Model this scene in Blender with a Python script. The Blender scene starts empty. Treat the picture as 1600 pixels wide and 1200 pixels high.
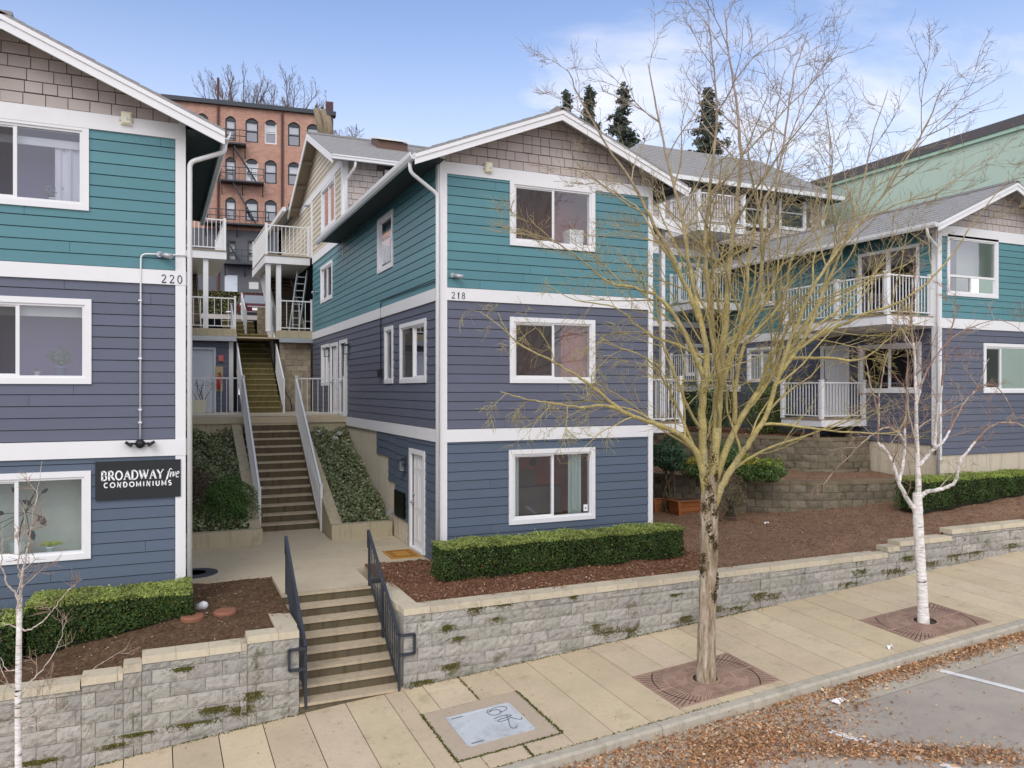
import bpy, bmesh, math, random
import numpy as np
from mathutils import Vector
R = math.radians
rnd = random.Random(7)
scene = bpy.context.scene
COL = scene.collection

# ---------------------------------------------------------------- camera model (z = 0 is the camera's height)
F, CX, HY = 1240.0, 800.0, 608.5
YAW = R(24.19)
FX, FY = math.sin(YAW), math.cos(YAW)
RX, RY = FY, -FX
def ray(px, py):
    a = (px - CX) / F
    return (FX + RX * a, FY + RY * a, (HY - py) / F)
def at_depth(px, py, dep):
    v = ray(px, py)
    return Vector((v[0] * dep, v[1] * dep, v[2] * dep))

cam = bpy.data.objects.new('camera', bpy.data.cameras.new('camera'))
COL.objects.link(cam)
cam.location = (0, 0, 0)
cam.rotation_euler = (R(90), 0, -YAW)
cam.data.sensor_width = 36
cam.data.lens = F / 1600 * 36
cam.data.shift_y = 8.5 / 1600
cam.data.clip_start = .1
cam.data.clip_end = 3000
scene.camera = cam

# ---------------------------------------------------------------- mesh helpers
class MB:
    """collects faces, then links them as one mesh object"""
    def __init__(s): s.v = []; s.f = []; s.c = []; s.mi = []; s.usec = False
    def face(s, pts, col=None, mi=0):
        b = len(s.v); s.v.extend([tuple(p) for p in pts]); s.f.append(tuple(range(b, b + len(pts))))
        s.c.append(col or (1, 1, 1)); s.mi.append(mi)
        if col: s.usec = True
    def hexa(s, p, col=None, mi=0):
        b = len(s.v); s.v.extend([tuple(q) for q in p])
        for q in ((0,3,2,1),(4,5,6,7),(0,1,5,4),(1,2,6,5),(2,3,7,6),(3,0,4,7)):
            s.f.append(tuple(b + i for i in q)); s.c.append(col or (1,1,1)); s.mi.append(mi)
        if col: s.usec = True
    def box(s, x0, x1, y0, y1, z0, z1, col=None, mi=0):
        s.hexa([(x0,y0,z0),(x1,y0,z0),(x1,y1,z0),(x0,y1,z0),(x0,y0,z1),(x1,y0,z1),(x1,y1,z1),(x0,y1,z1)], col, mi)
    def fbox(s, T, u0, u1, z0, z1, n0, n1, col=None, mi=0):
        s.hexa([T(u0,z0,n0),T(u1,z0,n0),T(u1,z0,n1),T(u0,z0,n1),T(u0,z1,n0),T(u1,z1,n0),T(u1,z1,n1),T(u0,z1,n1)], col, mi)
    def bar(s, a, b, w, h=None, col=None, up=(0,0,1)):
        h = h or w
        a = Vector(a); b = Vector(b); d = (b - a).normalized(); up = Vector(up)
        if abs(d.dot(up)) > .98: up = Vector((0,1,0))
        sx = d.cross(up).normalized() * (w / 2); sz = sx.cross(d).normalized() * (h / 2)
        s.hexa([a-sx-sz, a+sx-sz, b+sx-sz, b-sx-sz, a-sx+sz, a+sx+sz, b+sx+sz, b-sx+sz], col)
    def tube(s, pts, rad, n=6, col=None, cap=True, cols=None):
        pts = [Vector(p) for p in pts]; m = len(pts)
        if not hasattr(rad, '__len__'): rad = [rad] * m
        b = len(s.v); prev = None
        for i in range(m):
            d = (pts[min(i+1,m-1)] - pts[max(i-1,0)])
            d = d.normalized() if d.length > 1e-9 else Vector((0,0,1))
            if prev is None:
                a = Vector((0,0,1)) if abs(d.z) < .9 else Vector((1,0,0)); x = d.cross(a).normalized()
            else:
                x = prev - d * prev.dot(d); x = x.normalized() if x.length > 1e-6 else d.orthogonal().normalized()
            prev = x; y = d.cross(x)
            for k in range(n):
                t = 2 * math.pi * k / n
                s.v.append(tuple(pts[i] + (x * math.cos(t) + y * math.sin(t)) * rad[i]))
        for i in range(m - 1):
            cc = cols[i] if cols else col
            for k in range(n):
                k2 = (k + 1) % n
                s.f.append((b+i*n+k, b+i*n+k2, b+(i+1)*n+k2, b+(i+1)*n+k)); s.c.append(cc or (1,1,1)); s.mi.append(0)
        if cap:
            s.f.append(tuple(b + k for k in range(n))[::-1]); s.c.append((cols[0] if cols else col) or (1,1,1)); s.mi.append(0)
            s.f.append(tuple(b + (m-1)*n + k for k in range(n))); s.c.append((cols[-1] if cols else col) or (1,1,1)); s.mi.append(0)
        if col or cols: s.usec = True
    def lathe(s, c, prof, n=16, col=None):
        b = len(s.v); m = len(prof)
        for r_, z in prof:
            for k in range(n):
                t = 2*math.pi*k/n; s.v.append((c[0]+r_*math.cos(t), c[1]+r_*math.sin(t), c[2]+z))
        for i in range(m-1):
            for k in range(n):
                k2 = (k+1) % n
                s.f.append((b+i*n+k, b+i*n+k2, b+(i+1)*n+k2, b+(i+1)*n+k)); s.c.append(col or (1,1,1)); s.mi.append(0)
        s.f.append(tuple(b+(m-1)*n+k for k in range(n))); s.c.append(col or (1,1,1)); s.mi.append(0)
        if col: s.usec = True
    def prism(s, poly, a, b, T, col=None):
        """poly: (u, z) outline, extruded from n=a to n=b through T"""
        n = len(poly); k = len(s.v)
        s.v.extend([tuple(T(u, z, a)) for u, z in poly]); s.v.extend([tuple(T(u, z, b)) for u, z in poly])
        s.f.append(tuple(k+i for i in range(n))); s.f.append(tuple(k+n+i for i in range(n))[::-1])
        s.c += [col or (1,1,1)] * 2; s.mi += [0, 0]
        for i in range(n):
            j = (i+1) % n
            s.f.append((k+i, k+j, k+n+j, k+n+i)); s.c.append(col or (1,1,1)); s.mi.append(0)
        if col: s.usec = True
    def grid(s, fn, nu, nv, cf=None):
        b = len(s.v)
        for i in range(nu+1):
            for j in range(nv+1): s.v.append(tuple(fn(i/nu, j/nv)))
        for i in range(nu):
            for j in range(nv):
                a = b + i*(nv+1) + j
                s.f.append((a, a+1, a+nv+2, a+nv+1)); s.c.append(cf(i/nu, j/nv) if cf else (1,1,1)); s.mi.append(0)
        if cf: s.usec = True
    def build(s, name, mat, parent=None, origin=None, smooth=False, fix=True):
        if origin is None: origin = W(parent) if parent else (0,0,0)
        me = bpy.data.meshes.new(name)
        ox, oy, oz = origin
        va = np.array(s.v, dtype=np.float64).reshape(-1, 3) - np.array([ox, oy, oz])
        me.from_pydata(va.tolist(), [], s.f)
        for m in (mat if isinstance(mat, (list, tuple)) else [mat]): me.materials.append(m)
        if any(s.mi): me.polygons.foreach_set('material_index', s.mi)
        if s.usec:
            at = me.color_attributes.new('Col', 'FLOAT_COLOR', 'CORNER')
            lens = [len(f) for f in s.f]
            ca = np.ones((len(s.f), 4)); ca[:, :3] = np.array(s.c)
            at.data.foreach_set('color', np.repeat(ca, lens, axis=0).ravel())
        if fix and len(s.f) < 30000:
            bm = bmesh.new(); bm.from_mesh(me); bmesh.ops.recalc_face_normals(bm, faces=bm.faces); bm.to_mesh(me); bm.free()
        if smooth: me.polygons.foreach_set('use_smooth', [True] * len(me.polygons))
        me.update()
        o = bpy.data.objects.new(name, me); COL.objects.link(o)
        if parent:
            o.parent = parent; pw = W(parent); o.location = (ox-pw[0], oy-pw[1], oz-pw[2])
        else: o.location = origin
        o['_w'] = list(origin)
        return o
def W(o): return tuple(o['_w']) if '_w' in o.keys() else tuple(o.location)
def tag(o, label=None, cat=None, group=None, kind=None):
    if label: o['label'] = label
    if cat: o['category'] = cat
    if group: o['group'] = group
    if kind: o['kind'] = kind
    return o
def thing(name, label, cat, loc=(0,0,0), group=None):
    o = bpy.data.objects.new(name, None); COL.objects.link(o); o.location = loc; o.empty_display_size = .2
    o['_w'] = list(loc)
    return tag(o, label, cat, group)
def leafcloud(name, P, N, size, mat, parent=None, origin=(0,0,0), cols=None, aspect=1.7, jit=.9, extra=None, seed=1):
    """many small leaf-sized faces: P centres, N rough facing"""
    g = np.random.default_rng(seed)
    P = np.asarray(P, float); n = len(P)
    N = np.asarray(N, float) + g.normal(0, jit, (n, 3)); N /= np.linalg.norm(N, axis=1)[:, None] + 1e-9
    A = g.normal(0, 1, (n, 3)); A -= N * (A*N).sum(1)[:, None]; A /= np.linalg.norm(A, axis=1)[:, None] + 1e-9
    B = np.cross(N, A)
    L = (size * g.uniform(.65, 1.3, n))[:, None]; Wd = L / aspect
    fold = N * (L * .12)
    V = np.stack([P - A*L/2, P + B*Wd/2 + fold, P + A*L/2, P - B*Wd/2 + fold], 1).reshape(-1, 3)
    Fc = np.arange(n*4).reshape(n, 4)
    if cols is None: cols = np.ones((n, 3))
    C = np.repeat(np.asarray(cols, float), 4, axis=0)
    ev, ef, ec = (extra.v, extra.f, extra.c) if extra else ([], [], [])
    faces = Fc.tolist() + [tuple(i + n*4 for i in f) for f in ef]
    if origin is None: origin = W(parent)
    allv = np.concatenate([V, np.array(ev).reshape(-1, 3)]) - np.array(origin)
    me = bpy.data.meshes.new(name); me.from_pydata(allv.tolist(), [], faces); me.materials.append(mat)
    at = me.color_attributes.new('Col', 'FLOAT_COLOR', 'CORNER')
    ca = np.ones((len(me.loops), 4)); ca[:n*4, :3] = C
    k = n*4
    for f, c in zip(ef, ec):
        ca[k:k+len(f), :3] = c; k += len(f)
    at.data.foreach_set('color', ca.ravel()); me.update()
    o = bpy.data.objects.new(name, me); COL.objects.link(o)
    if parent:
        o.parent = parent; pw = W(parent); o.location = tuple(origin[i]-pw[i] for i in range(3))
    else: o.location = origin
    o['_w'] = list(origin)
    return o

# ---------------------------------------------------------------- materials
def lin(r, g, b):
    f = lambda c: (c/255/12.92) if c/255 <= .04045 else ((c/255+.055)/1.055)**2.4
    return (f(r), f(g), f(b))
class NT:
    def __init__(s, name):
        s.m = bpy.data.materials.new(name); s.m.use_nodes = True; s.t = s.m.node_tree; s.n = s.t.nodes; s.l = s.t.links
        s.b = s.n['Principled BSDF']; s.out = s.n['Material Output']
        s.tc = s.n.new('ShaderNodeTexCoord').outputs['Object']
    def link(s, a, b): s.l.new(a, b)
    def noise(s, scale, detail=4, rough=.6, vec=None, stretch=None):
        v = vec or s.tc
        if stretch:
            mp = s.n.new('ShaderNodeMapping'); mp.inputs['Scale'].default_value = stretch; s.link(v, mp.inputs['Vector']); v = mp.outputs[0]
        n = s.n.new('ShaderNodeTexNoise'); n.inputs['Scale'].default_value = scale; n.inputs['Detail'].default_value = detail
        n.inputs['Roughness'].default_value = rough; s.link(v, n.inputs['Vector']); return n.outputs['Fac']
    def ramp(s, fac, stops):
        r_ = s.n.new('ShaderNodeValToRGB'); e = r_.color_ramp.elements
        e[0].position, e[0].color = stops[0][0], (*stops[0][1], 1) if len(stops[0][1]) == 3 else stops[0][1]
        e[1].position, e[1].color = stops[-1][0], (*stops[-1][1], 1)
        for p, c in stops[1:-1]:
            q = e.new(p); q.color = (*c, 1)
        s.link(fac, r_.inputs[0]); return r_.outputs[0]
    def mask(s, fac, lo, hi):
        m = s.n.new('ShaderNodeMapRange'); m.inputs[1].default_value = lo; m.inputs[2].default_value = hi; s.link(fac, m.inputs[0]); return m.outputs[0]
    def mix(s, fac, a, b, mode='MIX'):
        m = s.n.new('ShaderNodeMix'); m.data_type = 'RGBA'; m.blend_type = mode
        for sock, v in ((m.inputs['Factor'], fac), (m.inputs[6], a), (m.inputs[7], b)):
            if isinstance(v, (int, float)): sock.default_value = v
            elif isinstance(v, tuple): sock.default_value = (*v, 1)
            else: s.link(v, sock)
        return m.outputs[2]
    def math(s, op, a, b=0):
        m = s.n.new('ShaderNodeMath'); m.operation = op
        for sock, v in ((m.inputs[0], a), (m.inputs[1], b)):
            if isinstance(v, (int, float)): sock.default_value = v
            else: s.link(v, sock)
        return m.outputs[0]
    def attr(s):
        a = s.n.new('ShaderNodeAttribute'); a.attribute_name = 'Col'; return a.outputs['Color']
    def bump(s, h, strength=.3, dist=.02):
        b = s.n.new('ShaderNodeBump'); b.inputs['Strength'].default_value = strength; b.inputs['Distance'].default_value = dist
        s.link(h, b.inputs['Height']); s.link(b.outputs[0], s.b.inputs['Normal'])
    def col(s, c):
        if isinstance(c, tuple): s.b.inputs['Base Color'].default_value = (*c, 1)
        else: s.link(c, s.b.inputs['Base Color'])
    def set(s, rough=.6, spec=.3, metal=0):
        s.b.inputs['Roughness'].default_value = rough; s.b.inputs['Specular IOR Level'].default_value = spec; s.b.inputs['Metallic'].default_value = metal
        return s.m
def paint(name, c, var=.12, rough=.55, bump=.15, bscale=60, dirt=.1, attr=False, metal=0, spec=.3, stretch=None, dcol=None):
    t = NT(name)
    a = t.noise(3.0, 5, .65)
    base = t.mix(a, tuple(x*(1-var) for x in c), tuple(min(1, x*(1+var)) for x in c))
    if dirt:
        d = t.mask(t.noise(1.1, 6, .7), .52, .8)
        base = t.mix(t.math('MULTIPLY', d, dirt*3), base, dcol or tuple(x*.62 for x in c))
    if attr: base = t.mix(1.0, base, t.attr(), 'MULTIPLY')
    t.col(base)
    if bump: t.bump(t.noise(bscale, 4, .6, stretch=stretch), bump, .006)
    return t.set(rough, spec, metal)

MAT = {}
MAT['white'] = paint('white_paint', (.76, .755, .76), .03, .5, .05, 30, .05)
MAT['whitemetal'] = paint('white_metal', (.74, .745, .745), .03, .35, 0, 30, .04, spec=.45)
MAT['teal'] = paint('teal_paint', (.096, .236, .268), .05, .40, .35, 26, .05, attr=True, stretch=(.25, .25, 3))
MAT['navy'] = paint('navy_paint', (.116, .126, .172), .06, .44, .35, 26, .05, attr=True, stretch=(.25, .25, 3))
MAT['blue'] = paint('blue_paint', (.095, .124, .172), .06, .44, .35, 26, .05, attr=True, stretch=(.25, .25, 3))
MAT['shingle'] = paint('taupe_shingle', lin(184, 173, 167), .08, .7, .4, 30, .06, attr=True, stretch=(3, 3, .4))
MAT['tan'] = paint('tan_paint', lin(200, 190, 170), .05, .6, .3, 26, .05, attr=True, stretch=(.25, .25, 3))
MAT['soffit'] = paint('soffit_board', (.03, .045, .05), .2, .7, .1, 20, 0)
MAT['tansoffit'] = paint('tan_soffit', lin(150, 138, 120), .1, .7, .1, 20, 0)
MAT['dark'] = paint('dark_metal', (.03, .037, .048), .15, .42, .05, 40, .05, spec=.5)
MAT['black'] = paint('black_plastic', (.018, .019, .02), .1, .45, 0, 40, 0)
MAT['rail'] = paint('slate_blue_metal', (.03, .036, .046), .15, .4, .05, 40, .05, spec=.5)
MAT['ivory'] = paint('ivory_plastic', lin(225, 220, 195), .04, .5, 0, 40, .05)
MAT['galv'] = paint('galvanised', lin(170, 175, 178), .06, .4, 0, 40, .08, metal=.5)
MAT['wood'] = paint('weathered_wood', lin(150, 134, 114), .2, .8, .3, 30, .2)
MAT['cedar'] = paint('cedar_board', lin(150, 92, 52), .2, .75, .3, 20, .15, attr=True, stretch=(1, 1, 6))
MAT['signface'] = paint('sign_black', (.022, .025, .027), .1, .5, .03, 20, .1)
MAT['letter'] = paint('letter_white', (.85, .85, .86), .01, .5, 0, 20, 0)
MAT['numeral'] = paint('numeral_dark', (.06, .065, .1), .05, .5, 0, 20, 0)
MAT['terracotta'] = paint('terracotta', lin(140, 95, 75), .15, .8, .2, 30, .2)
MAT['doorblue'] = paint('pale_door', lin(205, 212, 222), .02, .5, .03, 20, .03)
MAT['curtain'] = paint('curtain_cloth', lin(200, 215, 208), .05, .9, 0, 30, 0)
MAT['lace'] = paint('lace_cloth', lin(225, 222, 230), .04, .9, 0, 30, 0)
MAT['blind'] = paint('blind_cloth', lin(205, 205, 200), .04, .8, 0, 30, 0)
MAT['redwall'] = paint('red_room_wall', (.42, .13, .085), .1, .9, 0, 20, 0)
MAT['greyroom'] = paint('grey_room_wall', (.2, .17, .2), .1, .9, 0, 20, 0)
MAT['paleroom'] = paint('pale_room_wall', (.5, .55, .48), .15, .9, .2, 6, .1)
MAT['violetrefl'] = paint('violet_reflection_lining', (.27, .22, .42), .1, .9, 0, 20, 0)  # violet window reflection put into the colour of the room lining
MAT['darkroom'] = paint('dark_room_wall', (.09, .08, .075), .1, .9, 0, 20, 0)
MAT['rubber'] = paint('rubber', (.02, .02, .02), .1, .8, 0, 20, 0)
MAT['redglass'] = paint('red_lens', (.5, .03, .03), .05, .15, 0, 20, 0, spec=.6)
MAT['car'] = paint('dark_red_paint', (.085, .012, .02), .05, .2, 0, 20, 0, spec=.7)
MAT['carglass'] = paint('tinted_glass', (.16, .19, .22), .03, .08, 0, 20, 0, spec=.8)
MAT['paper'] = paint('paper', (.75, .74, .7), .05, .8, 0, 20, .1)
MAT['stucco'] = paint('green_stucco', lin(176, 195, 180), .04, .9, .3, 60, .06, stretch=(1, 1, 1))
def roofing():
    t = NT('asphalt_shingle')
    mp = t.n.new('ShaderNodeMapping'); mp.inputs['Scale'].default_value = (1, 1, 1); t.link(t.tc, mp.inputs[0])
    a = t.noise(22, 3, .7, stretch=(1, .45, 3)); b = t.noise(180, 2, .5)
    c = t.ramp(a, [(.3, lin(128, 127, 128)), (.55, lin(158, 156, 155)), (.75, lin(180, 176, 170))])
    c = t.mix(t.math('MULTIPLY', b, .3), c, (.16, .16, .16)); t.col(c); t.bump(t.math('ADD', a, t.math('MULTIPLY', b, .4)), .5, .02)
    return t.set(.95, .15)
MAT['roof'] = roofing()
def glass(name, tint=(.9, .93, .95), refl=.1):
    t = NT(name); t.n.remove(t.b)
    lw = t.n.new('ShaderNodeLayerWeight'); lw.inputs['Blend'].default_value = .25
    f = t.math('ADD', t.math('MULTIPLY', lw.outputs['Fresnel'], .8), refl)
    tr = t.n.new('ShaderNodeBsdfTransparent'); tr.inputs[0].default_value = (*tint, 1)
    gl = t.n.new('ShaderNodeBsdfGlossy'); gl.inputs['Roughness'].default_value = .015; gl.inputs[0].default_value = (.95, .95, 1, 1)
    nz = t.noise(1.3, 2, .5)
    bp = t.n.new('ShaderNodeBump'); bp.inputs['Strength'].default_value = .05; bp.inputs['Distance'].default_value = .02
    t.link(nz, bp.inputs['Height']); t.link(bp.outputs[0], gl.inputs['Normal'])
    mx = t.n.new('ShaderNodeMixShader'); t.link(f, mx.inputs[0]); t.link(tr.outputs[0], mx.inputs[1]); t.link(gl.outputs[0], mx.inputs[2])
    t.link(mx.outputs[0], t.out.inputs[0]); return t.m
MAT['glass'] = glass('window_glass')
MAT['glasspale'] = glass('pale_window_glass', (.9, .93, .93), .2)
def screen():
    t = NT('insect_screen'); t.n.remove(t.b)
    tr = t.n.new('ShaderNodeBsdfTransparent'); df = t.n.new('ShaderNodeBsdfDiffuse'); df.inputs[0].default_value = (.07, .066, .064, 1)
    mx = t.n.new('ShaderNodeMixShader'); mx.inputs[0].default_value = .6
    t.link(tr.outputs[0], mx.inputs[1]); t.link(df.outputs[0], mx.inputs[2]); t.link(mx.outputs[0], t.out.inputs[0]); return t.m
MAT['screen'] = screen()
def concrete(name, c, moss=0., var=.15, streak=0., attr=False):
    t = NT(name)
    a = t.noise(1.2, 7, .7); b = t.noise(14, 5, .7); g = t.noise(130, 2, .5)
    base = t.mix(a, tuple(x*(1-var) for x in c), tuple(x*(1+var) for x in c))
    base = t.mix(t.math('MULTIPLY', t.mask(b, .5, .75), .35), base, tuple(x*.6 for x in c))
    base = t.mix(t.math('MULTIPLY', g, .25), base, tuple(x*.5 for x in c))
    if streak:
        s_ = t.mask(t.noise(3, 5, .6, stretch=(3, 3, .25)), .5, .72); base = t.mix(t.math('MULTIPLY', s_, streak), base, tuple(x*.35 for x in c))
    if moss:
        k = t.mask(t.noise(2.3, 6, .7), .56, .66); base = t.mix(t.math('MULTIPLY', k, moss), base, (.09, .085, .02))
    if attr: base = t.mix(1., base, t.attr(), 'MULTIPLY')
    t.col(base); t.bump(t.math('ADD', b, t.math('MULTIPLY', g, .6)), .25, .012); return t.set(.85, .2)
MAT['walk'] = concrete('sidewalk_concrete', lin(200, 183, 155), .2, .26, 0, True)
MAT['landing'] = concrete('path_concrete', lin(196, 182, 156), .18, .18)
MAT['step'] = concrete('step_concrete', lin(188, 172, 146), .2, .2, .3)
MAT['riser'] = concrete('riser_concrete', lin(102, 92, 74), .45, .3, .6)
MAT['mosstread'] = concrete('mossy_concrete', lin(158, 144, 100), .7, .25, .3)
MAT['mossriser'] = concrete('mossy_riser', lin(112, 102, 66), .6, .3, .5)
MAT['curbwall'] = concrete('planter_concrete', lin(182, 171, 144), .22, .15, .35)
MAT['kerb'] = concrete('kerb_concrete', lin(178, 170, 154), .2, .15, .4)
MAT['founda'] = concrete('foundation_concrete', lin(212, 200, 178), .0, .1, .4)
MAT['slab'] = concrete('vault_concrete', lin(180, 164, 144), .05, .12)
def block(name, c, moss=.5, dark=.55):
    t = NT(name)
    a = t.noise(2.6, 6, .7); b = t.noise(9, 5, .7); g = t.noise(60, 3, .6)
    base = t.mix(a, tuple(x*.8 for x in c), tuple(min(1, x*1.2) for x in c))
    base = t.mix(1., base, t.attr(), 'MULTIPLY')
    base = t.mix(t.math('MULTIPLY', t.mask(b, .5, .68), dark), base, tuple(x*.35 for x in c))
    base = t.mix(t.math('MULTIPLY', t.mask(t.noise(1.5, 6, .7, stretch=(1, 1, 2)), .55, .7), dark), base, tuple(x*.42 for x in c))
    k = t.mask(t.noise(2.0, 7, .72), .57, .64); base = t.mix(t.math('MULTIPLY', k, moss), base, (.085, .082, .012))
    t.col(base); t.bump(t.math('ADD', b, t.math('MULTIPLY', g, .5)), .9, .03); return t.set(.95, .1)
MAT['block'] = block('split_face_block', lin(172, 168, 161), .6, .62)
MAT['blockdark'] = block('old_block', lin(128, 120, 104), .25, .6)
MAT['cap'] = concrete('block_cap', lin(198, 186, 164), .35, .15, .2, True)
MAT['cmu'] = block('grey_block', lin(172, 160, 140), .1, .5)
def soil(name, c1, c2, c3, sc=30):
    t = NT(name)
    a = t.noise(1.0, 6, .7); b = t.noise(sc, 5, .75); g = t.noise(sc*4, 3, .6)
    base = t.ramp(b, [(.3, c1), (.52, c2), (.72, c3)])
    base = t.mix(t.math('MULTIPLY', a, .5), base, c1)
    base = t.mix(1., base, t.attr(), 'MULTIPLY')
    t.col(base); t.bump(t.math('ADD', b, g), 1., .04); return t.set(.95, .1)
MAT['mulch'] = soil('bark_mulch', lin(112, 78, 62), lin(170, 122, 94), lin(212, 172, 140))
MAT['mulchlight'] = soil('old_mulch', lin(128, 98, 78), lin(184, 148, 120), lin(224, 198, 168))
MAT['earth'] = soil('bare_earth', lin(88, 68, 54), lin(132, 106, 82), lin(178, 152, 120), 18)
def asphalt():
    t = NT('asphalt')
    a = t.noise(.5, 6, .7); b = t.noise(260, 2, .5); c_ = t.noise(1.6, 6, .75)
    base = t.ramp(a, [(.3, lin(156, 147, 136)), (.6, lin(180, 169, 156)), (.8, lin(194, 183, 168))])
    base = t.mix(t.math('MULTIPLY', t.mask(c_, .58, .72), .75), base, lin(104, 100, 100))
    base = t.mix(t.math('MULTIPLY', b, .25), base, (.12, .115, .11))
    t.col(base); t.bump(b, .4, .01); return t.set(.9, .2)
MAT['asphalt'] = asphalt()
def leafmat(name, rough=.5, trans=.25, spec=.35):
    t = NT(name); c = t.attr(); nz = t.noise(7, 3, .6); c = t.mix(t.math('MULTIPLY', nz, .35), c, (.03, .03, .012)); t.col(c)
    t.b.inputs['Roughness'].default_value = rough; t.b.inputs['Specular IOR Level'].default_value = spec
    tl = t.n.new('ShaderNodeBsdfTranslucent'); t.link(c, tl.inputs[0]); mx = t.n.new('ShaderNodeMixShader'); mx.inputs[0].default_value = trans
    t.link(t.b.outputs[0], mx.inputs[1]); t.link(tl.outputs[0], mx.inputs[2]); t.link(mx.outputs[0], t.out.inputs[0]); return t.m
MAT['leaf'] = leafmat('leaf')
MAT['litter'] = leafmat('dry_leaf', .8, .15, .15)
def bark():
    t = NT('furrowed_bark')
    a = t.noise(16, 5, .7, stretch=(1, 1, .16)); b = t.noise(40, 4, .7); m_ = t.noise(4, 6, .7)
    base = t.ramp(a, [(.34, lin(112, 97, 78)), (.5, lin(156, 140, 118)), (.68, lin(200, 188, 170))])
    base = t.mix(t.math('MULTIPLY', t.mask(m_, .5, .72), .5), base, lin(118, 102, 76))
    base = t.mix(1., base, t.attr(), 'MULTIPLY')
    t.col(base); t.bump(a, 1., .03); return t.set(.9, .1)
MAT['bark'] = bark()
def twigmat():
    t = NT('branch_bark'); b = t.noise(30, 4, .7)
    s_ = t.noise(14, 5, .7, stretch=(1, 1, .2)); q = t.mix(t.mask(s_, .5, .72), t.attr(), (.30, .28, .21)); t.col(t.mix(t.math('MULTIPLY', t.mask(b, .45, .75), .6), q, (.07, .055, .035))); t.bump(t.math('ADD', b, s_), .7, .012); return t.set(.85, .15)
MAT['twig'] = twigmat()
def birch():
    t = NT('birch_bark')
    a = t.noise(20, 4, .6, stretch=(.35, .35, 2.2)); b = t.noise(5, 6, .7)
    base = t.ramp(a, [(.33, lin(60, 52, 48)), (.39, lin(205, 198, 190)), (.6, lin(236, 232, 228))])
    base = t.mix(t.math('MULTIPLY', t.mask(b, .55, .7), .5), base, lin(190, 160, 130))
    base = t.mix(1., base, t.attr(), 'MULTIPLY')
    t.col(base); t.bump(a, .3, .01); return t.set(.7, .2)
MAT['birch'] = birch()
def brick():
    t = NT('brick_wall')
    br = t.n.new('ShaderNodeTexBrick'); br.inputs['Scale'].default_value = 1
    for k, v in (('Mortar Size', .012), ('Brick Width', .26), ('Row Height', .085), ('Bias', 0)): br.inputs[k].default_value = v
    br.inputs['Color1'].default_value = (*lin(164, 110, 94), 1); br.inputs['Color2'].default_value = (*lin(192, 140, 118), 1); br.inputs['Mortar'].default_value = (*lin(190, 172, 158), 1)
    sp = t.n.new('ShaderNodeSeparateXYZ'); t.link(t.tc, sp.inputs[0]); cb = t.n.new('ShaderNodeCombineXYZ')
    t.link(sp.outputs[0], cb.inputs[0]); t.link(sp.outputs[2], cb.inputs[1]); t.link(cb.outputs[0], br.inputs['Vector'])
    b = t.noise(.35, 6, .75); g = t.noise(2.5, 5, .7)
    c = t.mix(t.math('MULTIPLY', t.mask(b, .45, .75), .5), br.outputs[0], lin(150, 108, 96)); c = t.mix(t.math('MULTIPLY', t.mask(g, .5, .75), .35), c, lin(212, 180, 160))
    t.col(c); t.bump(br.outputs['Fac'], -.4, .02); return t.set(.9, .1)
MAT['brick'] = brick()
MAT['darkbrick'] = paint('dark_painted_brick', lin(98, 98, 104), .1, .8, .4, 8, .1)
def coir():
    t = NT('coir_mat'); b = t.noise(90, 3, .6)
    t.col(t.mix(b, lin(150, 105, 45), lin(205, 155, 80))); t.bump(b, .6, .01); return t.set(.95, .1)
MAT['coir'] = coir()
MAT['matline'] = paint('mat_line', lin(95, 62, 30), .1, .9, 0, 20, 0)
def rust():
    t = NT('cast_iron_rust'); a = t.noise(3, 6, .7); b = t.noise(40, 4, .7)
    c = t.ramp(a, [(.3, lin(142, 116, 102)), (.55, lin(172, 143, 124)), (.75, lin(186, 152, 136))]); c = t.mix(t.math('MULTIPLY', b, .35), c, lin(70, 56, 48))
    t.col(c); t.bump(b, .3, .01); return t.set(.8, .2)
MAT['grate'] = rust()
MAT['pit'] = paint('dark_pit_soil', (.06, .045, .034), .3, .95, .5, 30, 0)
MAT['panel'] = paint('galvanised_panel', lin(186, 192, 195), .16, .55, .2, 60, .5, spec=.4)
MAT['graffiti'] = paint('graffiti_ink', lin(104, 108, 120), .05, .6, 0, 20, 0)
MAT['roadpaint'] = paint('road_paint', (.72, .72, .7), .1, .8, .2, 80, .3)
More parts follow.
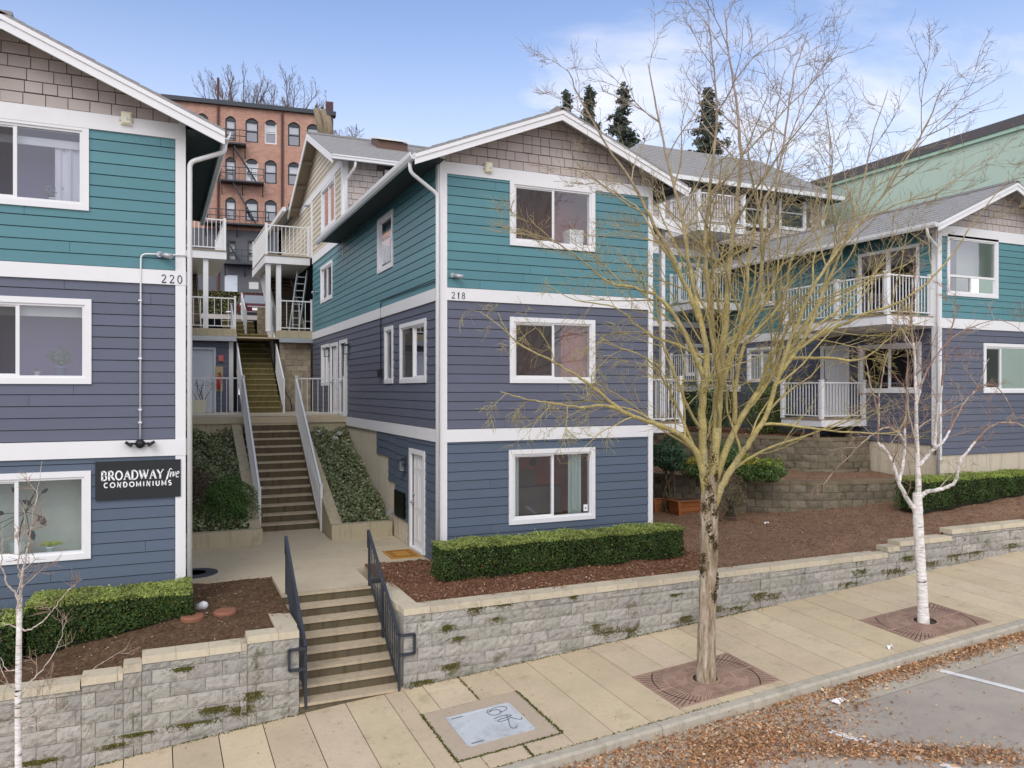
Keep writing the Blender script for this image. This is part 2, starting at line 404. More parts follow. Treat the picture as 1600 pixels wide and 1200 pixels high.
# ---------------------------------------------------------------- light and sky
def world():
    w = bpy.data.worlds.new('World'); scene.world = w; w.use_nodes = True
    n = w.node_tree.nodes; l = w.node_tree.links
    bg = n['Background']; bg.inputs[1].default_value = .135
    sky = n.new('ShaderNodeTexSky'); sky.sky_type = 'NISHITA'; sky.sun_disc = False
    sky.sun_elevation = R(SUN_EL); sky.sun_rotation = R(SUN_ROT); sky.air_density = 1.0; sky.dust_density = .6; sky.ozone_density = 2.0
    tc = n.new('ShaderNodeTexCoord'); sp = n.new('ShaderNodeSeparateXYZ'); l.new(tc.outputs['Generated'], sp.inputs[0])
    def mth(op, a, b=0.0):
        m = n.new('ShaderNodeMath'); m.operation = op
        for s_, v in ((m.inputs[0], a), (m.inputs[1], b)):
            if isinstance(v, (int, float)): s_.default_value = v
            else: l.new(v, s_)
        return m.outputs[0]
    def rng(v, a, b, c=0., d=1.):
        m = n.new('ShaderNodeMapRange'); m.interpolation_type = 'SMOOTHSTEP'
        for i, q in ((1, a), (2, b), (3, c), (4, d)): m.inputs[i].default_value = q
        l.new(v, m.inputs[0]); return m.outputs[0]
    den = mth('ADD', mth('MAXIMUM', sp.outputs[2], 0.0), .22)
    cb = n.new('ShaderNodeCombineXYZ'); l.new(mth('DIVIDE', sp.outputs[0], den), cb.inputs[0]); l.new(mth('DIVIDE', sp.outputs[1], den), cb.inputs[1])
    mp = n.new('ShaderNodeMapping'); mp.inputs['Location'].default_value = (3.1, 1.7, 0); mp.inputs['Scale'].default_value = (.8, 1.25, 1); l.new(cb.outputs[0], mp.inputs[0])
    nz = n.new('ShaderNodeTexNoise'); nz.inputs['Scale'].default_value = .95; nz.inputs['Detail'].default_value = 9; nz.inputs['Roughness'].default_value = .58; nz.inputs['Distortion'].default_value = .35
    l.new(mp.outputs[0], nz.inputs[0])
    east = rng(sp.outputs[0], .1, .85, -.08, .13)            # more cloud towards the right of the view
    low = rng(sp.outputs[2], .05, .42, .17, -.02)            # veil of cloud low down
    cov = mth('ADD', mth('ADD', nz.outputs[0], east), low)
    fac = rng(cov, .5, .72, .0, .93)
    haze = rng(sp.outputs[2], .02, .46, 1.0, 0.)
    behind = rng(sp.outputs[1], .1, -.35, 0., .9)               # unseen overcast added behind the viewer to whiten the light
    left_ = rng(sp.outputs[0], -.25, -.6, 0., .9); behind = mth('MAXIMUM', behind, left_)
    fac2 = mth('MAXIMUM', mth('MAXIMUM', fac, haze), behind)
    mx = n.new('ShaderNodeMix'); mx.data_type = 'RGBA'; l.new(fac2, mx.inputs['Factor'])
    tint = n.new('ShaderNodeMix'); tint.data_type = 'RGBA'; tint.blend_type = 'MULTIPLY'; tint.inputs['Factor'].default_value = 1
    l.new(sky.outputs[0], tint.inputs[6]); tint.inputs[7].default_value = SKYTINT
    l.new(tint.outputs[2], mx.inputs[6]); mx.inputs[7].default_value = CLOUD
    br = n.new('ShaderNodeMix'); br.data_type = 'RGBA'; br.blend_type = 'MULTIPLY'; l.new(behind, br.inputs['Factor']); l.new(mx.outputs[2], br.inputs[6]); br.inputs[7].default_value = (1.42, 1.4, 1.38, 1)   # unseen sky behind and left brightened to light the facades
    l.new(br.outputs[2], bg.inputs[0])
SUN_EL, SUN_ROT = 42, 216
SKYTINT = (1.62, 1.5, 1.56, 1)
CLOUD = (7.3, 7.35, 7.9, 1)
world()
sun = bpy.data.objects.new('sun', bpy.data.lights.new('sun', 'SUN')); COL.objects.link(sun)
sun.data.energy = 1.15; sun.data.angle = R(30); sun.data.color = (1, .965, .91)
sd = Vector((math.sin(R(SUN_ROT)) * math.cos(R(SUN_EL)), math.cos(R(SUN_ROT)) * math.cos(R(SUN_EL)), math.sin(R(SUN_EL))))
sun.rotation_euler = sd.to_track_quat('Z', 'Y').to_euler(); sun.location = (0, -20, 30)
vs = scene.view_settings
vs.view_transform = 'Standard'; vs.look = 'None'; vs.gamma = 1; vs.use_curve_mapping = False; vs.exposure = .09

# ---------------------------------------------------------------- wall faces
class Face:
    def __init__(s, O, U, N): s.O, s.U, s.N = O, U, N
    def __call__(s, u, z, n=0.): return (s.O[0]+s.U[0]*u+s.N[0]*n, s.O[1]+s.U[1]*u+s.N[1]*n, z)
    def pix(s, px, py):
        v = ray(px, py); t = (s.N[0]*s.O[0]+s.N[1]*s.O[1]) / (s.N[0]*v[0]+s.N[1]*v[1])
        p = (v[0]*t, v[1]*t); return ((p[0]-s.O[0])*s.U[0]+(p[1]-s.O[1])*s.U[1], v[2]*t)
def front(Y): return Face((0, Y), (1, 0), (0, -1))
def leftside(X): return Face((X, 0), (0, 1), (-1, 0))
def rightside(X): return Face((X, 0), (0, 1), (1, 0))
def clip(poly, planes):
    for a, b, c in planes:                       # keep a*u + b*z <= c
        out = []
        for i in range(len(poly)):
            p, q = poly[i], poly[(i+1) % len(poly)]
            dp, dq = a*p[0]+b*p[1]-c, a*q[0]+b*q[1]-c
            if dp <= 0: out.append(p)
            if dp * dq < 0:
                t = dp/(dp-dq); out.append((p[0]+(q[0]-p[0])*t, p[1]+(q[1]-p[1])*t))
        poly = out
        if len(poly) < 3: return []
    return poly
def siding(name, T, u0, u1, z0, z1, mat, parent, holes=(), planes=(), course=.181, gap=.012, seed=0):
    m = MB(); g = random.Random(seed*77+int(u0*100)+int(z0*10)); tilt = .012
    k = 0; z = z0
    while z < z1 - .005:
        zt = min(z + course, z1)
        cuts = sorted({z, zt} | {h for o in holes for h in o[2:4] if z < h < zt})
        joints = []; x = u0 + g.uniform(.6, 3.6)
        while x < u1: joints.append(x); x += 3.66
        sh = g.uniform(.95, 1.03)
        for a, b in zip(cuts, cuts[1:]):
            segs = [(u0, u1)]
            for o in holes:
                if o[2] < b - 1e-6 and o[3] > a + 1e-6:
                    ns = []
                    for s0, s1 in segs:
                        if o[0] > s0: ns.append((s0, min(s1, o[0])))
                        if o[1] < s1: ns.append((max(s0, o[1]), s1))
                    segs = [q for q in ns if q[1] - q[0] > .01]
            for s0, s1 in segs:
                bp = clip([(s0, a), (s1, a), (s1, b), (s0, b)], planes)
                if bp: m.face([T(u, w, -.02) for u, w in bp], (.3,)*3)
                js = [s0] + [j for j in joints if s0 + .1 < j < s1 - .1] + [s1]
                for i in range(len(js)-1):
                    p0 = js[i] + (.0025 if i else 0); p1 = js[i+1] - (.0025 if i < len(js)-2 else 0)
                    lo = a + gap if abs(a - z) < 1e-6 else a
                    if b - lo < .004: continue
                    pl = clip([(p0, lo), (p1, lo), (p1, b), (p0, b)], planes)
                    if not pl: continue
                    s2 = sh * g.uniform(.965, 1.035); c = (s2, s2*g.uniform(.99, 1.01), s2*g.uniform(.98, 1.01))
                    dn = lambda w: tilt * (1 - (w - z) / course) + .002
                    m.face([T(u, w, dn(w)) for u, w in pl], c)
                    zl = min(w for _, w in pl); bot = [p for p in pl if abs(p[1] - zl) < 1e-5]
                    if len(bot) == 2:
                        (ua, _), (ub, _) = bot
                        m.face([T(ua, zl, dn(zl)), T(ub, zl, dn(zl)), T(ub, zl, -.02), T(ua, zl, -.02)], c)
        z = zt; k += 1
    return m.build(name, mat, parent, fix=False)
def shingles(name, T, u0, u1, z0, z1, mat, parent, planes=(), holes=(), course=.185, seed=3):
    m = MB(); g = random.Random(seed)
    bp = clip([(u0, z0), (u1, z0), (u1, z1), (u0, z1)], planes)
    if not holes: m.face([T(u, w, -.02) for u, w in bp], (.25,)*3)
    z = z0
    while z < z1:
        zt = min(z + course, z1); x = u0 - g.uniform(0, .3)
        while x < u1:
            w_ = g.choice([.2, .24, .3, .36]); a, b = max(x, u0), min(x + w_ - .011, u1); x += w_
            if b - a < .01: continue
            dz = g.choice([0, 0, .006]); lo = z + .012 + dz
            if any(o[0] < b and o[1] > a and o[2] < zt and o[3] > lo for o in holes): continue
            pl = clip([(a, lo), (b, lo), (b, zt), (a, zt)], planes)
            if not pl: continue
            s2 = g.uniform(.94, 1.05); c = (s2, s2, s2*g.uniform(.98, 1.01))
            dn = lambda w: .012 * (1 - (w - z) / course) + .002
            m.face([T(u, w, dn(w)) for u, w in pl], c)
            zl = min(w for _, w in pl); bot = [p for p in pl if abs(p[1] - zl) < 1e-5]
            if len(bot) == 2: m.face([T(bot[0][0], zl, dn(zl)), T(bot[1][0], zl, dn(zl)), T(bot[1][0], zl, -.02), T(bot[0][0], zl, -.02)], c)
        if holes:
            segs = [(u0, u1)]
            for o in holes:
                if o[2] < zt and o[3] > z:
                    segs = [q for s0, s1 in segs for q in ((s0, min(s1, o[0])), (max(s0, o[1]), s1)) if q[1] - q[0] > .01]
            for s0, s1 in segs:
                q = clip([(s0, z), (s1, z), (s1, zt), (s0, zt)], planes)
                if q: m.face([T(u, w, -.02) for u, w in q], (.25,)*3)
        z = zt
    return m.build(name, mat, parent, fix=False)
def board(name, T, u0, u1, z0, z1, parent, n=.03, mat=None, back=-.02):
    m = MB(); m.fbox(T, u0, u1, z0, z1, back, n); return m.build(name, mat or MAT['white'], parent)

def cloth(m, T, u0, u1, z0, z1, n, waves, amp, seed=0):
    g = random.Random(seed); ph = g.uniform(0, 6)
    def fn(a, b):
        u = u0 + (u1-u0)*a
        return T(u, z0 + (z1-z0)*b, n + amp*math.sin(a*waves*6.283+ph)*(1-.3*b) + amp*.4*math.sin(a*waves*2.3*6.283+1+ph))
    m.grid(fn, max(12, int(waves*10)), 4)
def window(T, u0, u1, z0, z1, parent, style='slider', room='darkroom', depth=1.6, tw=.092, scr=None, glass_='glass', wide=.4, split=.5, label=None):
    """trim is the window itself; frame, panes, screen and the room seen behind are its parts"""
    t = MB()
    t.fbox(T, u0, u1, z1-tw, z1, -.02, .034); t.fbox(T, u0, u1, z0, z0+tw, -.02, .036)
    t.fbox(T, u0, u0+tw, z0+tw, z1-tw, -.02, .034); t.fbox(T, u1-tw, u1, z0+tw, z1-tw, -.02, .034)
    w = t.build('window', MAT['white'], parent)
    if label: w['label'] = label
    a, b, c, d = u0+tw, u1-tw, z0+tw, z1-tw
    f = MB(); e = .036
    f.fbox(T, a, b, d-e, d, -.09, .012); f.fbox(T, a, b, c, c+e, -.09, .016)
    f.fbox(T, a, a+e, c+e, d-e, -.09, .012); f.fbox(T, b-e, b, c+e, d-e, -.09, .012)
    a, b, c, d = a+e, b-e, c+e, d-e; panes = []
    if style == 'slider':
        mid = a + (b-a)*split; f.fbox(T, mid-.026, mid+.026, c, d, -.06, .004)
        s = .028                                     # sash of the sliding half
        f.fbox(T, a, mid-.026, d-s, d, -.05, -.01); f.fbox(T, a, mid-.026, c, c+s, -.05, -.01); f.fbox(T, a, a+s, c+s, d-s, -.05, -.01)
        panes = [(a+s, mid-.026, c+s, d-s, -.035), (mid+.026, b, c, d, -.02)]
    elif style == 'hung':
        mid = c + (d-c)*split; f.fbox(T, a, b, mid-.02, mid+.02, -.06, .004); panes = [(a, b, mid+.02, d, -.02), (a, b, c, mid-.02, -.035)]
    elif style == 'picture3':
        mid = c + (d-c)*.3; f.fbox(T, a, b, mid-.03, mid+.03, -.06, .004); uu = a + (b-a)*.47; f.fbox(T, uu-.02, uu+.02, c, mid-.03, -.06, .004)
        panes = [(a, b, mid+.03, d, -.02), (a, uu-.02, c, mid-.03, -.035), (uu+.02, b, c, mid-.03, -.02)]
    else: panes = [(a, b, c, d, -.02)]
    f.build('frame', MAT['white'], w)
    for i, (p, q, r_, s_, n) in enumerate(panes):
        m = MB(); m.face([T(p, r_, n), T(q, r_, n), T(q, s_, n), T(p, s_, n)]); m.build('pane', MAT[glass_], w)
        if scr is not None and i == scr:
            m = MB(); m.face([T(p, r_, -.006), T(q, r_, -.006), T(q, s_, -.006), T(p, s_, -.006)]); m.build('insect_screen', MAT['screen'], w)
    rm = MB(); A, B, C, D = a-wide, b+wide, c-.35, d+.3; n0, n1 = -.1, -depth
    rm.face([T(A,C,n1), T(B,C,n1), T(B,D,n1), T(A,D,n1)])
    rm.face([T(A,C,n0), T(A,C,n1), T(A,D,n1), T(A,D,n0)]); rm.face([T(B,C,n0), T(B,D,n0), T(B,D,n1), T(B,C,n1)])
    rm.face([T(A,C,n0), T(B,C,n0), T(B,C,n1), T(A,C,n1)]); rm.face([T(A,D,n0), T(A,D,n1), T(B,D,n1), T(B,D,n0)])
    for p, q, r_, s_ in ((A,B,C,c), (A,B,d,D), (A,a,c,d), (b,B,c,d)): rm.face([T(p,r_,n0), T(q,r_,n0), T(q,s_,n0), T(p,s_,n0)])
    rm.build('room_lining', MAT[room], w, fix=False)
    return w, (a, b, c, d)
def blind(T, box, frac, w, n=-.14):
    a, b, c, d = box; m = MB(); m.fbox(T, a-.03, b+.03, d-(d-c)*frac, d+.02, n-.01, n); return m.build('blind', MAT['blind'], w)
def curtain(T, u0, u1, z0, z1, w, waves=3, amp=.03, n=-.16, mat='curtain', seed=0):
    m = MB(); cloth(m, T, u0, u1, z0, z1, n, waves, amp, seed); return m.build('curtain', MAT[mat], w, smooth=True)
def door(T, u0, u1, z0, z1, parent, mat='white', tw=.1, handle_right=False, panels=True):
    t = MB(); t.fbox(T, u0, u1, z1-tw, z1, -.02, .036); t.fbox(T, u0, u0+tw, z0, z1-tw, -.02, .036); t.fbox(T, u1-tw, u1, z0, z1-tw, -.02, .036)
    t.fbox(T, u0+tw, u1-tw, z0-.02, z0+.03, -.1, .05)
    a, b, c, d = u0+tw, u1-tw, z0+.03, z1-tw
    t.fbox(T, a, b, c, d, -.09, -.045)
    w = b-a; h = d-c
    if panels:
        for pu0, pu1 in ((.12, .45), (.55, .88)):
            for pz0, pz1 in ((.08, .36), (.42, .78), (.84, .95)):
                x0, x1, y0, y1 = a+w*pu0, a+w*pu1, c+h*pz0, c+h*pz1
                for q in ((x0, x1, y0, y0+.018), (x0, x1, y1-.018, y1), (x0, x0+.018, y0+.018, y1-.018), (x1-.018, x1, y0+.018, y1-.018)):
                    t.fbox(T, *q, -.05, -.036)
                t.fbox(T, x0+.045, x1-.045, y0+.045, y1-.045, -.05, -.038)
    o = t.build('door', MAT[mat], parent)
    hm = MB(); hu = b-.07 if handle_right else a+.07
    hm.tube([T(hu, c+.95, -.045), T(hu, c+.95, .012)], .012, 8); hm.tube([T(hu, c+.95, .012), T(hu, c+.95, .02), T(hu, c+.95, .05)], [.012, .032, .02], 10)
    hm.tube([T(hu, c+1.12, -.045), T(hu, c+1.12, -.015)], .03, 10)
    hm.build('handle', MAT['galv'], o, smooth=True)
    return o
def gable_roof(parent, xm, zp, slope, x0, x1, y0, y1, th=.05, name='roof'):
    """ridge along Y at xm"""
    m = MB()
    for xe in (x0, x1):
        ze = zp - slope*abs(xe-xm)
        m.hexa([(xm,y0,zp-th),(xe,y0,ze-th),(xe,y1,ze-th),(xm,y1,zp-th),(xm,y0,zp),(xe,y0,ze),(xe,y1,ze),(xm,y1,zp)])
        # shingle courses as low steps
        k = int(abs(xe-xm)/.3)
        for i in range(1, k):
            t = i/k; xa = xm+(xe-xm)*t; za = zp-slope*abs(xa-xm); xb = xm+(xe-xm)*(t-.9/k); zb = zp-slope*abs(xb-xm)
            m.hexa([(xa,y0,za+.001),(xb,y0,zb+.001),(xb,y1,zb+.001),(xa,y1,za+.001),(xa,y0,za+.012),(xb,y0,zb+.002),(xb,y1,zb+.002),(xa,y1,za+.012)])
    m.box(xm-.14, xm+.14, y0, y1, zp-.04, zp+.02)
    return m.build(name, MAT['roof'], parent)
def rake(parent, xm, zp, slope, x0, x1, y, h=.21, t=.035):
    """the two sloping white barge boards of a gable, each a part"""
    for xe in (x0, x1):
        ze = zp - slope*abs(xe-xm); m = MB()
        poly = [(xm, zp-.05), (xe, ze-.05), (xe, ze-.05-h), (xm, zp-.05-h)]
        T = lambda u, z, n: (u, y - n, z)
        m.prism(poly, 0, t, T); m.prism([(xm, zp-.05), (xe, ze-.05), (xe, ze-.12), (xm, zp-.12)], t, t+.02, T)
        m.build('barge_board', MAT['white'], parent)
def gutter(parent, x, y0, y1, z, side):
    """white K gutter along Y; side -1: outside towards -X"""
    m = MB(); s = side
    prof = [(0, 0), (0, -.12), (s*.07, -.125), (s*.105, -.07), (s*.115, -.02), (s*.115, 0), (s*.1, 0), (s*.09, -.05), (s*.06, -.1), (s*.015, -.1), (s*.015, 0)]
    n = len(prof); b = len(m.v)
    for yy in (y0, y1): m.v.extend([(x+p, yy, z+q) for p, q in prof])
    for i in range(n):
        j = (i+1) % n; m.f.append((b+i, b+j, b+n+j, b+n+i)); m.c.append((1,1,1)); m.mi.append(0)
    for k in (0, n): m.f.append(tuple(b+k+i for i in range(n))); m.c.append((1,1,1)); m.mi.append(0)
    return m.build('gutter', MAT['whitemetal'], parent)
def pipe(parent, pts, r=.042, name='downspout', mat='whitemetal'):
    P = [Vector(p) for p in pts]; Q = [P[0]]
    for i in range(1, len(P)-1):
        a = (P[i-1]-P[i]).normalized(); b = (P[i+1]-P[i]).normalized(); d = min(.09, (P[i]-P[i-1]).length/2.2, (P[i+1]-P[i]).length/2.2)
        for k in range(5):
            t = k/4; Q.append((P[i]+a*d)*(1-t)**2 + P[i]*2*t*(1-t) + (P[i]+b*d)*t*t)
    Q.append(P[-1]); m = MB(); m.tube(Q, r, 8); return m.build(name, MAT[mat], parent, smooth=True)
def lantern(name, label, T, u, z, parent=None):
    m = MB(); m.fbox(T, u-.05, u+.05, z-.02, z+.14, .0, .03); m.fbox(T, u-.03, u+.03, z+.08, z+.12, .03, .12)
    m.fbox(T, u-.075, u+.075, z+.06, z+.085, .04, .19)
    for du in (-.065, .055):
        for nn in (.05, .17): m.fbox(T, u+du, u+du+.01, z-.16, z+.06, nn, nn+.01)
    m.fbox(T, u-.075, u+.075, z-.175, z-.16, .04, .19)
    root = thing(name, label, 'wall lamp', T(u, z, 0)); m.build('lamp_body', MAT['dark'], root)
    g = MB(); g.fbox(T, u-.055, u+.055, z-.155, z+.055, .062, .165); g.build('lamp_glass', MAT['glasspale'], root); return root
def flood(name, label, T, u, z, d=1):
    root = thing(name, label, 'floodlight', T(u, z, 0)); m = MB()
    m.tube([T(u, z, .02), T(u, z, .06)], .05, 12); m.tube([T(u, z, .05), T(u+d*.03, z-.01, .09)], .016, 8)
    m.build('bracket', MAT['galv'], root)
    h = MB(); h.tube([T(u+d*.02, z, .09), T(u+d*.09, z-.02, .13), T(u+d*.17, z-.04, .17), T(u+d*.175, z-.042, .172)], [.032, .045, .05, .02], 12)
    h.build('lamp_head', MAT['galv'], root, smooth=True); return root
def alarm(label, T, u, z):
    root = thing('alarm_box', label, 'alarm box', T(u, z, 0)); m = MB()
    m.fbox(T, u-.075, u+.075, z-.1, z+.1, .03, .09); m.fbox(T, u-.055, u+.055, z-.08, z+.08, .09, .11); m.build('housing', MAT['ivory'], root)
    k = MB(); k.tube([T(u+.02, z-.02, .11), T(u+.02, z-.02, .122)], .018, 10); k.build('sounder', MAT['galv'], root)
    for s in (-.0875, .0875): k = MB(); k.fbox(T, u+s-.0125, u+s+.0125, z-.04, z-.02, .04, .06); k.build('fixing_lug', MAT['galv'], root)
    return root

# ---------------------------------------------------------------- stroke lettering
def arc(cx, cy, rx, ry, a0, a1, n=10): return [(cx+rx*math.cos(R(a0+(a1-a0)*i/n)), cy+ry*math.sin(R(a0+(a1-a0)*i/n))) for i in range(n+1)]
# glyph: advance, list of (points, stroke weight 1 = thick, .5 = thin)
SER = {
 'B': (.78, [([(.16,0),(.16,1)],1), ([(.16,1),(.4,1)]+arc(.4,.76,.2,.24,90,-90)+[(.16,.52)],.75), ([(.16,.52),(.42,.52)]+arc(.42,.26,.24,.26,90,-90)+[(.16,0)],.75), ([(.04,0),(.28,0)],.45), ([(.04,1),(.28,1)],.45)]),
 'R': (.84, [([(.16,0),(.16,1)],1), ([(.16,1),(.4,1)]+arc(.4,.74,.22,.26,90,-90)+[(.16,.48)],.75), ([(.4,.48),(.76,0)],1), ([(.04,0),(.3,0)],.45), ([(.04,1),(.28,1)],.45), ([(.68,0),(.86,0)],.45)]),
 'O': (.96, [(arc(.47,.5,.38,.49,0,360,22),.8)]),
 'A': (.9, [([(.12,0),(.45,1)],.55), ([(.45,1),(.8,0)],1), ([(.24,.36),(.67,.36)],.5), ([(.0,0),(.26,0)],.45), ([(.66,0),(.94,0)],.45)]),
 'D': (.92, [([(.16,0),(.16,1)],1), ([(.16,1),(.38,1)]+arc(.38,.5,.42,.5,90,-90,14)+[(.16,0)],.75), ([(.04,0),(.28,0)],.45), ([(.04,1),(.28,1)],.45)]),
 'W': (1.22, [([(.1,1),(.38,0)],1), ([(.38,0),(.62,.95)],.5), ([(.58,1),(.86,0)],1), ([(.86,0),(1.12,1)],.5), ([(.0,1),(.24,1)],.45), ([(1.0,1),(1.22,1)],.45), ([(.5,1),(.7,1)],.45)]),
 'Y': (.86, [([(.1,1),(.43,.46)],1), ([(.43,.46),(.76,1)],.5), ([(.43,.46),(.43,0)],1), ([(.0,1),(.24,1)],.45), ([(.66,1),(.88,1)],.45), ([(.3,0),(.56,0)],.45)]),
 'f': (.34, [([(.48,.98)]+arc(.36,.82,.12,.16,80,170)+[(.08,-.2)]+arc(-.02,-.18,.1,.14,0,-110),.6), ([(.04,.62),(.38,.62)],.45)]),
 'i': (.26, [([(.04,.55),(.16,.64),(.08,.1),(.2,.02)],.6), ([(.2,.84),(.2,.87)],.8)]),
 'v': (.46, [([(.04,.62),(.14,.6),(.16,.02)],.6), ([(.16,.02),(.38,.4),(.36,.62)],.5)]),
 'e': (.42, [([(.08,.3),(.34,.44)]+arc(.24,.48,.12,.16,0,170)+arc(.24,.22,.18,.24,180,320),.55)]),
 '2': (.62, [(arc(.28,.72,.22,.26,160,-20)+[(.06,.02)],.8), ([(.06,.03),(.52,.03),(.54,.16)],.8)]),
 '1': (.5, [([(.12,.82),(.26,.98),(.26,0)],.9), ([(.15,0),(.37,0)],.4)]),
 '8': (.62, [(arc(.28,.75,.18,.23,0,360,16),.75), (arc(.28,.27,.23,.26,0,360,16),.8)]),
 '0': (.62, [(arc(.28,.5,.23,.48,0,360,18),.8)]),
}
SAN = {
 'C': (.86, [(arc(.46,.5,.36,.48,50,310,16),1)]), 'O': (1.0, [(arc(.5,.5,.42,.48,0,360,22),1)]),
 'N': (.86, [([(.12,0),(.12,1),(.7,0),(.7,1)],1)]), 'D': (.86, [([(.12,0),(.12,1),(.34,1)]+arc(.34,.5,.4,.5,90,-90,12)+[(.12,0)],1)]),
 'M': (1.0, [([(.1,0),(.16,1),(.48,.2),(.8,1),(.88,0)],1)]), 'I': (.34, [([(.16,0),(.16,1)],1)]),
 'U': (.84, [([(.12,1),(.12,.36)]+arc(.41,.36,.29,.35,180,360,10)+[(.7,1)],1)]),
 'S': (.72, [(arc(.35,.74,.24,.24,40,270,10)+arc(.35,.26,.26,.26,90,-140,10),1)]),
}
def lettering(m, T, text, font, u, z, h, wt, n0, n1, sx=1., track=0., slant=0.):
    for ch in text:
        adv, strokes = font[ch]
        for pts, k in strokes:
            w = wt*k*.5; P = [(u + (x*sx + y*slant)*h, z + y*h) for x, y in pts]
            L = []; Rr = []
            for i, p in enumerate(P):
                a = P[max(i-1, 0)]; b = P[min(i+1, len(P)-1)]; dx, dz = b[0]-a[0], b[1]-a[1]; q = math.hypot(dx, dz) or 1
                if 0 < i < len(P)-1:
                    e0 = (p[0]-a[0], p[1]-a[1]); e1 = (b[0]-p[0], b[1]-p[1]); l0 = math.hypot(*e0) or 1; l1 = math.hypot(*e1) or 1
                    mt = min(2.2, 1/max(.3, math.sqrt(max(0.02, (1+(e0[0]*e1[0]+e0[1]*e1[1])/(l0*l1))/2))))
                else: mt = 1
                ex = (-dz/q*w*mt, dx/q*w*mt); L.append((p[0]+ex[0], p[1]+ex[1])); Rr.append((p[0]-ex[0], p[1]-ex[1]))
            for i in range(len(P)-1):
                q = [L[i], L[i+1], Rr[i+1], Rr[i]]
                m.hexa([T(a, b, n0) for a, b in q] + [T(a, b, n1) for a, b in q])
        u += (adv*sx + track)*h
    return u
# ---------------------------------------------------------------- railings
def run_rail(parts, a, b, h=1.06, bal=.115, bw=.018, tw=.05, low=.09, posts=(0, 1), pw=.06, cap=True):
    """one run of railing between two floor points; parts = (rails MB, balusters MB, posts list)"""
    rails, bals, pl = parts
    a = Vector(a); b = Vector(b); d = b - a; L = Vector((d.x, d.y, 0)).length
    rails.bar(a + Vector((0,0,h-.02)), b + Vector((0,0,h-.02)), tw, .04); rails.bar(a + Vector((0,0,low)), b + Vector((0,0,low)), .035, .03)
    n = max(2, int(L/bal))
    for i in range(1, n):
        p = a + d*(i/n); bals.bar(p + Vector((0,0,low)), p + Vector((0,0,h-.03)), bw, bw, up=(0,1,0))
    for t in posts:
        p = a + d*t; pl.append((p, h + (.04 if cap else 0), pw))
def make_rail(parent, runs, name='railing', mat='whitemetal', **k):
    rails, bals, pl = MB(), MB(), []
    for r_ in runs:
        kk = dict(k)
        if len(r_) > 2: kk.update(r_[2])
        run_rail((rails, bals, pl), r_[0], r_[1], **kk)
    seen = set(); pm = MB()
    for p, h, w in pl:
        key = (round(p.x, 2), round(p.y, 2))
        if key in seen: continue
        seen.add(key); pm.box(p.x-w/2, p.x+w/2, p.y-w/2, p.y+w/2, p.z-.0, p.z+h)
        pm.box(p.x-w/2-.012, p.x+w/2+.012, p.y-w/2-.012, p.y+w/2+.012, p.z+h, p.z+h+.02)
    o = rails.build(name, MAT[mat], parent)
    return o, bals, pm
def rail_thing(name, label, runs, mat='whitemetal', group=None, loc=None, extra=None, **k):
    root = thing(name, label, 'railing', loc or tuple(runs[0][0]), group)
    o, b, p = make_rail(root, runs, 'handrail', mat, **k)
    b.build('balusters', MAT[mat], root)
    for i in range(0, len(p.f), 12):                     # every post a part of its own
        q = MB(); ids = sorted({j for f in p.f[i:i+12] for j in f}); mp = {j: k for k, j in enumerate(ids)}
        q.v = [p.v[j] for j in ids]; q.f = [tuple(mp[j] for j in f) for f in p.f[i:i+12]]; q.c = [(1,1,1)]*12; q.mi = [0]*12; q.build('post', MAT[mat], root)
    return root
def balcony(parent, x0, x1, y0, y1, z, sides, fascia=.24, posts=(), under=.0):
    m = MB(); m.box(x0, x1, y0, y1, z-fascia, z-.035); b = m.build('balcony', MAT['white'], parent)
    f = MB()
    y = y0
    while y < y1 - .01: f.box(x0-.02, x1+.0, y+.003, min(y+.14, y1), z-.034, z); y += .145
    f.build('deck_boards', MAT['wood'], b)
    runs = []
    i = .06
    for s in sides:
        if s == 'front': runs.append(((x0+i, y0+i, z), (x1-i, y0+i, z)))
        if s == 'left': runs.append(((x0+i, y1, z), (x0+i, y0+i, z)))
        if s == 'right': runs.append(((x1-i, y0+i, z), (x1-i, y1, z)))
    rails, bals, pl = MB(), MB(), []
    for a, c in runs: run_rail((rails, bals, pl), a, c, pw=.1)
    rails.build('top_rail', MAT['whitemetal'], b); bals.build('balusters', MAT['whitemetal'], b)
    done = []
    for p, h, w in pl + [(Vector((q[0], q[1], z)), q[2], .1) for q in posts]:
        if any((p-q).length < .12 for q in done): continue
        done.append(p)
        pm = MB(); pm.box(p.x-w/2, p.x+w/2, p.y-w/2, p.y+w/2, p.z-.02, p.z+h); pm.box(p.x-w/2-.012, p.x+w/2+.012, p.y-w/2-.012, p.y+w/2+.012, p.z+h, p.z+h+.03)
        pm.build('post', MAT['whitemetal'], b)
    return b
def soffit(parent, xm, zp, slope, xa, xb, y0, y1, mat='soffit'):
    m = MB(); y = y0
    za = zp - slope*abs(xa-xm) - .065; zb = zp - slope*abs(xb-xm) - .065
    while y < y1:
        yy = min(y+.29, y1); m.hexa([(xa,y,za-.02),(xb,y,zb-.02),(xb,yy,zb-.02),(xa,yy,za-.02),(xa,y,za),(xb,y,zb),(xb,yy,zb),(xa,yy,za)]); y += .305
    m.fbox(lambda u, w, n: (u, n, w), min(xa,xb), max(xa,xb), min(za,zb)+.0, min(za,zb)+.001, y0, y1)
    return m.build('soffit', MAT[mat], parent)

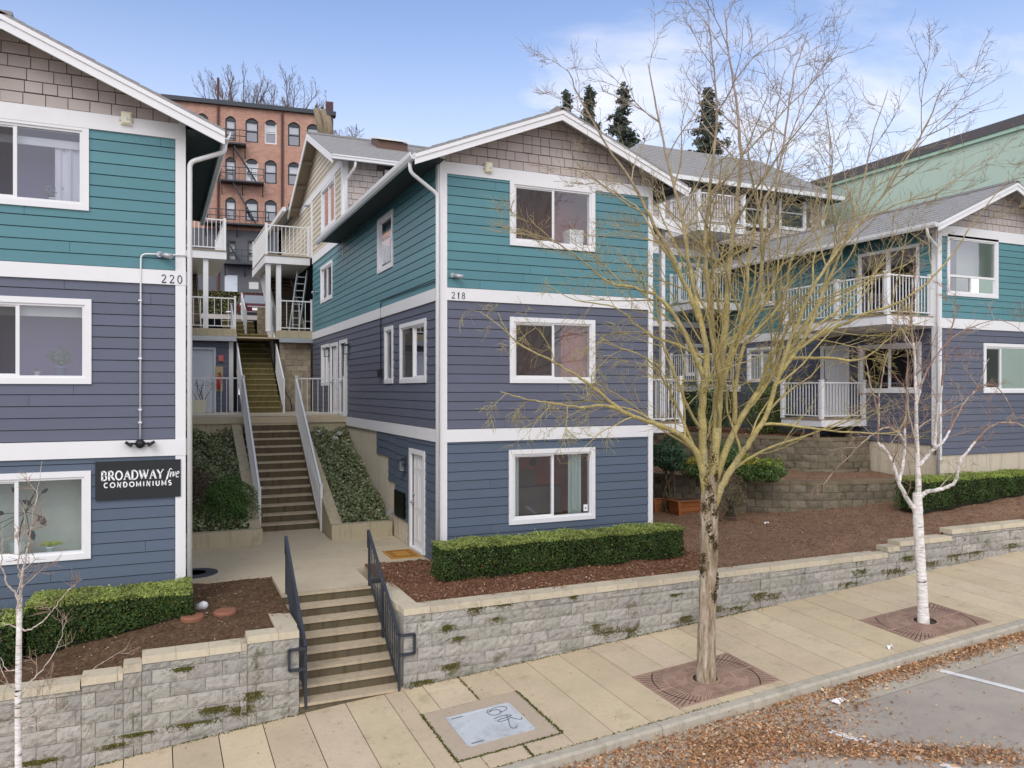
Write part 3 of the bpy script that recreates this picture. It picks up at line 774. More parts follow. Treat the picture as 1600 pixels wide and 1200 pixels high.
# ================================================================ left building (220)
YL, XL = 14.04, .45
TL = front(YL)
left = thing('condo_building', 'blue and teal building with the black sign and number 220, at the left edge', 'building', (XL-2.5, YL, -3.6))
lz = dict(lb=(-1.072, -.81), mb=(1.699, 1.929), gb=(4.073, 4.324))
u0L = -4.6
hw = [(-2.93, -.949, 2.789, 4.12), (-2.90, -.914, .085, 1.409), (-2.92, -.923, -2.641, -1.268)]
hol = lambda L: [(a+.02, b-.02, c+.02, d-.02) for a, b, c, d in L]
siding('siding', TL, u0L, XL-.16, -3.7, lz['lb'][0], MAT['blue'], left, hol(hw[2:]), seed=1)
siding('siding', TL, u0L, XL-.16, lz['lb'][1], lz['mb'][0], MAT['navy'], left, hol(hw[1:2]), seed=2)
siding('siding', TL, u0L, XL-.16, lz['mb'][1], lz['gb'][0], MAT['teal'], left, hol(hw[:1]), seed=3)
xmL, zpL, slL = -2.05, 5.50, .424
pl = [(slL, 1, zpL-.06+slL*xmL), (-slL, 1, zpL-.06-slL*xmL)]
shingles('gable_shingles', TL, u0L, XL-.02, lz['gb'][1], 5.6, MAT['shingle'], left, pl, seed=4)
for k in ('lb', 'mb', 'gb'): board('band_board', TL, u0L, XL-.0, *lz[k], left, n=.04)
board('corner_board', TL, XL-.155, XL, -3.7, lz['lb'][0], left, .032); board('corner_board', TL, XL-.155, XL, lz['lb'][1], lz['mb'][0], left, .032)
board('corner_board', TL, XL-.155, XL, lz['mb'][1], lz['gb'][0], left, .032); board('corner_board', TL, XL-.1, XL, lz['gb'][1], 4.44, left, .032)
RL = rightside(XL)
for z0, z1, mt in ((-3.7, lz['lb'][0], 'blue'), (lz['lb'][1], lz['mb'][0], 'navy'), (lz['mb'][1], 4.42, 'teal')):
    siding('siding', RL, YL, 21.0 if mt == 'teal' else 28.3, z0, z1, MAT[mt], left, seed=9)
for k in ('lb', 'mb'): board('band_board', RL, YL, 22 if k == 'lb' else 28.3, *lz[k], left, n=.03)
bk = MB(); bk.box(u0L, XL-.03, 27.9, 28.0, -3.7, 4.3); bk.box(u0L-.1, u0L, YL, 28, -3.7, 4.3); bk.box(u0L, XL-.03, 20.9, 28, 4.15, 4.2)
bk.prism([(u0L, 4.2), (XL-.05, 4.2), (XL-.05, 4.42), (xmL, 5.4), (u0L, 4.3)], 20.8, 20.9, lambda u, z, n: (u, n, z)); bk.build('rear_wall', MAT['navy'], left)
gable_roof(left, xmL, zpL, slL, u0L-.55, 1.0, 13.56, 21.0); rake(left, xmL, zpL, slL, u0L-.55, 1.02, 13.6, h=.2)
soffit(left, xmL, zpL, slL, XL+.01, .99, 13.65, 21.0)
gutter(left, 1.0, 13.6, 21.0, 4.17, 1)
pipe(left, [(1.04, 13.9, 4.06), (1.04, 13.9, 3.92), (.51, 14.0, 3.72), (.51, 14.0, -3.4)], .04)
rm = [('violetrefl', .9), ('violetrefl', .9), ('paleroom', .5)]
for i, (a, b, c, d) in enumerate(hw):
    w, bx = window(TL, a, b, c, d, left, room=rm[i][0], depth=rm[i][1], scr=0 if i < 2 else None, glass_='glass')
    if i == 0:
        m = MB(); m.fbox(TL, bx[0]-.2, bx[1]+.2, bx[3]-.22, bx[3]-.1, -.2, -.16); m.build('curtain_rail', MAT['white'], w)
        curtain(TL, bx[1]-.36, bx[1]+.1, bx[2]-.1, bx[3]-.15, w, 3, .03, -.22, 'lace', 2)
    if i == 1: blind(TL, bx, .14, w)
# things standing in the two windows with plants
def pot_plant(label, T, u, z, n, pot_r, pot_h, potmat, spread, nleaf, colr, seed, long=False):
    root = thing('potted_plant', label, 'potted plant', T(u, z, n)); c = T(u, z, n)
    m = MB(); m.lathe(c, [(pot_r*.75, 0), (pot_r, pot_h*.8), (pot_r*1.08, pot_h*.82), (pot_r*1.08, pot_h), (pot_r*.9, pot_h), (pot_r*.85, pot_h*.9)], 14); m.build('pot', potmat, root, smooth=True)
    g = np.random.default_rng(seed)
    if long:
        k = MB()
        for i in range(nleaf):
            a = g.uniform(0, 6.28); l = spread*g.uniform(.6, 1.2); P = [Vector(c) + Vector((math.cos(a)*l*t*.8, math.sin(a)*l*t*.3, pot_h + l*(1.1*t - 1.0*t*t))) for t in (0, .25, .5, .75, 1)]
            k.tube(P, [.006, .012, .011, .008, .002], 4, tuple(np.array(colr)*g.uniform(.7, 1.3)))
        k.build('foliage', MAT['leaf'], root)
    else:
        d = g.normal(0, 1, (nleaf, 3)); d /= np.linalg.norm(d, axis=1)[:, None]; r_ = spread*g.uniform(.35, 1, nleaf)[:, None]**.6
        P = np.array(c) + np.array([0, 0, pot_h + spread*.75]) + d*r_*np.array([1, .45, .8])
        cl = np.array(colr)*g.uniform(.6, 1.4, nleaf)[:, None]
        st = MB()
        for i in range(5): st.tube([Vector(c)+Vector((0, 0, pot_h*.9)), Vector(P[i*7])], .006, 4, (.08, .1, .03))
        leafcloud('foliage', P, d, spread*.3, MAT['leaf'], root, None, cl, 1.5, extra=st, seed=seed)
    return root
gb_ = lambda px, py: TL.pix(px, py)
b1 = hw[1]; sill1 = b1[2]+.13
pot_plant('leafy green plant in a large blue-grey pot in the middle left window', TL, gb_(91, 570)[0], sill1, -.3, .085, .15, paint('pot_blue', lin(120, 130, 165), .05), .2, 170, lin(120, 150, 110), 3)
pot_plant('tiny round cactus in a small white pot in the middle left window', TL, gb_(55, 575)[0], sill1, -.22, .045, .06, MAT['letter'], .045, 60, lin(130, 165, 110), 4)
b0 = hw[0]
pot_plant('pale trailing plant in a white pot on the top left window sill', TL, gb_(80, 305)[0], b0[2]+.13, -.26, .06, .08, MAT['letter'], .17, 110, lin(150, 150, 165), 5)
b2 = hw[2]
pot_plant('spiky yellow-green spider plant low in the ground floor window', TL, gb_(76, 855)[0], b2[2]+.1, -.2, .06, .09, MAT['curtain'], .2, 34, lin(170, 190, 60), 6, True)
root = thing('potted_plant', 'tall rubber plant with dark purple leaves behind the ground floor window', 'potted plant', TL(-1.95, -2.6, -.3))
m = MB(); m.lathe(TL(-1.95, -2.6, -.3), [(.09, 0), (.12, .22), (.11, .24)], 14); m.build('pot', MAT['curtain'], root)
m = MB(); m.tube([TL(-1.95, -2.45, -.3), TL(-1.9, -2.1, -.27), TL(-1.78, -1.75, -.25), TL(-1.66, -1.5, -.24)], .012, 6, (.06, .08, .04)); g = random.Random(3)
for u, z, s, a in ((-1.62,-1.62,.1,40), (-1.66,-1.95,.17,-60), (-1.78,-2.16,.16,-70), (-1.75,-1.78,.12,150), (-2.1,-1.9,.12,170), (-2.2,-2.05,.17,200), (-1.95,-1.6,.1,120), (-2.25,-2.2,.15,-80)):
    ca, sa = math.cos(R(a)), math.sin(R(a)); P = [(0, 0), (.35, .3), (.8, .28), (1.25, 0), (.8, -.28), (.35, -.3)]
    m.face([TL(u+(x*ca-y*sa)*s, z+(x*sa+y*ca)*s, -.2-abs(y)*s*.4) for x, y in P], (.03, .035, .05))
    m.bar(TL(-1.83, -1.9, -.25), TL(u, z, -.2), .008, col=(.05, .06, .04))
m.build('foliage', MAT['leaf'], root)
# number, alarm box, floodlight, flood cluster with its conduit, sign
m = MB(); a = gb_(252, 442); b = gb_(281, 430); lettering(m, TL, '220', SER, a[0], a[1], .13, .019, .04, .046, 1.0, .3); m.build('house_number', MAT['numeral'], left)
alarm('ivory alarm box high on the gable of the left building', TL, *gb_(197.5, 187))
a = gb_(262, 399); flood('floodlight', 'small grey floodlight on the teal wall of the left building', TL, a[0]-.12, a[1], 1)
c1, c2, c3 = gb_(299, 400), gb_(219, 399), gb_(219, 690)
cd = thing('conduit', 'thin white conduit running down the navy wall to the twin floodlight', 'conduit', TL(c3[0], c3[1], .05))
pipe(cd, [TL(c1[0], c1[1], .05), TL(c2[0]+.01, c2[1]+.02, .05), TL(c3[0], c3[1], .05)], .013, 'pipe', 'whitemetal')
m = MB()
for py in (470, 560, 640, 660): q = gb_(219, py); m.fbox(TL, q[0]-.025, q[0]+.025, q[1]-.012, q[1]+.012, .0, .07)
m.build('clips', MAT['whitemetal'], cd)
tw = thing('floodlight', 'black twin-head floodlight above the black sign', 'floodlight', TL(c3[0], c3[1]-.03, .04))
m = MB(); z = c3[1]-.03; m.tube([TL(c3[0], z, .04), TL(c3[0], z, .11), TL(c3[0], z-.005, .15)], [.075, .07, .02], 14); m.build('housing', MAT['black'], tw, smooth=True)
for s in (-1, 1):
    m = MB(); m.bar(TL(c3[0]+s*.06, z, .08), TL(c3[0]+s*.13, z+.01, .12), .03); p = [(.1, -.01), (.2, .05), (.22, .02), (.125, -.05)]
    m.prism([(c3[0]+s*x, z+y) for x, y in p], .06, .2, TL); m.build('lamp_head', MAT['black'], tw)
sg = thing('sign', 'black wall sign with white lettering on the blue wall of the left building', 'sign', TL(-.25, -1.45, .02))
board('panel', TL, -.86, XL-.075, -1.742, -1.135, sg, .05, MAT['signface'], back=.016)
m = MB(); a, b = gb_(158, 751), gb_(255, 738); e = lettering(m, TL, 'BROADWAY', SER, -.782, -1.428, .136, .027, .05, .056, .87, .03)
e = lettering(m, TL, 'five', SER, e+.035, -1.420, .14, .021, .05, .056, .9, 0, .14)
lettering(m, TL, 'CONDOMINIUMS', SAN, -.742, -1.545, .075, .016, .05, .056, 1.0, .31); m.build('lettering', MAT['letter'], sg)

# ================================================================ middle building (218)
YC, XC, XR = 14.7, 5.05, 9.99
TC = front(YC); SC = leftside(XC)
mid = thing('condo_building', 'blue and teal gabled building with number 218, in the middle of the picture', 'building', (7.5, YC, -3.5))
cz = dict(lb=(-1.034, -.786), mb=(1.748, 1.994), gb=(4.226, 4.458))
cw = [(6.547, 8.532, 2.924, 4.262), (6.547, 8.532, .13, 1.473), (6.526, 8.532, -2.747, -1.226)]
siding('siding', TC, XC+.15, XR-.115, -3.62, cz['lb'][0], MAT['blue'], mid, hol(cw[2:]), seed=11)
siding('siding', TC, XC+.15, XR-.115, cz['lb'][1], cz['mb'][0], MAT['navy'], mid, hol(cw[1:2]), seed=12)
siding('siding', TC, XC+.15, XR-.115, cz['mb'][1], cz['gb'][0], MAT['teal'], mid, hol(cw[:1]), seed=13)
xmC, zpC, slC = 7.51, 5.69, .404
plC = [(slC, 1, zpC-.06+slC*xmC), (-slC, 1, zpC-.06-slC*xmC)]
shingles('gable_shingles', TC, XC+.02, XR-.02, cz['gb'][1], 5.7, MAT['shingle'], mid, plC, seed=14)
for k in ('lb', 'mb', 'gb'): board('band_board', TC, XC, XR, *cz[k], mid, n=.034 if k != 'gb' else .03)
zs = [-3.62, cz['lb'][0], cz['lb'][1], cz['mb'][0], cz['mb'][1], cz['gb'][0]]
for i in (0, 2, 4):
    board('corner_board', TC, XC, XC+.15, zs[i], zs[i+1], mid, .032); board('corner_board', TC, XR-.115, XR, zs[i], zs[i+1], mid, .032)
    board('corner_board', SC, YC+.002, YC+.14, zs[i] if i else -3.5, zs[i+1] if i < 4 else 4.5, mid, .03)
board('corner_board', TC, XC, XC+.1, cz['gb'][1], 4.6, mid, .03)
# side wall along the stairs
sw = [(SC.pix(626, 0)[0], SC.pix(667, 0)[0], .138, 1.46), (SC.pix(602, 0)[0], SC.pix(615, 0)[0], .14, 1.49), (SC.pix(591, 0)[0], SC.pix(615, 0)[0], 2.86, 4.2),
      (SC.pix(502, 0)[0], SC.pix(520, 0)[0], 2.85, 4.06), (SC.pix(503, 0)[0], SC.pix(515, 0)[0], .12, 1.46)]
sw = [(b, a, c, d) for a, b, c, d in sw]
dr = [(SC.pix(665, 0)[0], SC.pix(641, 0)[0], -3.40, -1.27), (SC.pix(528.5, 0)[0], SC.pix(517, 0)[0], -.76, 1.44), (SC.pix(543, 0)[0], SC.pix(531.5, 0)[0], -.76, 1.46)]
HO = hol(sw + dr)
siding('siding', SC, YC+.14, 16.8, -3.5, cz['lb'][0], MAT['blue'], mid, HO, seed=21)
siding('siding', SC, 16.8, 17.84, -2.93, cz['lb'][0], MAT['blue'], mid, HO, seed=22)
siding('siding', SC, 17.84, 18.4, -2.17, cz['lb'][0], MAT['blue'], mid, HO, seed=23)
siding('siding', SC, 18.4, 19.5, -1.6, cz['lb'][0], MAT['blue'], mid, HO, seed=24)
siding('siding', SC, YC+.14, 28.3, cz['lb'][1], cz['mb'][0], MAT['navy'], mid, HO, seed=25)
siding('siding', SC, YC+.14, 28.3, cz['mb'][1], 4.40, MAT['teal'], mid, HO, seed=26)
siding('siding', SC, YC+.14, 23.4, 4.40, 4.62, MAT['teal'], mid, seed=27)
board('band_board', SC, YC+.002, 22.9, *cz['lb'], mid, n=.034); board('band_board', SC, YC+.002, 28.3, *cz['mb'], mid, n=.034)
board('band_board', SC, 23.6, 28.3, 4.40, 4.66, mid, n=.034)
m = MB(); m.fbox(SC, 16.8, 23.3, -4.2, cz['lb'][0], -.25, -.022); m.build('foundation', MAT['founda'], mid)
for z0, z1, mt in ((-3.6, cz['lb'][0], 'blue'), (cz['lb'][1], cz['mb'][0], 'navy'), (cz['mb'][1], 4.42, 'teal')):
    siding('siding', rightside(XR), YC, 23.4, z0, z1, MAT[mt], mid, seed=29)
for k in ('lb', 'mb'): board('band_board', rightside(XR), YC, 23.4, *cz[k], mid, n=.03)
bk = MB(); bk.box(XC+.03, XR, 28.2, 28.3, -3.5, 4.6); bk.box(XC+.03, XR-.03, 23.5, 23.6, -3.5, 6.0); bk.box(XC+.03, XR, 23.6, 28.3, 4.6, 4.66); bk.box(XR-.1, XR-.03, 23.4, 28.3, -3.5, 4.6); bk.build('rear_wall', MAT['navy'], mid)
gable_roof(mid, xmC, zpC, slC, 4.43, 10.59, 14.2, 23.9); rake(mid, xmC, zpC, slC, 4.41, 10.61, 14.25, h=.19)
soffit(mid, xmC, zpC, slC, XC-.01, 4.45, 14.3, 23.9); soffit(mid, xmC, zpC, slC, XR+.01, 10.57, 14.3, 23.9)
gutter(mid, 4.43, 14.25, 23.9, zpC-slC*(xmC-4.43)-.02, -1); gutter(mid, 10.59, 14.25, 23.9, zpC-slC*(xmC-4.43)-.02, 1)
pipe(mid, [(4.40, 14.5, 4.3), (4.40, 14.5, 4.12), (4.985, 14.62, 3.78), (4.985, 14.62, -3.35)], .038)
for i, (a, b, c, d) in enumerate(cw):
    w, bx = window(TC, a, b, c, d, mid, room='redwall' if i < 2 else 'redwall', depth=.75 if i < 2 else 1.3, scr=0 if i < 2 else None)
    if i == 0:
        m = MB(); m.fbox(TC, bx[1]-.36, bx[1]-.03, bx[2]-.05, bx[2]+.36, -.5, -.2); m.build('lamp_shade', MAT['paper'], w)
    if i == 1: curtain(TC, bx[0]+1.15, bx[1]+.1, bx[2]-.1, bx[3]+.1, w, 6, .02, -.22, 'redwall', 3)
    if i == 2:
        curtain(TC, bx[0]-.05, bx[0]+.17, bx[2]-.1, bx[3]+.1, w, 2, .03, -.18, 'curtain', 4); curtain(TC, bx[1]-.4, bx[1]-.1, bx[2]-.1, bx[3]+.1, w, 3, .035, -.18, 'curtain', 5)
        m = MB(); m.fbox(TC, bx[1]-.13, bx[1]-.03, bx[2]+.04, bx[2]+.18, -.019, -.017); m.build('notice', MAT['letter'], w)
        m = MB(); m.fbox(TC, bx[1]-.1, bx[1]-.06, bx[2]+.09, bx[2]+.115, -.017, -.0155); m.build('notice_print', MAT['numeral'], w)
        m = MB(); cc = TC(bx[0]+.62, bx[3]-.17, -.4); m.lathe(cc, [(.01, .07), (.07, .05), (.085, 0), (.06, -.07), (.02, -.1)], 12); m.bar(TC(bx[0]+.62, bx[3]-.1, -.4), TC(bx[0]+.62, bx[3]+.25, -.4), .012); m.build('pendant_lamp', MAT['black'], w)
        m = MB(); m.fbox(TC, bx[0]+.3, bx[0]+1.5, bx[2]-.1, bx[2]+.5, -1.1, -.8); m.fbox(TC, bx[0]+.45, bx[0]+.95, bx[2]+.5, bx[2]+.85, -1.05, -.98); m.build('cabinet', MAT['darkroom'], w)
for i, (a, b, c, d) in enumerate(sw):
    w, bx = window(SC, a, b, c, d, mid, style='slider' if i in (0, 3, 4) else 'fixed', room='darkroom' if i != 1 else 'greyroom', depth=1.0, scr=1 if i == 0 else None)
    if i in (1,): blind(SC, bx, 1.0, w)
    if i == 2: curtain(SC, bx[0], bx[1], bx[2]-.05, bx[3]+.05, w, 5, .03, -.16, 'lace', 6)
for i, (a, b, c, d) in enumerate(dr): door(SC, a, b, c, d, mid, handle_right=True)
m = MB(); m.fbox(SC, 16.95, 17.75, -2.86, -2.3, .0, .05); m.fbox(SC, 16.99, 17.71, -2.82, -2.34, .05, .06); m.build('access_hatch', MAT['navy'], mid)
m = MB(); m.tube([SC(17.95, -2.85, .02), SC(17.95, -2.85, .16), SC(17.8, -2.87, .18)], .025, 8); m.tube([SC(17.95, -2.78, .1), SC(17.95, -2.92, .1)], .02, 8); m.build('hose_bib', MAT['galv'], mid)
a, b, c = SC.pix(690, 437), SC.pix(597, 468), SC.pix(597, 580)
cd = thing('conduit', 'thin dark cable stapled along the teal side wall above the white band', 'conduit', SC(b[0], b[1], .03))
pipe(cd, [SC(YC+.15, 2.13, .03), SC(19.0, 2.16, .03), SC(19.0, .45, .03)], .011, 'cable', 'black')
m = MB(); m.fbox(SC, 18.93, 19.07, .3, .47, .01, .1); m.build('junction_box', MAT['black'], cd)
lantern('wall_lantern', 'black lantern beside the white ground floor door by the mat', SC, *SC.pix(634.5, 724))
lantern('wall_lantern', 'black lantern beside the nearer white door on the middle deck', SC, *SC.pix(546, 544))
lantern('wall_lantern', 'small dark lantern beside the farther white door on the middle deck', SC, *SC.pix(515.5, 549))
pc = TC.pix
m = MB(); a = pc(704.5, 466.4); lettering(m, TC, '218', SER, a[0], a[1], .125, .017, .034, .04, 1.0, .3); m.build('house_number', MAT['numeral'], mid)
alarm('ivory alarm box high on the gable of the middle building', TC, *pc(761.5, 263))
a = pc(712, 431); flood('floodlight', 'small grey floodlight on the teal wall just above number 218', TC, a[0]-.08, a[1], 1)
m = MB()
a = SC.pix(486, 462); flood('floodlight', 'grey floodlight on the teal side wall near the far deck post', SC, 27.6, a[1], -1)

# ================================================================ tan block behind the middle building
rear = thing('condo_building', 'tan and taupe upper block with grey shingle roof behind the middle building', 'building', (9, 27, 4.6))
YRr, zpR, slR = 27.15, 8.62, .44
plR = [(slR, 1, zpR-.08+slR*YRr), (-slR, 1, zpR-.08-slR*YRr)]
rw = [(SC.pix(524.5, 0)[0], SC.pix(503, 0)[0], 5.15, 6.6)]
siding('siding', SC, 23.42, 31.0, 4.66, 8.6, MAT['tan'], rear, hol(rw), plR, seed=31)
siding('siding', SC, 31.0, 36, 4.66, 6.9, MAT['tan'], rear, seed=32)
board('band_board', SC, 23.4, 31.0, 6.62, 6.86, rear, n=.03); board('corner_board', SC, 23.4, 23.56, 4.66, 6.62, rear, .032); board('corner_board', SC, 28.35, 28.6, 4.66, 6.62, rear, .032)
w, bx = window(SC, *rw[0], rear, room='greyroom', depth=.9)
TR = front(23.4); fw = (TR.pix(601, 0)[0], TR.pix(601, 0)[0]+1.5, 5.6, 6.62)
shingles('shingle_wall', TR, XC+.1, 13.0, 3.6, 6.95, MAT['shingle'], rear, holes=hol([fw]), seed=33)
window(TR, *fw, rear, room='darkroom'); board('corner_board', TR, XC-.02, XC+.14, 3.9, 6.9, rear, .032)
m = MB(); x0, x1 = 4.65, 13.4
for ye in (22.95, 31.35):
    ze = zpR - slR*abs(ye-YRr)
    m.hexa([(x0,YRr,zpR-.06),(x1,YRr,zpR-.06),(x1,ye,ze-.06),(x0,ye,ze-.06),(x0,YRr,zpR),(x1,YRr,zpR),(x1,ye,ze),(x0,ye,ze)])
    k = 14
    for i in range(1, k):
        t = i/k; ya = YRr+(ye-YRr)*t; za = zpR-slR*abs(ya-YRr); yb = YRr+(ye-YRr)*(t-.9/k); zb = zpR-slR*abs(yb-YRr)
        m.hexa([(x0,ya,za),(x1,ya,za),(x1,yb,zb),(x0,yb,zb),(x0,ya,za+.012),(x1,ya,za+.012),(x1,yb,zb+.002),(x0,yb,zb+.002)])
m.box(x0, x1, YRr-.14, YRr+.14, zpR-.04, zpR+.02)
m.hexa([(4.5,31.0,6.78),(9,31.0,8.4),(9,36,8.4),(4.5,36,6.78),(4.5,31.0,6.9),(9,31.0,8.5),(9,36,8.5),(4.5,36,6.9)]); m.build('roof', MAT['roof'], rear)
T2 = lambda u, z, n: (4.66-n, u, z)
for ye in (22.95, 31.35):
    ze = zpR - slR*abs(ye-YRr); q = MB(); q.prism([(YRr, zpR-.03), (ye, ze-.03), (ye, ze-.24), (YRr, zpR-.24)], 0, .035, T2); q.build('barge_board', MAT['white'], rear)
    s = MB(); s.hexa([(4.68,YRr,zpR-.1),(5.04,YRr,zpR-.1),(5.04,ye,ze-.1),(4.68,ye,ze-.1),(4.68,YRr,zpR-.08),(5.04,YRr,zpR-.08),(5.04,ye,ze-.08),(4.68,ye,ze-.08)]); s.build('soffit', MAT['tansoffit'], rear)
    for t in (.28, .58, .88):
        yy = YRr+(ye-YRr)*t; zz = zpR-slR*abs(yy-YRr); lk = MB(); lk.box(4.69, 5.04, yy-.045, yy+.045, zz-.22, zz-.1); lk.build('lookout', MAT['tansoffit'], rear)
gz_ = zpR-slR*(YRr-22.95)
m = MB(); m.box(4.62, 13.4, 22.84, 22.94, gz_-.14, gz_-.02); m.box(4.62, 13.4, 22.82, 22.84, gz_-.06, gz_-.02); m.build('gutter', MAT['whitemetal'], rear)
m = MB(); m.box(4.38, 4.5, 30.9, 36, 6.74, 6.9); m.build('gutter', MAT['whitemetal'], rear)
pipe(rear, [(5.3, 22.9, gz_-.1), (5.3, 22.92, gz_-.3), (5.13, 23.34, gz_-.6), (5.13, 23.34, 4.4)], .04)
m = MB(); m.box(4.9, 13, 35.9, 36, 2, 7); m.box(12.9, 13, 23.45, 36, 2, 7); m.box(5.08, 13, 31.0, 31.1, 4.7, 6.9); m.prism([(23.45, 6.8), (31, 6.8), (YRr, 8.5)], 12.9, 13, lambda u, z, n: (n, u, z)); m.build('rear_wall', MAT['tan'], rear)
m = MB()
xs, ys = 7.15, 25.9; zz = lambda y: zpR - slR*abs(y-YRr)
m.hexa([(xs-.5,ys-.4,zz(ys-.4)),(xs+.5,ys-.4,zz(ys-.4)),(xs+.5,ys+.5,zz(ys+.5)),(xs-.5,ys+.5,zz(ys+.5)),(xs-.5,ys-.4,zz(ys-.4)+.28),(xs+.5,ys-.4,zz(ys-.4)+.28),(xs+.5,ys+.5,zz(ys+.5)+.2),(xs-.5,ys+.5,zz(ys+.5)+.2)])
sk = m.build('skylight', paint('skylight_curb', lin(105, 80, 70), .1), rear)
m = MB(); m.hexa([(xs-.56,ys-.5,zz(ys-.4)+.285),(xs+.56,ys-.5,zz(ys-.4)+.285),(xs+.56,ys+.55,zz(ys+.5)+.205),(xs-.56,ys+.55,zz(ys+.5)+.205),(xs-.56,ys-.5,zz(ys-.4)+.34),(xs+.56,ys-.5,zz(ys-.4)+.34),(xs+.56,ys+.55,zz(ys+.5)+.26),(xs-.56,ys+.55,zz(ys+.5)+.26)]); m.build('skylight_lid', MAT['paper'], sk)
a = SC.pix(483, 322); flood('floodlight', 'black security light on the white post of the tan wall', SC, a[0], a[1], -1)
# ================================================================ right building
XQ, XQ2 = 19.06, 24.1
SQ = leftside(XQ); right = thing('condo_building', 'blue and teal gabled building with three side decks, at the right edge', 'building', (21.5, YC, -2.6))
qz = dict(mb=(1.65, 1.92), gb=(4.12, 4.42))
q1 = TC.pix(1479, 372); q1b = TC.pix(1558.5, 467); q2 = TC.pix(1536, 536); q2b = TC.pix(1536, 614)
qw = [(q1[0], q1b[0], TC.pix(1558.5, 467)[1], 4.18), (q2[0], q2[0]+2.0, q2b[1], q2[1])]
siding('siding', TC, XQ+.15, XQ2, -1.78, qz['mb'][0], MAT['navy'], right, hol(qw[1:]), seed=41)
siding('siding', TC, XQ+.15, XQ2, qz['mb'][1], qz['gb'][0], MAT['teal'], right, hol(qw[:1]), seed=42)
xmQ = (XQ+XQ2)/2; zpQ, slQ = 5.72, .44
plQ = [(slQ, 1, zpQ-.06+slQ*xmQ), (-slQ, 1, zpQ-.06-slQ*xmQ)]
shingles('gable_shingles', TC, XQ+.02, XQ2, qz['gb'][1], 5.7, MAT['shingle'], right, plQ, seed=43)
for k in ('mb', 'gb'): board('band_board', TC, XQ, XQ2, *qz[k], right, n=.034)
board('corner_board', TC, XQ, XQ+.15, -1.9, qz['mb'][0], right, .032); board('corner_board', TC, XQ, XQ+.15, qz['mb'][1], qz['gb'][0], right, .032)
fm = MB(); fm.box(XQ+.03, XQ2, YC+.022, YC+.2, -3.4, -1.78); fm.box(XQ+.03, XQ+.2, YC+.2, 23.6, -3.4, -1.5); fm.build('foundation', MAT['founda'], right)
def spx(px): return SQ.pix(px, 0)[0]
qs = [(spx(1440), spx(1342), -.1, 1.3, 'slider'), (spx(1212), spx(1168), .25, 1.45, 'slider'), (spx(1211), spx(1190), 2.85, 4.0, 'slider')]
qd = [(spx(1327), spx(1283), -.85, 1.35)]
sd_ = (spx(1437), spx(1342), 1.98, 4.0)
HQ = hol([q[:4] for q in qs] + qd + [sd_])
siding('siding', SQ, YC+.14, 23.6, -1.5, qz['mb'][0], MAT['navy'], right, HQ, seed=44)
siding('siding', SQ, YC+.14, 23.6, qz['mb'][1], 4.5, MAT['teal'], right, HQ, seed=45)
board('band_board', SQ, YC, 23.6, *qz['mb'], right, n=.034)
board('corner_board', SQ, YC+.002, YC+.14, -1.5, qz['mb'][0], right, .03); board('corner_board', SQ, YC+.002, YC+.14, qz['mb'][1], 4.45, right, .03)
window(TC, *qw[0], right, style='picture3', room='paleroom', depth=.5, glass_='glasspale')
window(TC, *qw[1], right, room='darkroom', split=.35)
for a, b, c, d, s in qs:
    w, bx = window(SQ, a, b, c, d, right, style=s, room='darkroom', depth=1.1)
    if s == 'slider' and c > .2 and c < 2: curtain(SQ, bx[0], bx[1], bx[2], bx[3], w, 5, .03, -.16, 'curtain', 8)
door(SQ, *qd[0], right, handle_right=True)
# glazed sliding door onto the upper deck
a, b, c, d = sd_
t = MB(); t.fbox(SQ, a, b, d-.09, d, -.02, .034); t.fbox(SQ, a, a+.09, c, d-.09, -.02, .034); t.fbox(SQ, b-.09, b, c, d-.09, -.02, .034); um = (a+b)/2; t.fbox(SQ, um-.05, um+.05, c, d-.09, -.06, .02); t.fbox(SQ, a+.09, um-.05, c, c+.09, -.06, .0); t.fbox(SQ, um+.05, b-.09, c, c+.09, -.06, .0)
gd = t.build('glazed_door', MAT['white'], right)
for p, q in ((a+.09, um-.05), (um+.05, b-.09)):
    m = MB(); m.face([SQ(p, c+.09, -.03), SQ(q, c+.09, -.03), SQ(q, d-.09, -.03), SQ(p, d-.09, -.03)]); m.build('pane', MAT['glass'], gd)
m = MB(); n1 = -1.2; A, B, C, D = a-.2, b+.2, c-.02, d+.2
m.face([SQ(A,C,n1), SQ(B,C,n1), SQ(B,D,n1), SQ(A,D,n1)]); m.face([SQ(A,C,-.1), SQ(A,C,n1), SQ(A,D,n1), SQ(A,D,-.1)]); m.face([SQ(B,C,-.1), SQ(B,D,-.1), SQ(B,D,n1), SQ(B,C,n1)]); m.face([SQ(A,C,-.1), SQ(B,C,-.1), SQ(B,C,n1), SQ(A,C,n1)]); m.face([SQ(A,D,-.1), SQ(A,D,n1), SQ(B,D,n1), SQ(B,D,-.1)]); m.build('room_lining', MAT['darkroom'], gd, fix=False)
gable_roof(right, xmQ, zpQ, slQ, XQ-.58, XQ2+.58, 14.18, 23.7); rake(right, xmQ, zpQ, slQ, XQ-.6, XQ2+.6, 14.22, h=.19)
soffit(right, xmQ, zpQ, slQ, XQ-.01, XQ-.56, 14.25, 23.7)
gutter(right, XQ-.58, 14.22, 23.7, zpQ-slQ*(xmQ-XQ+.58)-.02, -1)
pipe(right, [(XQ-.62, 14.5, 4.25), (XQ-.62, 14.5, 4.05), (XQ-.05, 14.62, 3.75), (XQ-.05, 14.62, -2.4)], .04)
bk = MB(); bk.box(XQ2, XQ2+.1, YC, 23.6, -3, 4.5); bk.box(XQ, XQ2, 23.6, 23.7, -3, 5.4); bk.build('rear_wall', MAT['navy'], right)
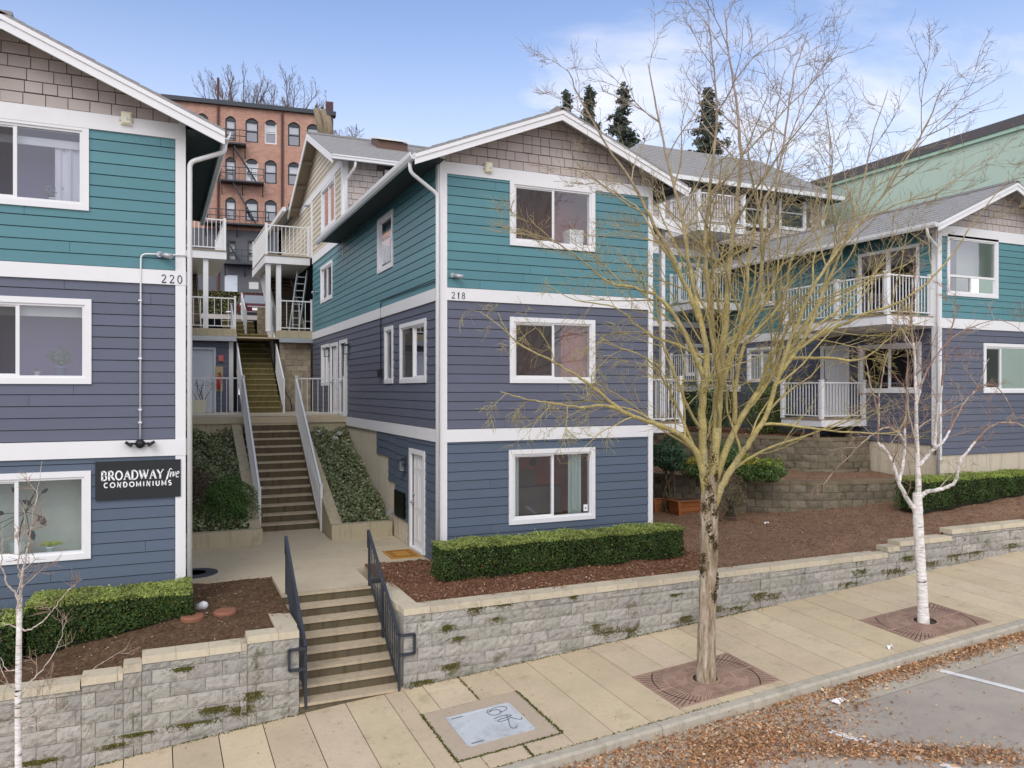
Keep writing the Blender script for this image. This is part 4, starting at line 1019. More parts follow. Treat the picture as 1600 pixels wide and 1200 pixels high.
balcony(right, 17.3, XQ, 14.78, 18.5, 1.96, ('front', 'left'), .26, posts=((17.36, 16.5, 1.08), (17.36, 18.44, 1.08), (19.0, 14.84, 1.08)))
balcony(right, 17.3, XQ, 17.0, 18.6, -.85, ('front', 'left'), .22, posts=((17.36, 18.54, 1.08), (18.98, 17.06, 1.08)))
for x, y in ((17.5, 17.4), (18.8, 17.4)): pm = MB(); pm.box(x-.07, x+.07, y-.07, y+.07, -1.6, -1.08); pm.build('deck_post', MAT['wood'], right)
lantern('wall_lantern', 'dark lantern by the glazed door on the right upper deck', SQ, spx(1338)+.1, 3.5)
# small deck on the far side of the middle building
balcony(mid, XR+.0, 11.76, 15.95, 18.5, -.8, ('front', 'right'), .24, posts=((11.7, 18.4, 1.08), (10.06, 16.01, 1.08)))
# bump out behind it
bo = MB(); T18 = front(18.5)
siding('siding', T18, XR, 12.4, cz['lb'][1], cz['mb'][0], MAT['navy'], mid, seed=46, holes=hol([(11.75, 12.3, .2, 1.45)])); siding('siding', T18, XR, 12.4, cz['mb'][1], 4.3, MAT['teal'], mid, seed=47, holes=hol([(11.7, 12.3, 2.75, 4.1)]))
board('band_board', T18, XR, 12.55, *cz['mb'], mid, n=.04); board('corner_board', T18, 12.4, 12.56, cz['lb'][1], cz['mb'][0], mid, .03); board('corner_board', T18, 12.4, 12.56, cz['mb'][1], 4.4, mid, .03)
window(T18, 11.75, 12.3, .2, 1.45, mid, style='fixed', tw=.08); window(T18, 11.7, 12.3, 2.75, 4.1, mid, style='fixed', tw=.08)
bk = MB(); bk.box(12.5, 12.56, 18.56, 23.4, -.8, 4.4); bk.box(XR, 12.56, 18.5, 23.4, 4.4, 4.5); bk.box(XR, 12.5, 18.56, 23.4, -.9, -.8); bk.build('side_wall', MAT['navy'], mid)
for x in (12.95, ):
    pp = MB(); pp.box(x-.06, x+.06, 18.5, 18.62, -.9, 5.6); pp.build('porch_post', MAT['white'], mid)
m = MB(); m.hexa([(XR-.2,18.1,5.0),(13.3,18.1,4.5),(13.3,23.4,4.5),(XR-.2,23.4,5.0),(XR-.2,18.1,5.1),(13.3,18.1,4.6),(13.3,23.4,4.6),(XR-.2,23.4,5.1)]); m.build('porch_roof', MAT['roof'], mid)
m = MB(); m.hexa([(XR+.3,18.06,4.72),(13.3,18.06,4.28),(13.3,18.1,4.28),(XR+.3,18.1,4.72),(XR+.3,18.06,5.0),(13.3,18.06,4.58),(13.3,18.1,4.58),(XR+.3,18.1,5.0)]); m.build('barge_board', MAT['white'], mid)

# ================================================================ block at the back of the courtyard
back = thing('condo_building', 'taupe block with stacked corner balconies at the back of the courtyard behind the bare tree', 'building', (20, 24.2, -1))
YB = 24.2; TB = front(YB); bx1 = TB.pix(1288, 0)[0]
bw = []
for pa, pb, ya, yb in ((1160, 1197, 290, 353), (1217, 1259, 298, 358)):
    bw.append((TB.pix(pa, ya)[0], TB.pix(pb, ya)[0], TB.pix(pa, yb)[1], TB.pix(pb, ya)[1]))
siding('siding', TB, 15.5, bx1, -1.2, 2.3, MAT['navy'], back, seed=51); siding('siding', TB, 15.5, bx1, 2.5, 4.95, MAT['teal'], back, seed=52)
shingles('shingle_wall', TB, 15.5, bx1, 5.2, 7.6, MAT['shingle'], back, seed=53, holes=hol(bw))
board('band_board', TB, 15.5, bx1, 4.95, 5.2, back, n=.03); board('band_board', TB, 15.5, bx1, 2.3, 2.5, back, n=.03); board('corner_board', TB, bx1-.16, bx1, 5.2, 7.6, back, .032)
for q in bw: window(TB, *q, back, style='hung', room='darkroom', split=.4)
window(TB, 17.6, 18.9, 3.2, 4.7, back, room='darkroom'); window(TB, 17.9, 18.9, .5, 1.7, back, room='darkroom')
m = MB(); ye, yr = 23.6, 28.4; ze, zr = 7.72, 10.4
m.hexa([(15.0,ye,ze-.06),(bx1+.4,ye,ze-.06),(bx1+.4,yr,zr-.06),(18.6,yr,zr-.06),(15.0,ye,ze),(bx1+.4,ye,ze),(bx1+.4,yr,zr),(18.6,yr,zr)])
m.face([(15.0,ye,ze),(18.6,yr,zr),(15.0,33.2,ze)]); m.hexa([(15.0,33.2,ze-.06),(bx1+.4,33.2,ze-.06),(bx1+.4,yr,zr-.06),(18.6,yr,zr-.06),(15.0,33.2,ze),(bx1+.4,33.2,ze),(bx1+.4,yr,zr),(18.6,yr,zr)])
for i in range(1, 16):
    t = i/16; a = ye+(yr-ye)*t; za = ze+(zr-ze)*t; x = 15+3.6*t; m.box(x+.1, bx1+.4, a-.01, a+.2, za-.03, za+.028)
m.build('roof', MAT['roof'], back)
m = MB(); m.box(15.0, bx1+.4, ye-.1, ye, ze-.16, ze-.01); m.build('gutter', MAT['whitemetal'], back)
m = MB(); m.box(15.0, bx1+.3, ye, YB, ze-.2, ze-.17); m.build('soffit', MAT['soffit'], back)
bk = MB(); bk.box(15.5, 15.6, YB, 33, -1.2, 7.6); bk.box(bx1-.1, bx1, YB+.03, 33, -1.2, 7.6); bk.box(15.5, bx1, 32.9, 33, -1.2, 7.6); bk.build('rear_wall', MAT['shingle'], back)
for z in (.2, 3.1, 5.83): balcony(back, 17.2, 19.3, 22.5, YB, z, ('front', 'left'), .28, posts=((19.24, 22.56, 1.08), (17.26, 24.1, 1.08)))
for x in (17.28, 19.2): pm = MB(); pm.box(x-.06, x+.06, 22.5, 22.62, -1.4, -.1); pm.build('balcony_post', MAT['white'], back)

# ================================================================ green building on the right
grn = thing('green_building', 'plain pale green windowless building with dark parapet beyond the right roof', 'building', (30, 20, -2))
m = MB(); m.box(26, 44, 11, 40, -4, 8.55); m.build('wall', MAT['stucco'], grn)
m = MB(); m.box(25.9, 44.1, 10.9, 40.1, 8.55, 8.68); m.build('trim_band', paint('green_trim', lin(165, 195, 175), .03), grn)
m = MB(); m.box(25.86, 44.14, 10.86, 40.14, 8.68, 9.0); m.build('parapet_cap', paint('parapet_metal', lin(88, 84, 86), .15, .6), grn)
m = MB()
for z in (2.2, 5.4): m.box(25.985, 26, 11, 40, z, z+.03)
m.build('wall_joint', MAT['stucco'], grn)

# ================================================================ brick building on the hill
o_ = at_depth(519, 400, 68); an = R(6.9)
TK = Face((o_.x, o_.y), (math.cos(an), -math.sin(an)), (-math.sin(an), -math.cos(an)))
bk_ = thing('brick_building', 'old four storey red brick building with arched windows and fire escape on the hill', 'building', (o_.x-12, o_.y, 8))
zb0, zbd, zbt = 7.2, TK.pix(400, 361)[1], TK.pix(519, 182)[1]
U0 = -30
kw = []                                        # (u0, u1, z0, z1) of the arched windows
cols = [(306, 325), (352, 368.5), (383.5, 403.5), (413.5, 432.5), (450, 469), (479.5, 498.5)]
zr_ = [(TK.pix(410, 224)[1], TK.pix(410, 186)[1]), (TK.pix(410, 286)[1], TK.pix(410, 249)[1]), (TK.pix(410, 346.5)[1], TK.pix(410, 311.5)[1])]
cu = [(TK.pix(a, 250)[0], TK.pix(b, 250)[0]) for a, b in cols]
cu += [(cu[0][0]-3.2*(k+1), cu[0][0]-3.2*(k+1)+1.05) for k in range(3)]
for a, b in cu:
    for c, d in zr_: kw.append((a, b, c, d))
base_w = [(TK.pix(355.6, 0)[0], TK.pix(369, 0)[0], TK.pix(362, 407)[1], TK.pix(362, 376)[1]), (TK.pix(387, 0)[0], TK.pix(404, 0)[0], TK.pix(395, 409)[1], TK.pix(395, 376)[1])]
dk = (TK.pix(351, 0)[0], TK.pix(371, 0)[0], TK.pix(361, 463)[1], TK.pix(361, 430)[1])
def holed(name, T, u0, u1, z0, z1, holes, mat, parent, n=0., deep=-.35):
    m = MB(); zsx = sorted({z0, z1} | {z for h in holes for z in h[2:4] if z0 < z < z1})
    for a, b in zip(zsx, zsx[1:]):
        segs = [(u0, u1)]
        for h in holes:
            if h[2] < b-1e-6 and h[3] > a+1e-6: segs = [q for s0, s1 in segs for q in ((s0, min(s1, h[0])), (max(s0, h[1]), s1)) if q[1]-q[0] > .001]
        for s0, s1 in segs: m.face([T(s0,a,n), T(s1,a,n), T(s1,b,n), T(s0,b,n)])
    for h in holes:
        a, b, c, d = h[:4]
        if c < z0 or d > z1: continue
        for p, q in (((a,c),(a,d)), ((b,c),(b,d)), ((a,c),(b,c)), ((a,d),(b,d))): m.face([T(*p,n), T(*q,n), T(*q,deep), T(*p,deep)])
    return m.build(name, mat, parent)
wlp = dict(origin=(o_.x-12, o_.y, 8))
wal = holed('brick_wall', TK, U0, 0, zbd, zbt, kw, MAT['brick'], bk_)
holed('painted_base', TK, U0, 0, zb0-3, zbd-.02, base_w + [dk], MAT['darkbrick'], bk_, n=.04)
m = MB(); m.fbox(TK, U0, .3, zbt, zbt+.35, -.5, .3); m.build('cornice', MAT['dark'], bk_)
m = MB(); m.fbox(TK, U0, 0, zb0-3, zbt, -16, -.6); m.build('rear_wall', MAT['brick'], bk_)
sash_white = {(3, 0), (2, 1), (1, 9)}
for i, (a, b, c, d) in enumerate(kw):
    col, row = i // 3, i % 3; wm = MAT['white'] if (col, row) in sash_white else MAT['dark']
    m = MB(); t = .11; h = d-c; ar = .32
    m.fbox(TK, a, a+t, c, d-ar, -.3, -.12); m.fbox(TK, b-t, b, c, d-ar, -.3, -.12); m.fbox(TK, a, b, c, c+t, -.3, -.08); m.fbox(TK, a+t, b-t, c+h*.45, c+h*.45+.07, -.28, -.14)
    w = m.build('window', wm, bk_)
    hd = MB(); n = 10; w2 = (b-a)/2; um = (a+b)/2
    hd.prism([(a, d-ar-.05), (b, d-ar-.05), (b, d-.02), (a, d-.02)], -.3, -.14, TK)
    hd.build('window_head', MAT['dark'], w)
    cm = MB()
    for s in range(n):                                       # brick corners left by the segmental arch
        x0, x1 = a+(b-a)*s/n, a+(b-a)*(s+1)/n; zz = lambda x: d - .3*((x-um)/w2)**2
        cm.prism([(x0, zz(x0)), (x1, zz(x1)), (x1, d+.02), (x0, d+.02)], -.13, .002, TK)
    cm.build('arch', MAT['brick'], w)
    gm = MB(); gm.face([TK(a+t,c+t,-.24), TK(b-t,c+t,-.24), TK(b-t,d-ar,-.24), TK(a+t,d-ar,-.24)]); gm.build('pane', MAT['glasspale'], w)
    bl = MB(); k = rnd.choice([.35, .5, .9, .55, .45]); bl.fbox(TK, a, b, c+t, d-.1, -.6, -.55); bl.build('room_lining', MAT['darkroom'], w)
    bl = MB(); bl.fbox(TK, a+t, b-t, d-ar-(h-ar)*k, d-ar, -.36, -.33); bl.build('blind', MAT['blind'], w)
for a, b, c, d in base_w:
    m = MB(); t = .09; m.fbox(TK, a, b, d-t, d, -.3, .02); m.fbox(TK, a, b, c, c+t, -.3, .02); m.fbox(TK, a, a+t, c+t, d-t, -.3, .02); m.fbox(TK, b-t, b, c+t, d-t, -.3, .02); m.fbox(TK, a+t, b-t, c+(d-c)*.4, c+(d-c)*.4+.06, -.25, -.1)
    w = m.build('window', MAT['dark'], bk_); bl = MB(); bl.fbox(TK, a, b, c, d, -.6, -.34); bl.build('blind', MAT['blind'], w)
m = MB(); m.fbox(TK, *dk, -.3, .02); m.fbox(TK, dk[1]-.2, dk[1]-.12, dk[2]+1, dk[2]+1.1, .02, .08); m.build('door', MAT['doorblue'], bk_)
q = (TK.pix(389, 0)[0], TK.pix(404, 0)[0], TK.pix(396, 452)[1], TK.pix(396, 441)[1]); m = MB(); m.fbox(TK, *q, -.1, .08); m.build('small_window', MAT['blind'], bk_)
m = MB()
for px in (341, 441): u = TK.pix(px, 250)[0]; m.tube([TK(u, zb0, .1), TK(u, zbt+(2.2 if px == 341 else .2), .1)], .11, 6)
m.build('drain_pipe', paint('rusty_pipe', lin(92, 60, 54), .15), bk_)
u = TK.pix(515, 170)[0]; m = MB(); m.fbox(TK, u-.3, u+.3, zbt-3, zbt+1.2, -.6, .15); m.build('chimney', paint('dark_chimney', lin(86, 60, 62), .15), bk_)
fe = MB()                                                    # iron fire escape
lv = [(345, 385, 226), (345, 412.5, 284), (320, 420, 349), (350, 415, 412)]; prev = None
for pa, pb, py in lv:
    a, z = TK.pix(pa, py); b, _ = TK.pix(pb, py); fe.fbox(TK, a, b, z-.12, z, .0, 1.0)
    for hh in (.55, 1.05): fe.fbox(TK, a, b, z+hh-.03, z+hh+.03, .95, 1.0); fe.fbox(TK, a, a+.05, z+hh-.03, z+hh+.03, 0, .95); fe.fbox(TK, b-.05, b, z+hh-.03, z+hh+.03, 0, .95)
    n = int((b-a)/.45)
    for i in range(n+1): u = a+(b-a)*i/n; fe.fbox(TK, u-.02, u+.02, z, z+1.05, .96, 1.0)
    for u in (a+.1, (a+b)/2, b-.1): fe.bar(TK(u, z-1.0, .02), TK(u, z-.1, .9), .07)
    if prev:
        for nn in (.4, .75): fe.bar(TK(prev[0], prev[1], nn), TK(prev[0]+(1.9 if True else 0), z, nn), .09)
        k = 10
        for i in range(1, k): t = i/k; fe.fbox(TK, prev[0]+1.9*t-.1, prev[0]+1.9*t+.1, prev[1]+(z-prev[1])*t-.02, prev[1]+(z-prev[1])*t+.02, .4, .75)
    prev = (a+.9, z)
fe.build('fire_escape', MAT['dark'], bk_)
# ================================================================ decks and stairs between the buildings
ZD, ZU = -.76, 2.05
def stairs(name, label, x0, x1, y0, z0, n, run, rise, mats, nose=.02, base=None, cat='stairs'):
    """concrete flight: the treads and the risers are parts"""
    root = thing(name, label, cat, ((x0+x1)/2, y0, z0)); tr = MB(); rs = MB()
    for i in range(n):
        ya = y0+i*run; zb = z0+i*rise
        rs.box(x0, x1, ya+nose, ya+run+nose, (base if base is not None else zb-.3), zb+rise-.04)
        tr.box(x0-.001, x1+.001, ya, ya+run+nose+.01, zb+rise-.04, zb+rise)
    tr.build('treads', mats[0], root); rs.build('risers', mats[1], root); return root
# lower flight from the path up to the middle deck
NR = 14; RISE1 = (ZD+3.40)/NR; RUN1 = (23.0-19.6)/(NR-1)
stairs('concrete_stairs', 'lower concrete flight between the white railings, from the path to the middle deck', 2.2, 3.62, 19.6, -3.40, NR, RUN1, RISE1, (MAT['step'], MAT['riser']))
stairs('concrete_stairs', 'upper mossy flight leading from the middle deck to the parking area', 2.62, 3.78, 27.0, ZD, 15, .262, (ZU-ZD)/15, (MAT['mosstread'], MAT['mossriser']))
sl1 = RISE1/RUN1
rail_thing('stair_railing', 'white railing on the left side of the lower flight', [((2.21, 19.25, -3.40), (2.21, 22.95, ZD))], group='railings of the lower flight', h=1.07, bal=.1)
rail_thing('stair_railing', 'white railing on the right side of the lower flight', [((3.63, 19.25, -3.40), (3.63, 22.95, ZD))], group='railings of the lower flight', h=1.07, bal=.1)
rail_thing('stair_railing', 'white railing on the left side of the upper mossy flight', [((2.55, 26.8, ZD), (2.55, 30.9, ZU))], group='railings of the upper flight', h=1.07, bal=.1)
rail_thing('stair_railing', 'white railing on the right side of the upper mossy flight', [((3.84, 26.8, ZD), (3.84, 30.9, ZU))], group='railings of the upper flight', h=1.07, bal=.1)
# middle deck
m = MB(); m.box(XL, XC, 22.95, 28.4, ZD-.18, ZD); tag(m.build('concrete_deck', MAT['landing'], origin=(2.7, 25, ZD)), 'concrete middle deck spanning between the left and middle buildings', 'deck')
m = MB(); m.box(XL, 2.2, 22.99, 23.2, -3.4, ZD-.184); m.box(3.62, XC-.03, 22.99, 23.2, -3.4, ZD-.184); tag(m.build('retaining_wall', MAT['curbwall'], origin=(2.7, 23, -2)), 'pale concrete wall under the middle deck above the ivy', 'wall')
rail_thing('deck_railing', 'white railing at the front of the middle deck, left of the stairs', [((XL+.05, 23.0, ZD), (2.2, 23.0, ZD))], h=1.09, bal=.135)
rail_thing('deck_railing', 'white railing at the front of the middle deck, right of the stairs', [((3.64, 23.0, ZD), (XC-.06, 23.0, ZD))], h=1.09, bal=.135)
# upper deck either side of the upper flight
for x0, x1, lab in ((XL, 2.5, 'left'), (3.9, XC, 'right')):
    m = MB(); m.box(x0, x1, 28.35, 33.5, ZU-.25, ZU); u = tag(m.build('concrete_deck', MAT['curbwall'], origin=((x0+x1)/2, 30, ZU)), 'stained concrete upper deck on the %s of the upper flight' % lab, 'deck')
    f = MB(); f.box(x0, x1, 28.28, 28.346, ZU-.42, ZU-.26); f.build('fascia', MAT['galv'], u)
    rail_thing('deck_railing', 'white railing along the upper deck on the %s of the upper flight' % lab, [((x0+.05, 28.4, ZU), (x1-.04, 28.4, ZU))], h=1.05, bal=.2)
# rooms and walls below the upper deck
T28 = front(28.6); ud = thing('store_room', 'navy wall with pale door under the left upper deck', 'store room', (1.4, 28.6, ZD))
dd = (T28.pix(290, 0)[0], T28.pix(337, 0)[0], ZD, T28.pix(330, 543)[1])
siding('siding', T28, XL, 2.3, ZD, ZU-.42, MAT['navy'], ud, hol([dd]), seed=61); door(T28, *dd, ud, mat='doorblue', tw=.07, handle_right=True)
board('corner_board', T28, 2.28, 2.42, ZD, ZU-.42, ud, .03)
a = T28.pix(342, 592); ex = thing('fire_extinguisher', 'red fire extinguisher in its cream wall cabinet beside the pale door', 'extinguisher', T28(a[0], a[1]-.3, .02))
m = MB(); m.fbox(T28, a[0]-.13, a[0]+.13, a[1]-.42, a[1]+.42, .0, .04); m.build('backboard', paint('cream_board', lin(190, 170, 135), .1), ex)
m = MB(); c = T28(a[0], a[1]-.34, .12); m.lathe(c, [(.06, 0), (.07, .03), (.07, .36), (.05, .42), (.02, .46), (.02, .5)], 12); m.build('cylinder', MAT['redglass'], ex, smooth=True)
m = MB(); m.bar((c[0]-.05, c[1], c[2]+.52), (c[0]+.06, c[1]-.02, c[2]+.54), .03); m.tube([(c[0]+.03, c[1], c[2]+.5), (c[0]+.1, c[1]-.02, c[2]+.35), (c[0]+.08, c[1]-.03, c[2]+.15)], .012, 6); m.build('hose', MAT['black'], ex)
m = MB(); m.fbox(T28, a[0]-.02, a[0]+.14, a[1]+.6, a[1]+.8, 0, .06); m.build('notice_plate', MAT['redglass'], ex)
ch = thing('planter_box', 'small cream planter with bare stems behind the left deck railing', 'planter', (1.15, 27.6, ZD))
m = MB(); m.hexa([(.85,27.4,ZD),(1.45,27.4,ZD),(1.45,27.8,ZD),(.85,27.8,ZD),(.78,27.35,ZD+.42),(1.52,27.35,ZD+.42),(1.52,27.85,ZD+.42),(.78,27.85,ZD+.42)]); m.build('box', MAT['ivory'], ch)
m = MB(); g = random.Random(5)
for i in range(9): x = .95+g.uniform(0, .5); m.tube([(x, 27.6, ZD+.4), (x+g.uniform(-.2, .3), 27.55, ZD+.4+g.uniform(.3, .7)), (x+g.uniform(-.3, .6), 27.5, ZD+.4+g.uniform(.3, .6))], [.01, .007, .003], 4, (.08, .06, .05))
m.build('stems', MAT['twig'], ch)
def blocks(name, label, x0, x1, y, z0, z1, mat, bw=.4, bh=.2, facey=-1):
    m = MB(); g = random.Random(int(x0*10+y)); r_ = 0; z = z0
    while z < z1-.01:
        x = x0 - (bw/2 if r_ % 2 else 0)
        while x < x1-.01:
            a, b = max(x, x0), min(x+bw, x1); s = g.uniform(.78, 1.15)
            if b-a > .03: m.box(a+.004, b-.004, y+g.uniform(0, .006), y+.2, z+.004, min(z+bh, z1)-.004, (s, s*g.uniform(.97, 1.01), s*g.uniform(.93, 1)))
            x += bw
        z += bh; r_ += 1
    return tag(m.build(name, mat, origin=((x0+x1)/2, y, z0)), label, 'wall')
blocks('block_wall', 'grey concrete block wall under the right upper deck behind the vine', 3.95, XC-.03, 28.6, ZD, ZU-.26, MAT['cmu'])
blocks('block_wall', 'brown block wall on the right of the steps above the upper deck', 3.78, 5.0, 33.6, ZU, ZU+1.3, MAT['cmu'])
vn = MB(); g = random.Random(9)
def vine(p, d, n, r_):
    pts = [Vector(p)]
    for i in range(n): d = (Vector(d) + Vector((g.uniform(-.5, .5), 0, g.uniform(-.1, .5)))).normalized(); pts.append(pts[-1] + d*.22)
    vn.tube(pts, [r_*(1-i/(n+1)) for i in range(n+1)], 5, (.1, .075, .06))
    return pts
P = vine((4.35, 28.52, ZD), (0, 0, 1), 11, .02)
for i in (3, 5, 6, 8, 9): vine(P[i], (g.choice((-1, 1)), 0, .5), 4, .009)
tag(vn.build('vine', MAT['twig'], origin=(4.35, 28.52, ZD)), 'bare brown vine climbing the block wall under the right upper deck', 'vine')
# top decks on posts, with open wooden stairs beneath
for x0, x1, y0, z, px, lab in ((XL, 2.2, 28.6, 4.72, (1.55,), 'left'), (3.5, XC, 28.9, 4.74, (3.62, 3.98), 'right')):
    root = thing('wooden_deck', 'white railed top deck on posts beside the %s building' % ('left' if lab == 'left' else 'tan'), 'deck', ((x0+x1)/2, y0, z))
    m = MB(); m.box(x0, x1, y0, 33, z-.3, z-.04); m.build('fascia', MAT['white'], root); m = MB(); m.box(x0-.01, x1, y0-.03, 33, z-.036, z); m.build('deck_boards', MAT['wood'], root)
    pl = []; xe = x0+.05 if lab == 'right' else x1-.05
    for ra, rb in (((x0+.05, y0+.05, z), (x1-.05, y0+.05, z)), ((xe, y0+.05, z), (xe, 32.9, z))):
        rails, bals = MB(), MB(); run_rail((rails, bals, pl), ra, rb, bal=.13); rails.build('handrail', MAT['whitemetal'], root); bals.build('balusters', MAT['whitemetal'], root)
    done = []
    for p, h, w in pl:
        if any((p-q).length < .1 for q in done): continue
        done.append(p); q = MB(); q.box(p.x-.04, p.x+.04, p.y-.04, p.y+.04, z, z+h); q.build('post', MAT['whitemetal'], root)
    for x in px: q = MB(); q.box(x-.08, x+.08, y0+.1, y0+.26, ZU, z-.3); q.build('support_post', MAT['whitemetal'], root)
    st = thing('wooden_stairs', 'open dark wooden stairs under the %s top deck' % ('left' if lab == 'left' else 'right'), 'stairs', ((x0+x1)/2, 29.6, ZU)); xa, xb = (XL+.05, 1.42) if lab == 'left' else (4.1, 4.95)
    tr, sg_ = MB(), MB(); n = 14
    for i in range(n):
        yy = 29.6+i*.26; zz = ZU+.18*(i+1); tr.box(xa, xb, yy, yy+.27, zz-.045, zz); tr.box(xa, xb, yy+.25, yy+.262, zz, zz+.1)
    for x in (xa-.04, xb+.005): sg_.hexa([(x,29.5,ZU-.1),(x+.04,29.5,ZU-.1),(x+.04,29.5+n*.26,ZU+.18*n-.1),(x,29.5+n*.26,ZU+.18*n-.1),(x,29.5,ZU+.2),(x+.04,29.5,ZU+.2),(x+.04,29.5+n*.26,ZU+.18*n+.2),(x,29.5+n*.26,ZU+.18*n+.2)])
    tr.build('treads', paint('dark_tread', lin(92, 82, 66), .2, .85), st); sg_.build('stringers', paint('grey_stringer', lin(150, 148, 140), .1), st)
rail_thing('stair_railing', 'steep white railing of the wooden stairs under the right top deck', [((3.75, 29.2, ZU), (3.75, 32.6, ZU+2.4))], h=1.0, bal=.15)
lad = MB(); a, b = Vector((4.5, 28.95, ZU)), Vector((4.85, 29.3, 4.3))
for s in (-.17, .17): lad.bar(a+Vector((s, -.05, 0)), b+Vector((s, -.05, 0)), .04, .07)
for i in range(1, 9): p = a.lerp(b, i/9); lad.bar(p+Vector((-.17, -.05, 0)), p+Vector((.17, -.05, 0)), .03)
tag(lad.build('ladder', MAT['galv'], origin=tuple(a)), 'grey metal ladder leaning under the right top deck', 'ladder')
m = MB(); m.box(-12, 2.45, 33.5, 33.62, -1.2, 2.0); m.box(3.75, 16, 33.5, 33.58, -1.2, 2.0); tag(m.build('retaining_wall', MAT['curbwall'], origin=(3, 33.5, -1)), 'concrete wall holding the hillside behind the decks', 'wall')
for xa, xb, q in ((2.42, 2.6, 'left'), (3.79, 3.95, 'right')): m = MB(); m.box(xa, xb, 28.7, 28.9, ZD, ZU-.26); tag(m.build('filler_wall', MAT['navy'], origin=(xa, 28.7, ZD)), 'narrow dark wall strip closing the space %s of the upper flight' % q, 'wall')
# steps on up to the parking area
stairs('concrete_stairs', 'short mossy steps beyond the upper deck with a white nosing', 2.5, 3.7, 33.4, ZU, 4, .3, .19, (MAT['mosstread'], MAT['mossriser']))
m = MB(); m.box(2.5, 3.7, 34.6, 34.75, ZU+.765, ZU+.80); tag(m.build('step_edge', MAT['white'], origin=(3, 34.6, ZU+.76)), 'white painted edge at the top of the short steps', 'step edge')
m = MB(); m.box(XL, 5, 28.4, 33.5, ZU-.3, ZU-.255); tag(m.build('landing', MAT['landing']), kind='structure')
m = MB(); m.box(2.5, 3.9, 30.9, 33.4, ZU-.2, ZU-.004); tag(m.build('path', MAT['mosstread']), kind='structure')
rail_thing('stair_railing', 'short white railing beside the brown block wall above the upper deck', [((3.3, 33.3, ZU), (3.3, 35.0, ZU+.9))], h=1.05, bal=.12)
eb = thing('meter_box', 'grey electrical cabinet beside the brown block wall', 'cabinet', (4.35, 33.3, ZU)); m = MB(); m.box(4.1, 4.55, 33.3, 33.55, ZU+.25, ZU+1.15); m.box(4.13, 4.52, 33.28, 33.3, ZU+.29, ZU+1.11); m.build('housing', MAT['galv'], eb); m = MB(); m.box(4.46, 4.49, 33.25, 33.28, ZU+.65, ZU+.75); m.build('latch', MAT['black'], eb)

# ================================================================ planter walls beside the lower flight, ivy and shrubs
def hill(y): return -3.12 + (y-18.1)*(1.93/4.85)
for x0, x1, cx0, cx1, yf, lab in ((XL, 2.14, 1.9, 2.14, 18.1, 'left'), (3.62, XC-.03, 3.64, 3.9, 17.95, 'right')):
    m = MB(); m.box(x0, x1, yf, yf+.22, -3.7, -3.06)
    m.hexa([(cx0,yf+.22,-3.7),(cx1,yf+.22,-3.7),(cx1,22.985,-3.0),(cx0,22.985,-3.0),(cx0,yf+.22,-3.06),(cx1,yf+.22,-3.06),(cx1,22.985,-.95),(cx0,22.985,-.95)])
    tag(m.build('planter_wall', MAT['curbwall'], origin=((x0+x1)/2, yf, -3.4)), 'pale concrete planter kerb and sloping side wall on the %s of the lower flight' % lab, 'wall')
    sm = MB(); a, b = (x0, cx0) if lab == 'left' else (cx1, x1)
    sm.grid(lambda u, v: (a+(b-a)*u, yf+.2+(22.99-yf-.2)*v, hill(yf+.2+(22.99-yf-.2)*v)-.08+.03*math.sin(9*u+13*v)), 6, 24)
    tag(sm.build('bank', MAT['earth']), kind='structure')
    g = np.random.default_rng(3 if lab == 'left' else 4); n = 12000
    uu, vv = g.uniform(0, 1, n), g.uniform(0, 1, n); y = yf+.2+(22.95-yf-.2)*vv
    P = np.stack([a+(b-a)*uu, y, hill(y)+g.uniform(-.08, .1, n)+.06*np.sin(uu*11+vv*17)], 1)
    cl = np.array(lin(136, 150, 108))*g.uniform(.5, 1.3, n)[:, None]; k = g.uniform(0, 1, n)
    cl[k > .72] = np.array(lin(158, 164, 122))*g.uniform(.7, 1.2, (k > .72).sum())[:, None]; cl[k > .93] = np.array(lin(205, 204, 168)); cl[k < .05] = np.array(lin(110, 80, 50))
    tag(leafcloud('ivy', P, np.tile((0, -.35, .9), (n, 1)), .066, MAT['leaf'], cols=cl, aspect=1.25, jit=.6, seed=7), 'ivy ground cover on the sloping bank %s of the lower flight' % lab, 'ivy', kind='stuff')
